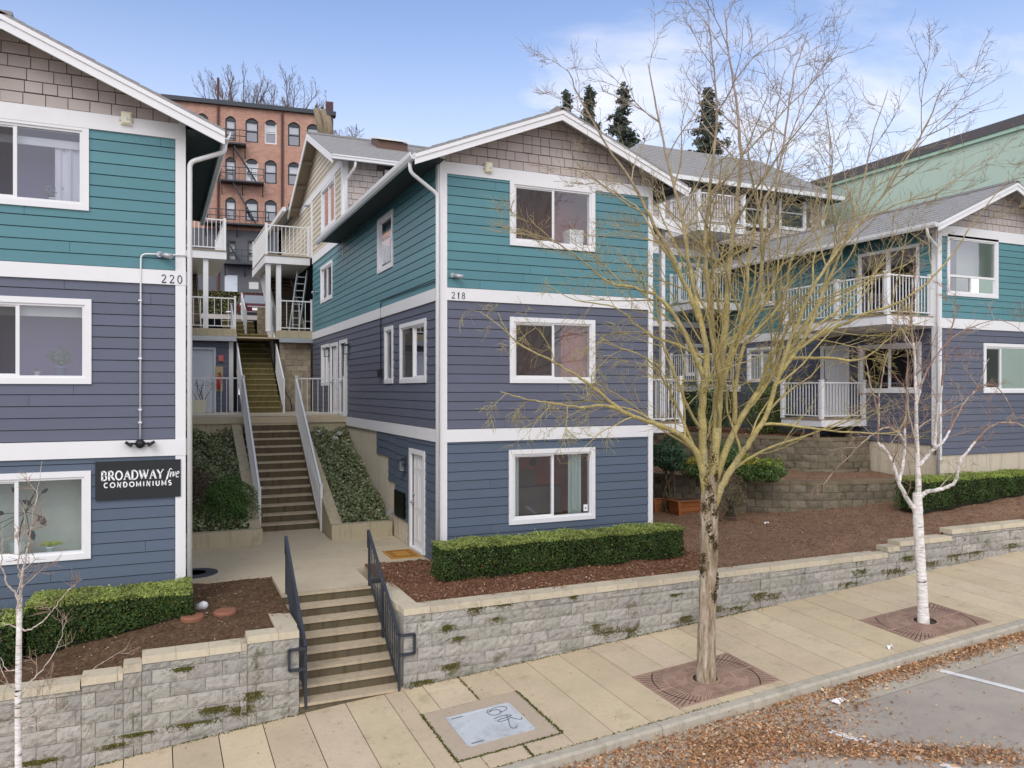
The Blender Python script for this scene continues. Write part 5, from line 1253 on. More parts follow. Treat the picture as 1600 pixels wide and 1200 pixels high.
def bush(name, label, c, rx, ry, rz, n, size, col, seed, aspect=1.8, var=.45, stem=(.05, .04, .03), boxy=0., cat='shrub', accent=None, up=.3):
    g = np.random.default_rng(seed); d = g.normal(0, 1, (n, 3)); d /= np.linalg.norm(d, axis=1)[:, None]
    if boxy: d = d/(np.abs(d).max(1)[:, None]**boxy)
    r_ = (1 - .45*g.uniform(0, 1, n)**2.2)
    lump = 1 + .13*np.sin(d[:, 0]*5+seed)+.11*np.sin(d[:, 1]*6+seed*2)+.12*np.sin(d[:, 2]*7+d[:, 0]*4)
    P = np.array(c)+d*(r_*lump)[:, None]*np.array([rx, ry, rz]); keep = P[:, 2] > c[2]-rz*.97; P, d = P[keep], d[keep]; n = len(P)
    cl = np.array(col)*(1+var*g.uniform(-1, 1, n))[:, None]
    if accent is not None: k = (P[:, 2] > c[2]+rz*.35) & (g.uniform(0, 1, n) > .45); cl[k] = np.array(accent)*(1+.3*g.uniform(-1, 1, k.sum()))[:, None]
    root = thing(name, label, cat, (c[0], c[1], c[2]-rz)); st = MB(); q = random.Random(seed)
    for i in range(14):
        k = q.randrange(n); st.tube([(c[0]+q.uniform(-.3, .3)*rx, c[1]+q.uniform(-.3, .3)*ry, c[2]-rz), tuple((np.array(c)*.6+P[k]*.4)), tuple(P[k])], [.022, .014, .005], 5, stem)
    st.build('stems', MAT['twig'], root); leafcloud('foliage', P, d+np.array([0, 0, up]), size, MAT['leaf'], root, None, cl, aspect, seed=seed); return root
bush('evergreen_shrub', 'rounded bright green evergreen shrub in the left planter beside the stairs', (1.52, 19.05, -2.62), .62, .8, .62, 6500, .055, lin(84, 120, 56), 21, 2.2)
bush('evergreen_shrub', 'dark purple-brown thin shrub squeezed between the left building and the green one', (.8, 19.6, -2.3), .36, .7, .6, 2200, .05, lin(104, 80, 72), 22, 2.2)
g = random.Random(2)
for x, y in ((4.55, 22.2), (4.75, 22.5), (4.2, 22.6)):
    bush('flower_clump', 'small white flower clump at the top of the right ivy bank', (x, y, hill(y)+.12), .09, .09, .07, 60, .06, lin(225, 225, 215), int(x*100), 1.1, .1, cat='flowers')['group'] = 'white flowers at the top of the right ivy bank'
# ================================================================ street
YW, YK = 11.95, 9.13
def gz(X):
    z = -4.868 + .0692*(X-2) - .000423*(X-2)*(X-8.03)
    if X < 3: z -= .0043*min(3-X, 14)**2
    if X > 45: z = gz(45)/.98 + (X-45)*.03
    return z*.98
def zwalk(X, Y): return gz(X) - .031*(YW-Y)
def zroad(X, Y): return gz(X) - .031*(YW-YK) - .14 + (.012*(8.95-Y) if Y > 3 else .012*5.95 - .01*(3-Y))
X0, X1 = -9.0, 46.0
def struct(m, name, mat, **k): return tag(m.build(name, mat, **k), kind='structure')
m = MB(); m.grid(lambda u, v: (-70+u*150, -40+v*48.95, zroad(max(-30, min(75, -70+u*150)), -40+v*48.95)), 100, 40); struct(m, 'road', MAT['asphalt'], fix=False)
m = MB(); m.grid(lambda u, v: (-1500+3000*u, -1500+3000*v, -9.5), 4, 4); struct(m, 'ground', MAT['earth'])
# gutter: pale worn strip along the kerb
m = MB(); m.grid(lambda u, v: (X0+u*(X1-X0), 8.35+v*.61, zroad(X0+u*(X1-X0), 8.35+v*.61)+.006), 80, 3); struct(m, 'gutter', concrete('gutter_concrete', lin(178, 170, 154), .05, .2), fix=False)
# kerb stones
m = MB(); g = random.Random(4); x = X0
while x < X1:
    b = min(x+3.05, X1); n = 6
    for i in range(n):
        a0, a1 = x+(b-x)*i/n + (.006 if i == 0 else 0), x+(b-x)*(i+1)/n
        z = lambda X, Y, d=0: zwalk(X, Y)+d
        f0, f1, bk0 = 8.95, 8.985, YK-.008
        P = lambda X: [(X,f0,zwalk(X,YK)-.3),(X,f0-.012,zwalk(X,YK)-.13),(X,f0,zwalk(X,YK)-.03),(X,f1,zwalk(X,YK)),(X,bk0,zwalk(X,YK)),(X,bk0,zwalk(X,YK)-.3)]
        p, q = P(a0), P(a1)
        for k in range(5): m.face([p[k], q[k], q[k+1], p[k+1]])
    x = b
struct(m, 'kerb', MAT['kerb'])
# sidewalk slabs with open joints; openings for the two tree grates and the utility vault
m = MB(); m.grid(lambda u, v: (X0+u*(X1-X0), YK+v*(YW+.1-YK), zwalk(X0+u*(X1-X0), YK+v*(YW+.1-YK))-.022), 110, 2); struct(m, 'sidewalk_bed', MAT['earth'], fix=False)
GR = [(6.78, 8.64), (11.62, 13.48)]; GY = (9.3, 10.53); VA = (3.5, 5.01, 9.49, 11.0)
m = MB(); g = random.Random(8); JX = 3.81; JS = .6; i0 = int((X0-JX)/JS)-1; jw = .0065
def slab(a, b, c, d):
    if b-a < .02 or d-c < .02: return
    s = g.uniform(.9, 1.06); col = (s, s*g.uniform(.985, 1.01), s*g.uniform(.95, 1.02)); a += jw; b -= jw; c += jw; d -= jw
    p = [(a,c),(b,c),(b,d),(a,d)]; m.hexa([(x,y,zwalk(x,y)-.09) for x, y in p]+[(x,y,zwalk(x,y)) for x, y in p], col)
for i in range(i0, int((X1-JX)/JS)+1):
    a, b = JX+i*JS, JX+(i+1)*JS; cuts = [(a, b)]
    xs_ = sorted({a, b} | {x for q in GR for x in q if a < x < b} | {x for x in VA[:2] if a < x < b})
    for p, q in zip(xs_, xs_[1:]):
        mid_ = (p+q)/2; hole = None
        for r0, r1 in GR:
            if r0 < mid_ < r1: hole = GY
        if VA[0] < mid_ < VA[1]: hole = VA[2:]
        if hole: slab(p, q, YK, hole[0]); slab(p, q, hole[1], YW+.02)
        else: slab(p, q, YK, YW+.02)
struct(m, 'sidewalk', MAT['walk'])
# moss and grit strips in the joints around the vault
gq = np.random.default_rng(12); L = []
for (xa, ya), (xb, yb), n in (((VA[0], VA[2]), (VA[0], VA[3]), 420), ((VA[1], VA[2]), (VA[1], VA[3]), 520), ((VA[0], VA[2]), (VA[1], VA[2]), 420), ((4.41, VA[3]), (4.41, YW), 160), ((4.41, YK), (4.41, VA[2]), 120), ((3.0, YK), (7.5, YK), 300), ((-3, YW-.02), (2, YW-.02), 900), ((3.55, YW-.02), (11, YW-.02), 1300)):
    t = gq.uniform(0, 1, n); w = gq.normal(0, .012 if ya != YW-.02 else .022, n)
    x = xa+(xb-xa)*t+(w if xa == xb else 0); y = ya+(yb-ya)*t+(w if ya == yb else 0)
    L.append(np.stack([x, y, [zwalk(p, q)+.006 for p, q in zip(x, y)]], 1))
P = np.concatenate(L); n = len(P)
tag(leafcloud('moss', P, np.tile((0, 0, 1.), (n, 1)), .022, MAT['leaf'], cols=np.array(lin(104, 108, 34))*gq.uniform(.5, 1.2, n)[:, None], aspect=1.2, seed=2), 'green moss growing in the pavement joints', 'moss', kind='stuff')
# utility vault with its galvanised cover and scrawled tag
va = thing('vault_cover', 'square concrete utility vault in the sidewalk with graffiti on its metal cover', 'vault cover', ((VA[0]+VA[1])/2, (VA[2]+VA[3])/2, zwalk(4.25, 10.2)))
m = MB(); a, b, c, d = VA[0]+.008, VA[1]-.008, VA[2]+.008, VA[3]-.008; pa = (3.77, 4.74, 9.78, 10.69)
for q in ((a,b,c,pa[2]), (a,b,pa[3],d), (a,pa[0],pa[2],pa[3]), (pa[1],b,pa[2],pa[3])):
    p = [(q[0],q[2]),(q[1],q[2]),(q[1],q[3]),(q[0],q[3])]; m.hexa([(x,y,zwalk(x,y)-.1) for x, y in p]+[(x,y,zwalk(x,y)+.002) for x, y in p])
m.build('concrete_frame', MAT['slab'], va)
zc = lambda x, y, h=0: (x, y, zwalk(x, y)+h)
m = MB(); p = [(pa[0]+.01,pa[2]+.01),(pa[1]-.01,pa[2]+.01),(pa[1]-.01,pa[3]-.01),(pa[0]+.01,pa[3]-.01)]; m.hexa([zc(x,y,-.05) for x, y in p]+[zc(x,y,.004) for x, y in p])
for (x0, y0), (x1, y1) in ((p[0], p[1]), (p[1], p[2]), (p[2], p[3]), (p[3], p[0])): m.bar(zc(x0, y0, .006), zc(x1, y1, .006), .03, .012)
m.build('metal_cover', MAT['panel'], va)
m = MB(); VP = lambda u, v: zc(pa[0]+u*(pa[1]-pa[0]), pa[2]+v*(pa[3]-pa[2]), .0075)
for st_ in ([(.66,.98),(.6,.9),(.62,.76),(.72,.72),(.82,.78),(.8,.9),(.7,.93),(.62,.86),(.7,.98),(.86,1.0),(.95,.92),(.9,.8),(.78,.8)],
            [(.62,.62),(.72,.66),(.85,.64),(.92,.58),(.8,.56),(.68,.56),(.62,.5),(.7,.47),(.84,.5)], [(.84,.66),(.78,.4),(.72,.2),(.78,.14),(.84,.22)], [(.84,.56),(.92,.42),(.99,.36),(1.0,.44)]):
    pts = [Vector(VP(.02+u*.95, .02+v*.93)) for u, v in st_]
    for k in range(3):
        nn = [pts[0]];
        for a_, b_ in zip(pts, pts[1:]): nn += [a_*.75+b_*.25, a_*.25+b_*.75]
        pts = nn + [pts[-1]]
    m.tube(pts, .006, 5)
for v0 in (.06, .93): m.bar(VP(.06, v0), VP(.24, v0), .02, .002)
m.build('tag', MAT['graffiti'], va)
# tree grates
def grate(x0, x1, label):
    cx, cy = (x0+x1)/2, (GY[0]+GY[1])/2; root = thing('tree_grate', label, 'tree grate', zc(cx, cy), 'cast iron tree grates')
    m = MB(); hx, hy = (x1-x0)/2, (GY[1]-GY[0])/2; zz = lambda x, y, h=0: (cx+x, cy+y, zwalk(cx+x, cy+y)+h)
    edge = lambda t: min(hx/max(1e-6, abs(math.cos(t))), hy/max(1e-6, abs(math.sin(t))))
    n = 84; r0 = .2; rings = [r0, .30, .46, .62, .8, 1.2]
    for i in range(n):
        t0 = 2*math.pi*i/n; dt = 2*math.pi/n
        for j in range(len(rings)-1):
            ra, rb = rings[j], rings[j+1]
            solid = (j in (1, 2) and (i//6) % 2 == 0 and j == 1)
            w = dt*(.96 if solid or (j == 2 and (i//7) % 3 == 1) else .8)
            quad = []
            for (rr, tt) in ((ra+.018, t0), (ra+.018, t0+w), (rb, t0+w), (rb, t0)): e = edge(tt)-.03; r_ = min(rr, e); quad.append((r_*math.cos(tt), r_*math.sin(tt)))
            if math.hypot(quad[3][0]-quad[0][0], quad[3][1]-quad[0][1]) > .01: m.face([zz(x, y, .002) for x, y in quad])
        for r_ in rings[:4]:
            q = []
            for rr, tt in ((r_-.012, t0), (r_-.012, t0+dt), (r_+.022, t0+dt), (r_+.022, t0)): e = edge(tt)-.01; k = min(rr, e); q.append((k*math.cos(tt), k*math.sin(tt)))
            m.face([zz(x, y, .0035) for x, y in q])
    for (a, b), (c, d) in (((-hx,-hy),(hx,-hy)), ((hx,-hy),(hx,hy)), ((hx,hy),(-hx,hy)), ((-hx,hy),(-hx,-hy))): m.bar(zz(a*.985, b*.98, -.004), zz(c*.985, d*.98, -.004), .035, .02)
    m.bar(zz(-hx+.02, 0, .0), zz(-r0, 0, .0), .03, .012); m.bar(zz(r0, 0, .0), zz(hx-.02, 0, .0), .03, .012)
    m.build('iron_plate', MAT['grate'], root)
    m = MB(); p = [(-hx,-hy),(hx,-hy),(hx,hy),(-hx,hy)]; m.face([zz(x, y, -.02) for x, y in p]); m.build('soil_pit', MAT['pit'], root)
    return root
grate(*GR[0], 'rusty cast iron tree grate around the trunk of the big bare tree'); grate(*GR[1], 'rusty cast iron tree grate around the white birch')
# road markings
def stripe(p, q, w, breaks=()):
    m = MB(); a, b = Vector((p[0], p[1], 0)), Vector((q[0], q[1], 0)); d = b-a; s = Vector((-d.y, d.x, 0)).normalized()*w/2; n = 20
    for i in range(n):
        if any(lo < i/n < hi for lo, hi in breaks): continue
        u, v = a+d*(i/n), a+d*((i+1)/n); m.face([(x.x, x.y, zroad(x.x, x.y)+.007) for x in (u-s, v-s, v+s, u+s)])
    return struct(m, 'parking_line', MAT['roadpaint'], fix=False)
stripe((11.15, 8.6), (12.3, 3.4), .11); stripe((8.2, 7.95), (9.3, 4.6), .11, ((.34, .39), (.62, .66)))
# leaf litter along the kerb
gq = np.random.default_rng(5); n = 22000
x = gq.uniform(-6, 16.5, n); w = np.where(x < 9.6, .34+.8*np.exp(-((x-7.0)/2.3)**2), .34-.012*(x-9.6))
y = 8.94-np.abs(gq.normal(0, 1, n))*w*.55
k2 = 6000; xp = gq.normal(6.9, .8, k2); yp = 8.15+gq.normal(0, .36, k2); x = np.concatenate([x, xp]); y = np.concatenate([y, yp])
k3 = 3000; t = gq.uniform(0, 1, k3); xs3 = 7.6+t*1.9+gq.normal(0, .16, k3); ys3 = 7.75-t*1.5+gq.normal(0, .14, k3); x = np.concatenate([x, xs3]); y = np.concatenate([y, ys3])
k4 = 700; x = np.concatenate([x, gq.uniform(4, 15, k4)]); y = np.concatenate([y, gq.uniform(4.5, 8.9, k4)])
keep = y < 8.94; x, y = x[keep], y[keep]; n = len(x)
P = np.stack([x, y, [zroad(a, b)+.012 for a, b in zip(x, y)]], 1); P[:, 2] += gq.exponential(.012, n)
pal = np.array([lin(204, 158, 114), lin(222, 180, 138), lin(176, 132, 96), lin(238, 206, 168), lin(136, 102, 80), lin(208, 148, 106)])
cl = pal[gq.integers(0, 6, n)]*gq.uniform(.75, 1.2, n)[:, None]
tag(leafcloud('leaf_litter', P, np.tile((0, 0, 1.), (n, 1)), .05*gq.choice([.45, .7, 1., 1.3], n, p=[.3, .3, .28, .12]), MAT['litter'], cols=cl, aspect=1.8, jit=.6, seed=3), 'drift of brown fallen leaves along the kerb and over the parking bay', 'fallen leaves', kind='stuff')
n = 420; x = gq.uniform(-3, 15, n); y = gq.uniform(9.2, 11.9, n); P = np.stack([x, y, [zwalk(a, b)+.008 for a, b in zip(x, y)]], 1)
tag(leafcloud('scattered_leaves', P, np.tile((0, 0, 1.), (n, 1)), .03, MAT['litter'], cols=pal[gq.integers(0, 6, n)], jit=.2, seed=6), 'a few tiny dry leaves scattered over the sidewalk', 'fallen leaves', kind='stuff')
def scrap(label, x, y, fz, s, seed):
    g = random.Random(seed); m = MB()
    m.grid(lambda u, v: (x+(u-.5)*s*1.6, y+(v-.5)*s, fz(x, y)+.02+.03*math.sin(u*7+seed)*math.cos(v*5)+g.uniform(0, .015)), 5, 4)
    tag(m.build('paper_scrap', MAT['letter'], origin=(x, y, fz(x, y))), label, 'litter')
scrap('crumpled white paper scrap lying in the leaves beside the kerb', *zc(9.0, 8.52)[:2], zroad, .14, 3)
scrap('small pale scrap on the sidewalk near the birch grate', 11.0, 9.35, zwalk, .07, 4)

# ================================================================ split-face block walls
def block_course_wall(name, label, segs, caps, y, base, mat=None, face=-1, bl=.457, bh=.2, seed=0, zfun=None):
    """caps: list of (x0, x1, ztop); courses hang from each cap down to the ground"""
    root = thing(name, label, 'wall', (caps[0][0], y, base(caps[0][0]))); m = MB(); cp = MB(); g = random.Random(seed); ch = .1
    for x0, x1, zt in caps:
        x = x0
        while x < x1-.01:
            b = min(x+.43, x1); s = g.uniform(.9, 1.08); jy = g.uniform(-.008, .008)
            if b-x > .03: cp.hexa([(x+.002,y-.025+jy,zt-ch),(b-.002,y-.025+jy,zt-ch),(b-.002,y+.3,zt-ch),(x+.002,y+.3,zt-ch),(x+.002,y-.012+jy,zt),(b-.002,y-.012+jy,zt),(b-.002,y+.3,zt),(x+.002,y+.3,zt)], (s, s, s*.98))
            x = b
    top0 = max(c[2] for c in caps) - ch; k = 0
    xa, xb = caps[0][0], caps[-1][1]
    def top_at(X):
        for x0, x1, zt in caps:
            if x0 <= X <= x1: return zt-ch
        return caps[-1][2]-ch
    while k < 14:
        z1 = top0-k*bh; z0 = z1-bh; x = xa-(bl/2 if k % 2 else 0)
        while x < xb-.01:
            pieces = []; a = max(x, xa); b = min(x+bl, xb); x += bl
            cuts = sorted({a, b} | {c[0] for c in caps if a < c[0] < b})
            for p, q in zip(cuts, cuts[1:]):
                if q-p < .03: continue
                mid_ = (p+q)/2; t = min(z1, top_at(mid_)); gb0 = base(mid_)-.08
                if t <= z0+.01 or t < gb0: continue
                s = g.uniform(.84, 1.1); c = (s, s*g.uniform(.98, 1.01), s*g.uniform(.95, 1.0)); j = g.uniform(-.007, .007)
                lo = max(z0, gb0-.1); nx, nz = 7, 4; e = .0025
                V = [[None]*(nz+1) for _ in range(nx+1)]
                for ix in range(nx+1):
                    for iz in range(nz+1):
                        ed = (ix in (0, nx)) or (iz in (0, nz)); dy = (.0 if ed else -.012+g.uniform(-.009, .009))+j
                        V[ix][iz] = (p+e+(q-p-2*e)*ix/nx, y+dy, lo+e+(t-lo-2*e)*iz/nz)
                for ix in range(nx):
                    for iz in range(nz): m.face([V[ix][iz], V[ix+1][iz], V[ix+1][iz+1], V[ix][iz+1]], c)
                m.hexa([(p+e,y+.008+j,lo+e),(q-e,y+.008+j,lo+e),(q-e,y+.2,lo+e),(p+e,y+.2,lo+e),(p+e,y+.008+j,t-e),(q-e,y+.008+j,t-e),(q-e,y+.2,t-e),(p+e,y+.2,t-e)], c)
        k += 1
    m.build('blocks', mat or MAT['block'], root, fix=False); cp.build('cap_stones', MAT['cap'], root)
    bm_ = MB()
    for x0, x1, zt in caps: bm_.box(x0+.01, x1-.01, y+.06, y+.22, base(x0)-.6, zt-ch-.01)
    bm_.build('backfill', MAT['pit'], root)
    return root, m
capL = [(-8.5, -2.2, -3.98), (-2.2, -.9, -3.88), (-.9, -.4, -3.83), (-.4, -.17, -3.74), (-.17, 1.2, -3.645), (1.2, 1.93, -3.55)]
capR = [(3.52, 14.0, -3.42), (14.0, 14.35, -3.31), (14.35, 15.95, -3.22), (15.95, 18.9, -3.08), (18.9, 26, -2.95)]
baseW = lambda X: gz(X)
block_course_wall('block_retaining_wall', 'grey split-face block wall stepping down to the left of the front steps', None, capL, YW, baseW, seed=1)
block_course_wall('block_retaining_wall', 'long grey split-face block wall stepping up to the right of the front steps', None, capR, YW, baseW, seed=2)
TW = front(YW-.018); gq = np.random.default_rng(14); L = []
for px, py, w, h in ((215,1147,26,5),(175,1165,22,6),(300,1132,34,9),(335,1108,22,10),(380,1108,20,14),(398,1085,18,12),(285,1045,16,6),(60,1190,30,8),(742,952,12,9),(785,946,14,5),(772,967,10,5),(697,980,14,7),(715,997,12,5),(705,1040,14,8),(660,1065,20,5),(950,985,20,12),(985,982,14,14),(937,978,14,8),(897,932,6,6),(1057,929,10,4),(1187,930,14,9),(1212,929,10,7),(1117,952,14,9),(1070,967,16,10),(1150,950,16,6),(1400,892,24,9),(1420,872,12,7),(1327,912,20,6),(1495,870,20,9),(1525,865,16,8),(1582,852,16,7),(1345,893,14,8),(1455,880,18,6)):
    u, z = TW.pix(px, py); s = .011*(u+14)/18; n = int(46*(w*h)**.5); q = gq.normal(0, .5, (n, 2)); q[:, 1] = -np.abs(q[:, 1])+.3; L.append(np.stack([u+q[:, 0]*w*s, np.full(n, YW-.006)-gq.exponential(.006, n), z+q[:, 1]*h*s*1.1], 1))
P = np.concatenate(L); P = P[P[:, 2] > np.array([gz(x) for x in P[:, 0]])]; n = len(P)
tag(leafcloud('moss', P, np.tile((0, -1., .5), (n, 1)), .019, MAT['leaf'], cols=np.array(lin(112, 108, 42))*gq.uniform(.5, 1.3, n)[:, None], aspect=1.2, jit=.5, seed=5), 'olive moss cushions on the face of the block walls', 'moss', kind='stuff')
# returns beside the front steps
def wall_return(label, x, side, zt, y1, mat='block'):
    root = thing('block_retaining_wall', label, 'wall', (x, YW, zt)); m = MB(); cp = MB(); g = random.Random(int(x*10)); xs0, xs1 = (x, x+.3) if side > 0 else (x-.3, x)
    z = zt-.1; k = 0
    while z > -4.9:
        y = YW+.22-(.2 if k % 2 else 0)
        while y < y1:
            s = g.uniform(.75, 1.1); j = g.uniform(-.01, .01); fx_ = (x-.01+j) if side > 0 else (x+.01+j); a, b = max(y, YW+.215), min(y+.457, y1)
            if b-a > .03: m.box(min(fx_, x+side*.25), max(fx_, x+side*.25), a+.004, b-.004, z-.2+.004, z-.004, (s, s*.99, s*.96))
            y += .457
        z -= .2; k += 1
    y = YW+.305
    while y < y1: s = g.uniform(.9, 1.08); cp.box(xs0-.02 if side > 0 else xs0, xs1 if side > 0 else xs1+.02, y+.002, min(y+.43, y1)-.002, zt-.1, zt, (s, s, s*.97)); y += .43
    m.build('blocks', MAT['block'], root); cp.build('cap_stones', MAT['cap'], root)
wall_return('short block return wall on the left of the front steps', 1.93, -1, -3.55, 13.35); wall_return('short block return wall on the right of the front steps', 3.52, 1, -3.42, 13.75)

# ================================================================ front steps, path, landings
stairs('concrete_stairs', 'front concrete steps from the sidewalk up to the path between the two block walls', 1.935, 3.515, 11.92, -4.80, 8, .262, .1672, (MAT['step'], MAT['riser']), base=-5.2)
def zl(Y): return -3.46+(Y-13.75)*.0125
m = MB()
for a, b, c, d in ((1.95, 3.5, 14.03, 15.2), (XL-.2, XC, 15.2, 18.1), (2.15, 3.62, 18.1, 19.9)):
    p = [(a,c),(b,c),(b,d),(a,d)]; m.hexa([(x,y,zl(y)-.25) for x, y in p]+[(x,y,zl(y)) for x, y in p])
p = [(1.95,13.90),(3.5,13.90),(3.5,14.022),(1.95,14.022)]; m.hexa([(x,y,zl(y)-.25) for x, y in p]+[(x,y,zl(y)) for x, y in p])
struct(m, 'path', MAT['landing'])
def dark_rail(label, x, side):
    root = thing('handrail', label, 'handrail', (x, 11.95, -4.7), 'dark handrails of the front steps')
    a = Vector((x, 13.86, -2.5)); b = Vector((x, 11.93, -3.80)); r_, bl = MB(), MB()
    r_.bar(a, b, .045, .045); lo = Vector((0, 0, -.78)); r_.bar(a+lo, b+lo, .03, .03); r_.bar(a, a+Vector((0, .0, 0)) + Vector((0, .001, -.3)), .045)
    for t in (.03, .5, 1): p = a.lerp(b, t); q = MB(); q.bar(p, p+Vector((0, 0, -.9 if t > .9 else -.96)), .04, .04, up=(0, 1, 0)); q.build('post', MAT['rail'], root)
    for i in range(1, 19):
        if i == 9: continue
        p = a.lerp(b, i/18.5); bl.bar(p, p+lo, .014, .014, up=(0, 1, 0))
    q = Vector((side*.24, -.0, 0)); c = b+Vector((0, -.03, -.01)); r_.bar(b+Vector((0,-.03,-.01)), c+q, .04); r_.bar(c+q, c+q+Vector((0,0,-.3)), .04, up=(0, 1, 0)); r_.bar(c+q+Vector((0,0,-.3)), c+Vector((0,0,-.3)), .04)
    r_.build('rail', MAT['rail'], root); bl.build('balusters', MAT['rail'], root)
dark_rail('dark slate handrail on the left of the front steps', 2.02, -1); dark_rail('dark slate handrail on the right of the front steps', 3.44, 1)
# manhole, doormat
mh = thing('manhole_cover', 'round dark manhole cover in the landing by the left building', 'manhole cover', (.66, 15.95, zl(15.95)))
m = MB(); m.lathe((.66, 15.95, zl(15.95)), [(.42, -.02), (.42, .007), (.39, .009)], 32); m.build('rim', MAT['dark'], mh); m = MB(); m.lathe((.66, 15.95, zl(15.95)), [(.385, .004), (.38, .0105)], 32)
for r_ in (.1, .2, .3): m.lathe((.66, 15.95, zl(15.95)), [(r_+.01, .010), (r_+.008, .0145), (r_-.008, .0145)], 24)
m.build('lid', MAT['dark'], mh)
mt = thing('doormat', 'tan coir doormat in front of the white ground floor door', 'doormat', (4.72, 15.95, zl(15.95)))
m = MB(); m.box(4.36, 4.98, 15.62, 16.42, zl(15.95)-.005, zl(15.95)+.018); m.build('pile', MAT['coir'], mt)
m = MB(); zt = zl(15.95)+.018
for e in (.07, .13):
    a, b, c, d = 4.36+e, 4.98-e, 15.62+e, 16.42-e
    for q in ((a,b,c,c+.018), (a,b,d-.018,d), (a,a+.018,c+.018,d-.018), (b-.018,b,c+.018,d-.018)): m.box(*q, zt-.004, zt+.003)
m.build('border_lines', MAT['matline'], mt)

# ================================================================ planting beds and hedges
def soil_grid(name, fn, nu, nv, mat, chips=0, label='', seed=1, sz=.05):
    g = np.random.default_rng(seed); m = MB(); rg = random.Random(seed)
    def f(u, v): x, y, z = fn(u, v); return (x, y, z+.02*math.sin(x*5.1+seed)*math.sin(y*4.3)+rg.uniform(-.012, .012))
    m.grid(f, nu, nv, lambda u, v: (rg.uniform(.85, 1.1),)*3)
    if chips:
        uv = g.uniform(0, 1, (chips, 2)); P = np.array([fn(*q) for q in uv]); P[:, 2] += .018+.02*np.sin(P[:, 0]*5.1+seed)*np.sin(P[:, 1]*4.3)
        pal = np.array([lin(168, 122, 92), lin(128, 88, 66), lin(200, 164, 130), lin(100, 70, 56), lin(220, 198, 168)]); cl = pal[g.choice(5, chips, p=[.32, .3, .2, .13, .05])]*g.uniform(.7, 1.15, chips)[:, None]
        o = leafcloud(name, P, np.tile((0, 0, 1.), (chips, 1)), sz, MAT['litter'], cols=cl, aspect=2.6, jit=.35, extra=None, seed=seed); o.data.materials.append(mat)
        tag(o, 'bark chips strewn over ' + label, 'bark mulch', kind='stuff'); o.name = 'bark_chips'
    return struct(m, name, mat, fix=False, smooth=True)
def capz(caps, X):
    return sum(next((c for a, b, c in caps if a <= X+d <= b), caps[-1][2] if X > caps[-1][0] else caps[0][2]) for d in (-.15, 0, .15))/3
def edge(caps, X, Y, z): t = max(0, min(1, (Y-12.2)/.9)); t = t*t*(3-2*t); return (capz(caps, X)-.035)*(1-t)+z*t
def zsoilL(X, Y): return edge(capL, X, Y, -3.56+min(0, (X-.3))*.17+.02*(Y-12.2))
soil_grid('planting_bed', lambda u, v: (-8+u*9.95, YW+.2+v*3.15, zsoilL(-8+u*9.95, YW+.2+v*3.15)+(.03 if v > .9 else 0)), 90, 28, MAT['earth'], 3800, 'the bed in front of the left building', 31, .045)
def zsoilM(X, Y): return edge(capR, X, Y, -3.47+.02*(Y-12.2)+(0.07*max(0, X-10.5))+(max(0, X-9)*.01*(Y-12.2)))
soil_grid('planting_bed', lambda u, v: (3.7+u*6.6, YW+.2+v*(3.12 if u < .2 else 2.75), zsoilM(3.7+u*6.6, YW+.2+v*3)), 70, 30, MAT['mulch'], 9000, 'the bed in front of the middle building', 32, .05)
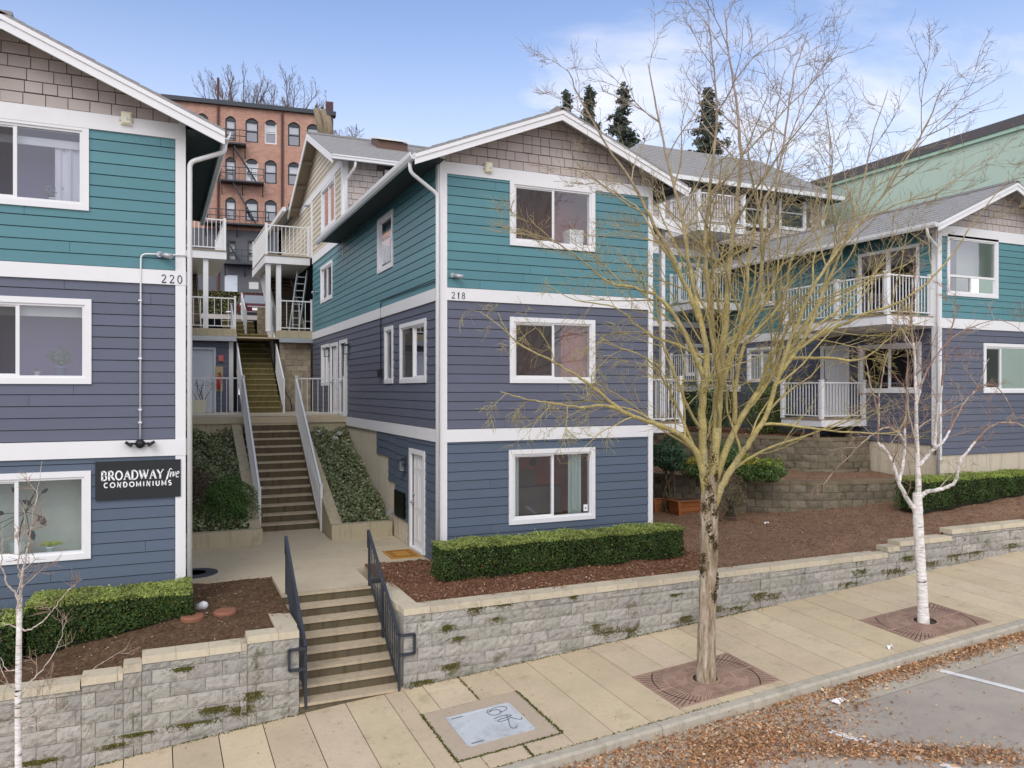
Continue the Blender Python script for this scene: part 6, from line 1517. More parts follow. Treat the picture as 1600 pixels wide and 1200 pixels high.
def hedge(label, x0, x1, y0, y1, z0f, z1, n, seed, topc, sidec, cut=0):
    g = np.random.default_rng(seed); root = thing('hedge', label, 'hedge', ((x0+x1)/2, (y0+y1)/2, z0f((x0+x1)/2, y0)))
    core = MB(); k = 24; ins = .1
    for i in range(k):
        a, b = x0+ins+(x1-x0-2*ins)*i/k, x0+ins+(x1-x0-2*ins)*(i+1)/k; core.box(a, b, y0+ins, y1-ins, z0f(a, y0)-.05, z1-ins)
    core.build('branches', paint('hedge_core', (.018, .02, .01), .3, .9, 0, 20, 0), root)  # solid near-black box filling the hedge behind its leaves
    A = [(x1-x0)*(y1-y0), (x1-x0)*(z1-z0f(x0, y0)), (y1-y0)*(z1-z0f(x0, y0)), (y1-y0)*(z1-z0f(x1, y0)), (x1-x0)*(z1-z0f(x0, y0))*.3]; A = np.array(A)/sum(A); P, N = [], []
    cnt = (A*n).astype(int)
    for f in range(5):
        c = cnt[f]; u, v = g.uniform(0, 1, c), g.uniform(0, 1, c); d = g.exponential(.03, c)-.012
        if f == 0: x, y = x0+(x1-x0)*u, y0+(y1-y0)*v; P.append(np.stack([x, y, z1-d+.02*np.sin(x*3.7)+.015*np.sin(x*9+y*7)], 1)); N.append(np.tile((0, -.15, .9), (c, 1)))
        if f in (1, 4):
            x = x0+(x1-x0)*u; zb = np.array([z0f(a, y0) for a in x])+.03; z = zb+(z1-zb)*v; bul = .03*np.sin(x*4.3+z*5)+.02*np.sin(x*11)
            tuck = .06*np.clip(1-(z-zb)/.18, 0, 1)
            P.append(np.stack([x, (y0+d+bul+tuck if f == 1 else y1-d+bul), z], 1)); N.append(np.tile((0, -.8 if f == 1 else .8, .35), (c, 1)))
        if f in (2, 3):
            y = y0+(y1-y0)*u; xx = x0 if f == 2 else x1; zb = z0f(xx, y0)+.03; z = zb+(z1-zb)*v; P.append(np.stack([(xx+d if f == 2 else xx-d)+.02*np.sin(z*6+y*5), y, z], 1)); N.append(np.tile((-.8 if f == 2 else .8, 0, .35), (c, 1)))
    P, N = np.concatenate(P), np.concatenate(N); n = len(P); k = g.uniform(0, 1, n); cl = np.array(sidec)*g.uniform(.45, 1.35, n)[:, None]
    top = P[:, 2] > z1-.06; cl[top] = np.array(topc)*g.uniform(.6, 1.3, top.sum())[:, None]; cl *= (1+.22*np.sin(P[:, 0]*2.3+P[:, 2]*3+seed)*np.sin(P[:, 0]*5.1+1)+.1*np.sin(P[:, 0]*13+P[:, 2]*11))[:, None]; sh_ = g.uniform(0, 1, n) > .994; P[sh_] += N[sh_]*.07; cl[k > .985] = np.array(lin(140, 96, 48)); cl[(k > .95) & (k <= .985)] = np.array(lin(140, 150, 80))  # light from above put into the colour of the top leaves
    leafcloud('foliage', P, N, .042, MAT['leaf'], root, None, cl, 1.7, .75, seed=seed); return root
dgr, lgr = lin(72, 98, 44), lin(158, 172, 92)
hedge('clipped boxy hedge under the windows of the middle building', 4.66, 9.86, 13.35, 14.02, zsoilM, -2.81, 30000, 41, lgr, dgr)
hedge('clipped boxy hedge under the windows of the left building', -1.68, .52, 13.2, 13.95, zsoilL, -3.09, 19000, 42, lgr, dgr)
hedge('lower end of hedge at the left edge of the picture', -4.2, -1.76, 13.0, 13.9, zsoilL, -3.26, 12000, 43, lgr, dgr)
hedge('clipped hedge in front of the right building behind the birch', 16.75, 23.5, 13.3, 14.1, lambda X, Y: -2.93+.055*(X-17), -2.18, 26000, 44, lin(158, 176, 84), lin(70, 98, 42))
# small things in the left bed
for x, y, lab in ((1.0, 13.28, 'flat round reddish stepping stone nearer the front steps'), (.52, 13.2, 'flat round reddish stepping stone farther from the front steps')):
    m = MB(); m.lathe((x, y, zsoilL(x, y)), [(.17, -.05), (.175, .03), (.16, .055)], 20); tag(m.build('stepping_stone', MAT['terracotta'], origin=(x, y, zsoilL(x, y)), smooth=False), lab, 'stepping stone')
m = MB(); m.tube([(.6, 13.75, -3.53), (.72, 13.68, -3.47), (.76, 13.66, -3.46)], [.06, .07, .035], 12); tag(m.build('drain_spout', MAT['white'], origin=(.68, 13.7, -3.5), smooth=True), 'white plastic drain elbow in the soil by the end of the left hedge', 'drain')
# ================================================================ courtyard terraces
def zcourt(X, Y): return edge(capR, X, Y, -3.44+.075*max(0, X-11.5)+.006*(Y-12.2))
soil_grid('planting_bed', lambda u, v: (9.9+u*15, YW+.2+v*7.5, (zsoilM(9.9+u*15, YW+.2+v*7.5) if 9.9+u*15 < 10.3 else zcourt(9.9+u*15, YW+.2+v*7.5))), 110, 60, MAT['mulchlight'], 15000, 'the courtyard bed', 33, .05)
def curve(pts, n=8):
    P = [Vector((x, y, 0)) for x, y in pts]; out = []
    for i in range(len(P)-1):
        a, b, c, d = P[max(i-1,0)], P[i], P[i+1], P[min(i+2,len(P)-1)]
        for k in range(n): t = k/n; out.append(.5*((2*b)+(c-a)*t+(2*a-5*b+4*c-d)*t*t+(3*b-a-3*c+d)*t**3))
    out.append(P[-1]); return out
def path_wall(name, label, pts, zt, zb, mat, bl=.42, bh=.2, seed=0):
    C = curve(pts); L = [0]
    for a, b in zip(C, C[1:]): L.append(L[-1]+(b-a).length)
    def at(s):
        s = max(0, min(L[-1], s)); i = 0
        while i < len(L)-2 and L[i+1] < s: i += 1
        t = (s-L[i])/(L[i+1]-L[i]); return C[i].lerp(C[i+1], t)
    def nor(s): d = at(s+.1)-at(s-.1); d.normalize(); return Vector((d.y, -d.x, 0))
    root = thing(name, label, 'wall', (C[0].x, C[0].y, zb)); m = MB(); cp = MB(); g = random.Random(seed); k = 0; z = zt-.09
    while z > zb-.1:
        s = -(bl/2 if k % 2 else 0)
        while s < L[-1]:
            a, b = max(s, 0)+.004, min(s+bl, L[-1])-.004; s += bl
            if b-a < .05: continue
            j = g.uniform(-.012, .012)+k*.012; q = g.uniform(.75, 1.12); c = (q, q*.99, q*.95); na, nb = nor(a), nor(b); A, B = at(a), at(b); M_ = (A+B)/2; nm = (na+nb)/2
            z0, z1 = z-bh+.004, z-.004; up = lambda v, h: (v.x, v.y, h)
            fa, fm, fb = A+na*j, M_+nm*(j+.018), B+nb*j; ra, rb = A-na*.25, B-nb*.25; zm = (z0+z1)/2; fbul = M_+nm*(j+.03+g.uniform(-.01, .01))
            for P_, Q_ in ((fa, fm), (fm, fb)):
                m.face([up(P_, z0), up(Q_, z0), up(fbul, zm)], c); m.face([up(Q_, z1), up(P_, z1), up(fbul, zm)], c)
            m.face([up(fa, z1), up(fa, z0), up(fbul, zm)], c); m.face([up(fb, z0), up(fb, z1), up(fbul, zm)], c)
            m.face([up(fa, z1), up(fm, z1), up(fb, z1), up(rb, z1), up(ra, z1)], c)
        z -= bh; k += 1
    s = 0
    while s < L[-1]:
        a, b = s+.003, min(s+.42, L[-1])-.003; s += .42
        if b-a < .04: continue
        na, nb = nor(a), nor(b); A, B = at(a), at(b); q = g.uniform(.8, 1.05); f0, f1, r0, r1 = A+na*.03, B+nb*.03, A-na*.28, B-nb*.28
        cp.hexa([(v.x, v.y, h) for h in (zt-.09, zt) for v in (f0, f1, r1, r0)], (q, q*.99, q*.95))
    m.build('blocks', mat, root, fix=False); cp.build('cap_stones', MAT['cap'] if mat is not MAT['blockdark'] else MAT['capdark'], root)
    bk = MB()
    for i in range(24): a, b = at(L[-1]*i/24), at(L[-1]*(i+1)/24); na, nb = nor(L[-1]*i/24), nor(L[-1]*(i+1)/24); bk.hexa([(v.x, v.y, h) for h in (zb-.3, zt-.1) for v in (a-na*.06, b-nb*.06, b-nb*.2, a-na*.2)])
    bk.build('backfill', MAT['pit'], root); return root
MAT['capdark'] = concrete('old_block_cap', lin(128, 116, 96), .35, .2, .3, True)
W1 = [(10.0,20.4),(11.4,20.0),(12.7,19.2),(13.4,18.2),(13.85,17.1),(14.4,16.3),(15.1,15.75),(16.0,15.35),(17.4,15.05),(19.0,14.95)]
W2 = [(19.0,16.85),(17.9,16.8),(17.1,17.3),(16.5,18.5),(15.8,20.3),(15.0,22.2),(14.5,24.1)]
path_wall('garden_wall', 'lower curved block wall around the courtyard bed', W1, -2.38, -3.45, MAT['blockdark'], seed=3)
path_wall('garden_wall', 'upper block wall below the courtyard decks', W2[::-1], -1.38, -2.5, MAT['blockdark'], seed=4)
# beds above each wall
C1 = curve(W1); C2 = curve(W2[::-1])
def strip(name, A, fn, mat, seed, chips, label):
    def f(u, v):
        i = u*(len(A)-1); k = min(int(i), len(A)-2); a = A[k].lerp(A[k+1], i-k); return fn(a, v)
    return soil_grid(name, f, 60, 30, mat, chips, label, seed)
strip('planting_bed', C1, lambda a, v: (a.x, a.y+.15+(24-a.y)*v, -2.44+.25*min(1, v*1.6)), MAT['mulchlight'], 35, 5000, 'the terrace above the curved wall')
strip('planting_bed', C2, lambda a, v: (a.x+(19.05-a.x)*0, a.y+.12+(24.3-a.y)*v, -1.42+.05*v), MAT['mulch'], 36, 1200, 'the top terrace under the decks')
# cedar planters
for x, y, w, lab in ((12.62, 18.25, .62, 'farther cedar planter box at the foot of the curved wall'), (12.95, 17.5, .78, 'nearer cedar planter box at the foot of the curved wall')):
    root = thing('planter_box', lab, 'planter', (x, y, -3.36)); m = MB(); z0, z1 = -3.38, -2.98; n = 3
    for k in range(n):
        t0, t1 = k/n, (k+1)/n; e0, e1 = .05*(1-t0), .05*(1-t1); zz0, zz1 = z0+(z1-z0)*t0+.004, z0+(z1-z0)*t1-.004; h = w/2; s = rnd.uniform(.8, 1.1); d = .24
        m.hexa([(x-h+e0,y-d+e0,zz0),(x+h-e0,y-d+e0,zz0),(x+h-e0,y+d-e0,zz0),(x-h+e0,y+d-e0,zz0),(x-h+e1,y-d+e1,zz1),(x+h-e1,y-d+e1,zz1),(x+h-e1,y+d-e1,zz1),(x-h+e1,y+d-e1,zz1)], (s, s, s))
    b = m.build('boards', MAT['cedar'], root); m = MB()
    for sx in (-1, 1): m.hexa([(x+sx*(w/2-.05)-.03,y-.25,z0),(x+sx*(w/2-.05)+.03,y-.25,z0),(x+sx*(w/2-.05)+.03,y-.19,z0),(x+sx*(w/2-.05)-.03,y-.19,z0),(x+sx*w/2-.03,y-.28,z1+.01),(x+sx*w/2+.03,y-.28,z1+.01),(x+sx*w/2+.03,y-.22,z1+.01),(x+sx*w/2-.03,y-.22,z1+.01)], (1.1, 1.1, 1.1))
    m.box(x-w/2-.03, x+w/2+.03, y-.28, y+.28, z1+.012, z1+.03, (1.15, 1.1, 1.05)); m.build('trim', MAT['cedar'], root); m = MB(); m.box(x-w/2+.04, x+w/2-.04, y-.2, y+.2, z1+.031, z1+.036); m.build('soil', MAT['pit'], root)
# shrubs
def shr(px, py, dep): v = at_depth(px, py, dep); return (v.x, v.y, v.z)
lg = bush('tall_shrub', 'leggy dark green shrub on bare stems beside the middle building', shr(1044, 712, 21.6), .5, .5, .42, 1500, .12, lin(78, 112, 80), 51, 2.6)
m = MB(); c = shr(1044, 712, 21.6); g = random.Random(4)
for i in range(9): m.tube([(c[0]+g.uniform(-.2, .25), c[1]+g.uniform(-.2, .2), -3.4), (c[0]+g.uniform(-.25, .25), c[1]+g.uniform(-.2, .2), -2.7), (c[0]+g.uniform(-.4, .4), c[1]+g.uniform(-.3, .3), c[2])], [.028, .022, .01], 5, (.11, .085, .055))
m.build('bare_stems', MAT['twig'], lg)
bush('low_shrub', 'low yellow-tipped shrub on the lower wall behind the big trunk on its left', shr(1087, 730, 21.6), .42, .4, .3, 2200, .06, lin(96, 124, 66), 52, 1.6, accent=lin(190, 172, 60))
bush('low_shrub', 'low golden shrub on the lower wall just right of the big trunk', shr(1170, 732, 20.4), .45, .4, .32, 2600, .06, lin(100, 128, 66), 53, 1.6, accent=lin(206, 186, 66))
bush('low_shrub', 'low green shrub on the lower wall at the right end of the shrub row', shr(1203, 735, 20.0), .36, .38, .3, 2000, .06, lin(100, 130, 68), 54, 1.6, accent=lin(150, 160, 60))
bush('low_shrub', 'mid green shrub rising behind the golden one', shr(1140, 712, 21.4), .4, .4, .42, 2000, .06, lin(96, 128, 78), 55, 1.7)
bush('box_shrub', 'tall square clipped shrub on the upper bed left of the right lower deck', shr(1200, 640, 25.2), .66, .6, .8, 5200, .07, lin(110, 124, 68), 56, 1.7, boxy=.75)
bush('box_shrub', 'tall square clipped shrub on the upper bed behind the big trunk', shr(1112, 634, 26.0), .75, .6, .72, 4600, .07, lin(86, 112, 70), 57, 1.7, boxy=.75)
bush('tall_shrub', 'small reddish shrub in the lower bed right of the big trunk', shr(1142, 775, 19.8), .42, .4, .5, 900, .06, lin(124, 112, 82), 58, 2.)
for px, py, dep, lab in ((1282, 731, 19, 'white crumpled cloth on the lower bed'),):
    v = at_depth(px, py, 23.5); scrap(lab, v.x, v.y, lambda a, b: v.z-.03, .2, 9)
v = at_depth(1197, 818, 19.3); scrap('small white stone on the bark below the curved wall', v.x, v.y, lambda a, b: zcourt(a, b), .09, 5)

# ================================================================ trees
OLIVE, PURP, GREYB = lin(186, 170, 112), lin(168, 150, 142), lin(150, 140, 124)
class Tree:
    def __init__(s, seed, rk=1.): s.g = random.Random(seed); s.m = MB(); s.n = 0; s.rk = rk
    def grow(s, p, d, L, r0, lev, up, kids, col, wob=.12, sides=(6, 5, 4, 3, 3), ratio=.55, ang=(28, 55), droop=0.):
        g = s.g; n = max(3, int(L/(.16 if lev < 2 else .1))) if lev < 3 else 3; n = min(n, 14)
        pts, rad = [Vector(p)], [r0]; d = Vector(d).normalized()
        for i in range(n):
            t = (i+1)/n; d = (d + Vector((g.gauss(0, wob), g.gauss(0, wob), g.gauss(0, wob*.7)+up*.09-droop*.1*t))).normalized(); pts.append(pts[-1]+d*(L/n)); rad.append(max(.0019*s.rk**2, r0*(1-.75*t)))
        c = col(pts[0], lev); s.m.tube(pts, rad, sides[min(lev, 4)], c, cap=False); s.n += 1
        s.kids(pts, rad, L, lev, up, kids, col, wob, sides, ratio, ang, droop)
        return pts
    def kids(s, pts, rad, L, lev, up, kids, col, wob, sides, ratio, ang, droop, t0=.18):
        g = s.g
        if lev >= len(kids): return
        k = max(1, int(kids[lev]*g.uniform(.75, 1.25)))
        for i in range(k):
            t = t0+(1-t0)*(i+g.uniform(0, 1))/k; t = min(t, .98); f = t*(len(pts)-1); j = min(int(f), len(pts)-2); p = pts[j].lerp(pts[j+1], f-j); d = (pts[j+1]-pts[j]).normalized()
            ax = d.orthogonal().normalized(); b = d.cross(ax); a = g.uniform(0, 6.283); sd = (ax*math.cos(a)+b*math.sin(a)); th = R(g.uniform(*ang)); nd = d*math.cos(th)+sd*math.sin(th)
            if up > 0 and nd.z < -.2: nd.z *= -.4
            l = L*ratio*g.uniform(.55, 1.15)*(1-.55*t)
            r_ = s.rk*(min(rad[j]*.62, max(.0045, l*.0105)) if lev < 1 else max(.0034, l*.0085))
            s.grow(p, nd, max(.12, l), r_, lev+1, up, kids, col, wob, sides, ratio, ang, droop)
def smooth_path(P, n=4):
    out = []
    for i in range(len(P)-1):
        a, b, c, d = P[max(i-1,0)], P[i], P[i+1], P[min(i+2,len(P)-1)]
        for k in range(n): t = k/n; out.append(.5*((2*b)+(c-a)*t+(2*a-5*b+4*c-d)*t*t+(3*b-a-3*c+d)*t**3))
    out.append(P[-1]); return out
def limb_tree(name, label, base, trunk, limbs, seed, trunkmat, colf, kids, ratio, up, D, group=None):
    root = thing(name, label, 'tree', base, group); tm = MB(); upf = .3 if D > 9 and D < 13 else .6
    P = [at_depth(x, y, D) for x, y, r_ in trunk]; P[0] = Vector(base)-Vector((0, 0, .06)); Q = smooth_path(P, 5)
    rr = [r_ for x, y, r_ in trunk]; R_ = []
    for i in range(len(P)-1): R_ += [(rr[i]+(rr[i+1]-rr[i])*k/5)*D/F for k in range(5)]
    R_.append(rr[-1]*D/F); g = random.Random(seed)
    tm.tube(Q, [r_*g.uniform(.95, 1.06) for r_ in R_], 16, (1, 1, 1)); T_ = Tree(seed)
    known = [(1e9, 0, D)]
    for (a, b, r_) in trunk: known.append((a, b, D))
    for L in limbs:
        pts, r0, r1, dd, kd, upk = L; n = len(pts); d0 = min(known, key=lambda q: (q[0]-pts[0][0])**2+(q[1]-pts[0][1])**2); pts = [((pts[0][0]+d0[0])/2, (pts[0][1]+d0[1])/2)]+pts[1:] if (pts[0][0]-d0[0])**2+(pts[0][1]-d0[1])**2 < 900 else pts
        P = [at_depth(x, y, d0[2]+dd*(i/(n-1))**1.1) for i, (x, y) in enumerate(pts)]; Q = smooth_path(P, 5); m_ = len(Q); rad = [(r0+(r1*.55-r0)*(i/(m_-1))**.62)*D/F for i in range(m_)]
        for q in smooth_path([Vector((x, y, d0[2]+dd*(i/(n-1))**1.1)) for i, (x, y) in enumerate(pts)], 6): known.append(tuple(q))
        g = T_.g; Q = [q+Vector((g.gauss(0, .006), g.gauss(0, .006), g.gauss(0, .006))) for q in Q]
        big = MB(); T_.m.tube(Q, rad, 8, None, True, [colf(q, 0 if rad[i] > .02 else 1) for i, q in enumerate(Q)])
        Lg = sum((b-a).length for a, b in zip(Q, Q[1:])); T_.kids(Q, rad, Lg*.62, 0, upk*upf if upk > 0 else upk, [int(kd*Lg*1.15)]+kids, colf, .11, (6, 5, 4, 3, 3), ratio, (24, 56) if upk > .6 else (28, 62), 1.0 if upk < 0 else 0., t0=.1)
    tm.build('trunk', trunkmat, root, smooth=True); T_.m.build('branches', MAT['twig'], root, fix=False, smooth=True); print(name, 'branches', T_.n, 'faces', len(T_.m.f)); return root
def main_col(p, lev):
    t = min(1, max(0, (p.z-1.2)/3.6)); k = min(1, lev/3); a = tuple(OLIVE[i]*(1-t)+PURP[i]*t for i in range(3)); s = rnd.uniform(.75, 1.12)
    return tuple(c*s for c in a)
D1 = 12.17
limbs = [
 ([(1103,775),(1100,735),(1098,690),(1098,630),(1104,560),(1092,490),(1078,420),(1066,340),(1048,270),(1030,190),(1012,100)], 10, 1.5, -.6, 2.6, 1),
 ([(1110,770),(1117,700),(1124,620),(1131,530),(1138,440),(1146,350),(1157,260),(1152,170),(1138,80),(1132,10)], 10, 1.4, .7, 2.6, 1),
 ([(1122,590),(1112,500),(1102,400),(1108,300),(1120,200),(1116,110),(1106,30)], 6, 1.2, -.5, 2.6, 1),
 ([(1106,770),(1092,715),(1070,685),(1040,668),(1005,656),(970,640),(935,612),(890,580),(850,558),(800,528),(778,488)], 6.5, 1.2, -1.6, 2.4, -.5),
 ([(985,650),(950,634),(905,636),(860,630),(820,622),(782,612)], 3.6, .9, -1.0, 2.8, -.6),
 ([(1112,800),(1128,760),(1150,722),(1172,690),(1196,650),(1216,590),(1240,520),(1270,450),(1310,390),(1360,330),(1410,260),(1450,190),(1475,130)], 7, 1.2, -.9, 2.4, .8),
 ([(1113,770),(1135,700),(1165,640),(1195,600),(1225,560),(1262,500),(1290,450),(1318,380),(1345,300),(1362,220),(1388,140)], 7, 1.2, 1.6, 2.4, 1),
 ([(1200,600),(1240,548),(1290,520),(1350,492),(1410,470),(1470,420),(1520,350),(1575,280)], 4.5, 1.0, -1.5, 2.0, .4),
 ([(1127,600),(1150,540),(1182,470),(1192,400),(1190,330),(1215,270),(1228,200),(1240,120),(1262,50)], 6, 1.2, 1.2, 2.5, 1),
 ([(1150,545),(1165,470),(1172,390),(1188,310),(1206,220),(1226,110)], 4, 1.0, -1.0, 2.4, 1),
 ([(1102,590),(1070,520),(1035,470),(1000,452),(950,440),(900,400),(860,372),(826,340)], 4.5, 1.0, -1.4, 2.4, .1),
 ([(1094,500),(1060,420),(1022,350),(990,290),(950,230),(910,160),(886,108)], 4.6, 1.0, -1.0, 2.3, .9),
 ([(1068,440),(1030,380),(1000,330),(960,300),(910,270),(876,260)], 3.2, .9, .8, 2.2, .5),
 ([(1100,560),(1060,540),(1010,520),(960,480),(900,470),(850,440)], 3.2, .9, 1.0, 2.4, -.2),
 ([(1215,585),(1250,540),(1282,470),(1300,400),(1330,360),(1400,320),(1470,300),(1530,250)], 4, .9, .6, 2.2, .7),
 ([(1146,660),(1150,600),(1162,540),(1180,520),(1222,470),(1240,400),(1285,340),(1300,250),(1290,170)], 4.5, 1.0, -.6, 2.4, 1),
 ([(1240,560),(1300,560),(1350,560),(1400,520),(1450,500)], 3, .8, -.8, 2.6, -.5),
 ([(1085,700),(1060,640),(1040,600),(1010,560),(960,540),(930,520)], 3, .8, -.9, 2.4, -.2),
]
limb_tree('street_tree', 'big bare many-stemmed street tree with furrowed mossy trunk in the nearer sidewalk grate', (7.70, 9.88, zwalk(7.7, 9.88)-.02),
  [(1103,1062,15.5),(1104,1000,14),(1106,930,13.8),(1108,860,13.2),(1108,800,13.5),(1109,770,13),(1111,742,11)], limbs, 17, MAT['bark'], main_col, [6, 4, 2], .64, 1, D1)
mo = MB(); g = random.Random(4)
moss_p = []
for py, dx, s in ((690,-.3,.05),(715,.2,.06),(738,-.5,.06),(742,.6,.06),(760,-.2,.05),(778,.1,.06),(792,-.6,.05),(800,.5,.05),(822,-.2,.05),(838,.1,.05),(850,.5,.04),(872,-.7,.08),(890,-.8,.05),(906,.8,.1),(930,.4,.05)):
    for k in range(60): a = dx*1.2+g.gauss(0, .2); rr = .145; c = at_depth(1107+g.gauss(0, .3), py+g.gauss(0, s*90), D1); moss_p.append((c.x+RX*math.sin(a)*rr-FX*math.cos(a)*rr, c.y+RY*math.sin(a)*rr-FY*math.cos(a)*rr, c.z))
n = len(moss_p); tag(leafcloud('moss', moss_p, np.tile((-FX, -FY, .2), (n, 1)), .03, MAT['leaf'], cols=np.array(lin(96, 78, 42))*np.random.default_rng(2).uniform(.5, 1.2, n)[:, None], aspect=1.2, seed=8), 'dark moss tufts on the trunk of the big bare tree', 'moss', kind='stuff')
D2 = 14.14
def birch_col(p, lev):
    s = rnd.uniform(.8, 1.08)
    if lev == 0: return tuple(c*s for c in lin(240, 232, 226))
    return tuple(c*s for c in (lin(170, 136, 122) if rnd.random() < .6 else lin(196, 180, 158)))
limb_tree('birch_tree', 'white birch with bare reddish twigs in the farther sidewalk grate', (12.48, 9.89, zwalk(12.48, 9.89)-.02),
  [(1443,973,8.6),(1441,920,7.6),(1438,870,7.3),(1435,825,7.6),(1434,798,7.4),(1433,770,6.2)],
  [([(1433,805),(1421,785),(1405,755),(1394,722),(1382,700),(1372,690),(1373,640),(1378,590),(1388,550),(1396,500)], 4.6, .9, -.5, 2.2, .6),
   ([(1435,790),(1434,730),(1432,680),(1431,620),(1429,560),(1424,500),(1428,440),(1436,390)], 5.5, .9, .2, 2.4, .8),
   ([(1402,755),(1412,720),(1414,670),(1416,620),(1418,560),(1412,500)], 3.4, .8, .6, 2.3, .8),
   ([(1436,728),(1455,705),(1476,688),(1490,660),(1508,628),(1530,600),(1545,560)], 3.6, .8, .8, 2.2, .5),
   ([(1460,702),(1464,650),(1473,590),(1480,540),(1490,500),(1494,455)], 3.2, .7, -.7, 2.2, .8),
   ([(1437,780),(1450,768),(1478,762),(1494,750),(1500,722),(1524,690),(1546,668),(1570,660),(1605,668),(1640,700)], 4.4, .9, -.9, 2.0, -.5),
   ([(1411,690),(1402,674),(1384,668),(1360,682),(1335,704),(1305,735),(1285,760)], 2.4, .7, -.8, 2.0, -.6),
   ([(1430,640),(1440,600),(1460,560),(1500,520),(1560,500),(1600,520)], 2.4, .6, .3, 2.2, .1),
   ([(1375,650),(1360,600),(1352,560),(1340,540)], 2., .6, .3, 2.2, .3),
   ([(1520,615),(1545,600),(1570,620),(1590,660)], 1.8, .6, -.3, 2.6, -.6)], 23, MAT['birch'], birch_col, [6, 5], .56, 1, D2)
D3 = 8.46
def yb_col(p, lev):
    s = rnd.uniform(.8, 1.1); return tuple(c*s for c in (lin(206, 192, 180) if lev <= 1 else lin(176, 146, 128)))
limb_tree('birch_tree', 'slim young birch with pale branches at the lower left corner of the picture', (-1.40, 9.90, zwalk(-1.4, 9.9)),
  [(28,1354,5.5),(28,1230,5),(28,1120,4.6),(29,1040,4.4),(30,970,4.),(31,930,3.4)],
  [([(30,960),(26,930),(14,915),(4,890),(2,860),(6,820)], 2.6, .7, -.3, 3, .7), ([(31,950),(33,915),(38,880),(46,845),(52,800),(60,760),(66,720)], 2.8, .6, .2, 3, .9), ([(31,940),(32,910),(28,880),(36,830),(38,790)], 2.2, .6, -.3, 3, .9),
   ([(32,996),(48,984),(70,968),(88,946),(108,920),(128,905)], 1.9, .5, .3, 3, .4), ([(31,1090),(50,1062),(70,1042),(90,1010),(100,980),(104,965)], 1.7, .5, .2, 3, .4), ([(31,1140),(52,1118),(72,1096),(92,1078),(140,1050),(200,1010)], 1.6, .5, .4, 2.6, .1),
   ([(29,1080),(14,1070),(4,1050),(-10,1000)], 1.9, .5, -.3, 3, .5), ([(31,1150),(60,1130),(90,1120),(115,1090)], 1.5, .5, .1, 3, .1), ([(28,985),(14,976),(2,974),(-15,965)], 1.6, .5, -.2, 3, .3), ([(28,1055),(10,1045),(-4,1020)], 1.5, .5, .3, 3, .5)],
  29, MAT['birch'], yb_col, [5, 3], .5, 1, D3)
# far trees
def far_bare(label, px, pyb, dep, H, seed, col, spread=50, kids=(10, 8, 6)):
    b = at_depth(px, pyb, dep); root = thing('bare_tree', label, 'tree', tuple(b)); T_ = Tree(seed, 1.9); tr = MB(); th = H*.42; tr.tube([b, b+Vector((.2, 0, th*.5)), b+Vector((0, 0, th))], [H*.02, H*.016, H*.012], 8, (1, 1, 1)); tr.build('trunk', MAT['bark'], root)
    f = lambda p, lev: tuple(c*rnd.uniform(.8, 1.1) for c in col); g = T_.g; base = [b+Vector((0, 0, th*t)) for t in (.6, .8, 1.)]
    for i in range(14):
        a = i*2.4; t = g.uniform(R(12), R(spread)); T_.grow(base[i % 3], (math.cos(a)*math.sin(t), math.sin(a)*math.sin(t), math.cos(t)), H*.55*g.uniform(.8, 1.1), H*.008, 1, .9, (0,)+kids, f, .1, (6, 5, 4, 3, 3), .5, (22, 48))
    T_.m.build('branches', MAT['twig'], root, fix=False); return root
far_bare('left bare brown tree behind the roof of the brick building', 362, 300, 82, 13.6, 61, lin(108, 90, 80), 58)
far_bare('right bare brown tree with rounded crown behind the roof of the brick building', 440, 300, 84, 12.2, 62, lin(108, 90, 80), 64)
far_bare('low bare tree right of the brick building', 541, 300, 78, 6.5, 63, lin(120, 104, 96), 60)
st = thing('pollard_tree', 'pale trunk with three sawn-off limbs in front of the brick building corner', 'tree', tuple(at_depth(508, 330, 52))); tm = MB(); P = lambda x, y: at_depth(x, y, 52)
tm.tube([P(509, 340), P(508, 260), P(507, 215)], [.42, .38, .34], 10, (1, 1, 1)); tm.build('trunk', MAT['bark'], st, smooth=True); tm = MB()
for q in ([(506,222),(500,195),(494,170)], [(508,220),(511,195),(504,172)], [(508,222),(516,205),(512,182)]): tm.tube([P(*a) for a in q], [.3, .24, .2], 8, lin(140, 126, 104))
for x, y in ((494,168), (504,170)): tm.tube([P(x, y), P(x+1, y-6)], [.12, .03], 5, lin(110, 100, 80))
tm.build('limbs', MAT['twig'], st, smooth=True)
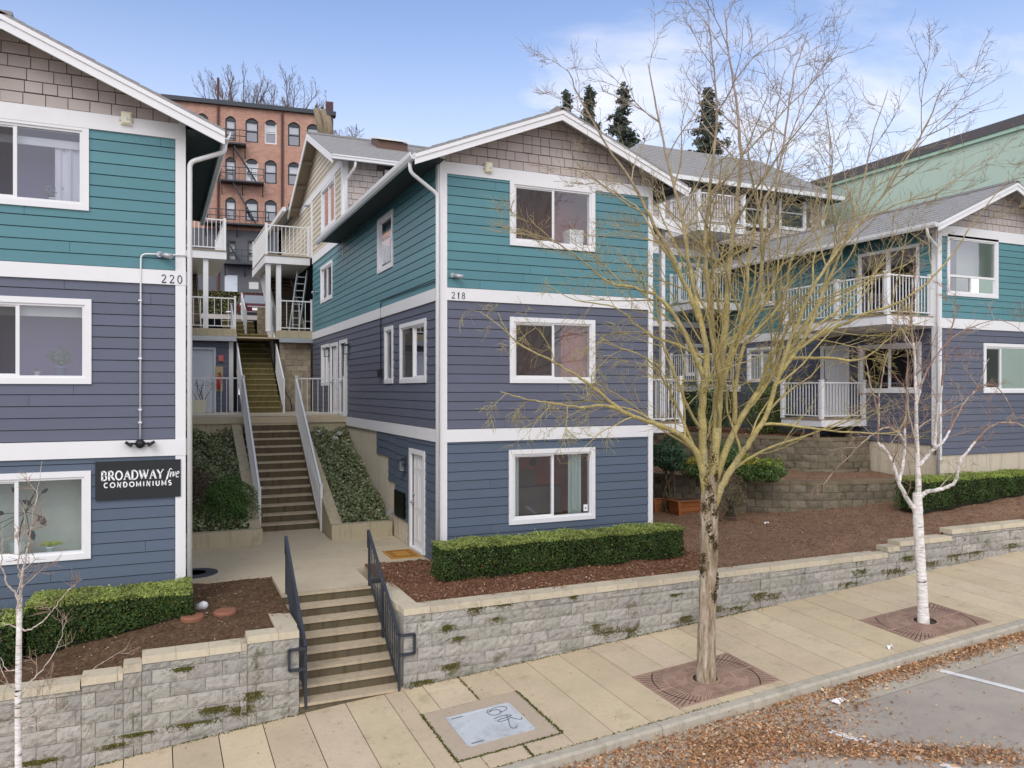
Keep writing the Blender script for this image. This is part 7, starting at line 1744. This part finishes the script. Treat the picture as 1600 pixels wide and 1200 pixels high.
def conifer(label, px, pyt, pyb, dep, wpx, seed, col=lin(112, 122, 108)):
    top, bot = at_depth(px, pyt, dep), at_depth(px, pyb, dep); H = top.z-bot.z; Wd = 1.7*wpx*dep/F; g = np.random.default_rng(seed); root = thing('conifer', label, 'tree', tuple(bot)); P, N = [], []; m = MB()
    m.tube([bot, top], [H*.02+.08, .03], 7, lin(80, 66, 54)); nb = int(H*7)
    for i in range(nb):
        t = g.uniform(0, 1)**.85; z = bot.z+H*t; L = Wd*(1.04-t)**.8*g.uniform(.35, 1.1); a = g.uniform(0, 6.283); d = np.array([math.cos(a), math.sin(a), -.25]); tip = np.array([bot.x, bot.y, z])+d*L; k = int(16+L*30)
        m.tube([(bot.x, bot.y, z), tuple(tip)], [.05, .012], 3, lin(74, 62, 52)); s = g.uniform(.25, 1, k)[:, None]; P.append(np.array([bot.x, bot.y, z])+d*L*s+g.normal(0, .2, (k, 3))*np.array([1, 1, .7])); N.append(np.tile((0, 0, 1.), (k, 1)))
    P, N = np.concatenate(P), np.concatenate(N); n = len(P); m.build('trunk', MAT['twig'], root, fix=False); leafcloud('foliage', P, N, .5, MAT['leaf'], root, None, np.array(col)*g.uniform(.5, 1.3, n)[:, None], 2.4, .8, seed=seed); return root
conifer('tallest dark conifer just right of the middle gable peak', 972, 130, 330, 75, 36, 71)
conifer('slender dark conifer right beside the middle gable peak', 921, 138, 300, 85, 22, 72); conifer('small dark conifer tip just above the middle gable peak', 886, 146, 300, 90, 20, 73)
conifer('dark conifer behind the bare street tree and the back block roof', 1106, 138, 340, 72, 40, 74)

# ================================================================ hill, car park and car behind
def zhill(X, Y):
    k = [(33.6, 2.0), (35.0, 2.86), (38, 3.35), (47, 3.6), (50, 3.8), (66, 7.7), (80, 8.6), (400, 9.5)]
    for (a, b), (c, d) in zip(k, k[1:]):
        if Y <= c: return b+(d-b)*(Y-a)/(c-a)
    return 9.5
ysn = [33.6, 34.3, 35, 38, 41, 44, 47, 48.5, 50, 53, 56, 59, 62, 64, 66, 72, 80, 120, 200, 400]
m = MB(); nx = 60
b0 = len(m.v)
for y in ysn:
    for i in range(nx+1): x = -300+600*i/nx if i not in () else 0; m.v.append((x, y, zhill(x, y)))
for j in range(len(ysn)-1):
    for i in range(nx): a = j*(nx+1)+i; m.f.append((a, a+1, a+nx+2, a+nx+1)); m.c.append((1,1,1)); m.mi.append(0)
struct(m, 'hillside', soil('hill_turf', lin(140, 144, 84), lin(178, 176, 108), lin(200, 190, 136), 3), fix=False)
m = MB(); m.grid(lambda u, v: (-15+u*40, 35.2+v*12, zhill(0, 35.2+v*12)+.05), 8, 4); struct(m, 'parking_lot', MAT['asphalt'])
gq = np.random.default_rng(9); n = 9000; x = gq.uniform(-2, 12, n); y = gq.uniform(47.5, 66, n); P = np.stack([x, y, [zhill(a, b)+.04 for a, b in zip(x, y)]], 1)
tag(leafcloud('grass', P, np.tile((.1, -.6, .8), (n, 1)), .09, MAT['leaf'], cols=np.array(lin(196, 194, 112))*gq.uniform(.8, 1.15, n)[:, None], aspect=4, jit=.6, seed=4), 'rough green grass on the bank below the brick building', 'grass', kind='stuff')
v = at_depth(341, 484, 50); m = MB(); m.tube([(v.x+.75, v.y, zhill(0, v.y)+.3), (v.x+.75, v.y, zhill(0, v.y)+.36)], [.32, .28], 14); tag(m.build('utility_lid', MAT['letter'], origin=tuple(v)), 'white round lid on the grass bank left of the red car', 'lid')
def car(cx, cy, z):
    root = thing('parked_car', 'dark red sport utility car seen from behind at the top of the stairs', 'car', (cx, cy, z)); S = lambda y, q, w: [(cx-w, cy+y, z+q), (cx+w, cy+y, z+q)]
    prof = [(0,.42,.86),(-.02,.62,.90),(.0,.95,.91),(.10,1.02,.90),(.32,1.55,.70),(.55,1.64,.66),(1.8,1.66,.66),(2.7,1.5,.68),(3.35,1.08,.86),(4.3,.9,.84),(4.5,.6,.80),(4.48,.35,.78)]
    m = MB(); R0 = [S(*p) for p in prof]; low = [S(p[0], .32, min(.86, p[2])) for p in prof]
    for i in range(len(prof)-1):
        a, b = R0[i], R0[i+1]; m.face([a[0], a[1], b[1], b[0]])
        for k in (0, 1):
            q = [a[k], b[k], (b[k][0]+(cx-b[k][0])*0, b[k][1], z+.32), (a[k][0], a[k][1], z+.32)]
            sh = [( (cx+(.91 if k else -.91)), p[1], min(p[2], z+1.0)) for p in (a[k], b[k])]
            m.face([sh[0], sh[1], (sh[1][0], sh[1][1], z+.3), (sh[0][0], sh[0][1], z+.3)])
            if a[k][2] > z+1.0 or b[k][2] > z+1.0: m.face([a[k], b[k], sh[1], sh[0]])
            elif abs(a[k][0]-sh[0][0]) > .001: m.face([a[k], b[k], sh[1], sh[0]])
    m.face([S(0, .42, .86)[0], S(0, .42, .86)[1], (cx+.91, cy, z+.3), (cx-.91, cy, z+.3)])
    m.build('body', MAT['car'], root, smooth=False)
    m = MB(); f = lambda t, w, o=.012: (cy+.10+(.32-.10)*t-o, z+1.02+(1.55-1.02)*t)
    a, b = f(.1, 0), f(.92, 0); m.face([(cx-.72, *a), (cx+.72, *a), (cx+.6, *b), (cx-.6, *b)]); m.build('rear_window', MAT['carglass'], root)
    for s in (-1, 1):
        m = MB(); m.hexa([(cx+s*.80,cy-.03,z+.86),(cx+s*.93,cy+.08,z+.86),(cx+s*.93,cy+.2,z+.9),(cx+s*.8,cy+.15,z+.9),(cx+s*.69,cy+.27,z+1.5),(cx+s*.73,cy+.33,z+1.5),(cx+s*.73,cy+.42,z+1.5),(cx+s*.69,cy+.36,z+1.5)]); t_ = m.build('tail_light', MAT['redglass'], root)
        m = MB(); m.box(cx+s*.82-.06, cx+s*.82+.06, cy-.035, cy+.05, z+.93, z+1.05); m.build('reversing_lens', MAT['letter'], t_)
        m = MB(); m.hexa([(cx+s*.915,cy+.75,z+1.04),(cx+s*.92,cy+.75,z+1.04),(cx+s*.92,cy+3.1,z+1.06),(cx+s*.915,cy+3.1,z+1.06),(cx+s*.70,cy+.8,z+1.5),(cx+s*.71,cy+.8,z+1.5),(cx+s*.72,cy+2.6,z+1.45),(cx+s*.71,cy+2.6,z+1.45)]); m.build('side_window', MAT['carglass'], root)
        m = MB(); m.bar((cx+s*.6, cy+.7, z+1.7), (cx+s*.6, cy+2.3, z+1.72), .04); m.build('roof_rail', MAT['black'], root)
        for yy in (.85, 3.55):
            w = MB(); w.tube([(cx+s*.7, cy+yy, z+.34), (cx+s*.92, cy+yy, z+.34)], .34, 20); wh = w.build('wheel', MAT['rubber'], root); w = MB(); w.tube([(cx+s*.9, cy+yy, z+.34), (cx+s*.935, cy+yy, z+.34)], .21, 14); w.build('rim', MAT['galv'], wh)
    m = MB(); m.box(cx-.9, cx+.9, cy-.07, cy+.1, z+.3, z+.56); m.build('bumper', MAT['black'], root)
    m = MB(); m.box(cx-.5, cx+.5, cy-.035, cy+.02, z+.86, z+.92); m.box(cx-.86, cx+.86, cy-.05, cy+.02, z+.585, z+.61); m.build('chrome_strip', MAT['galv'], root)
    m = MB(); m.box(cx-.26, cx+.26, cy-.05, cy+.02, z+.68, z+.82); m.build('licence_plate', MAT['letter'], root)
    m = MB(); m.box(cx-.6, cx+.6, cy+.3, cy+.42, z+1.6, z+1.63); m.build('spoiler', MAT['car'], root)
    return root
v = at_depth(402, 500, 42.5); car(v.x, v.y, zhill(0, v.y)+.02)
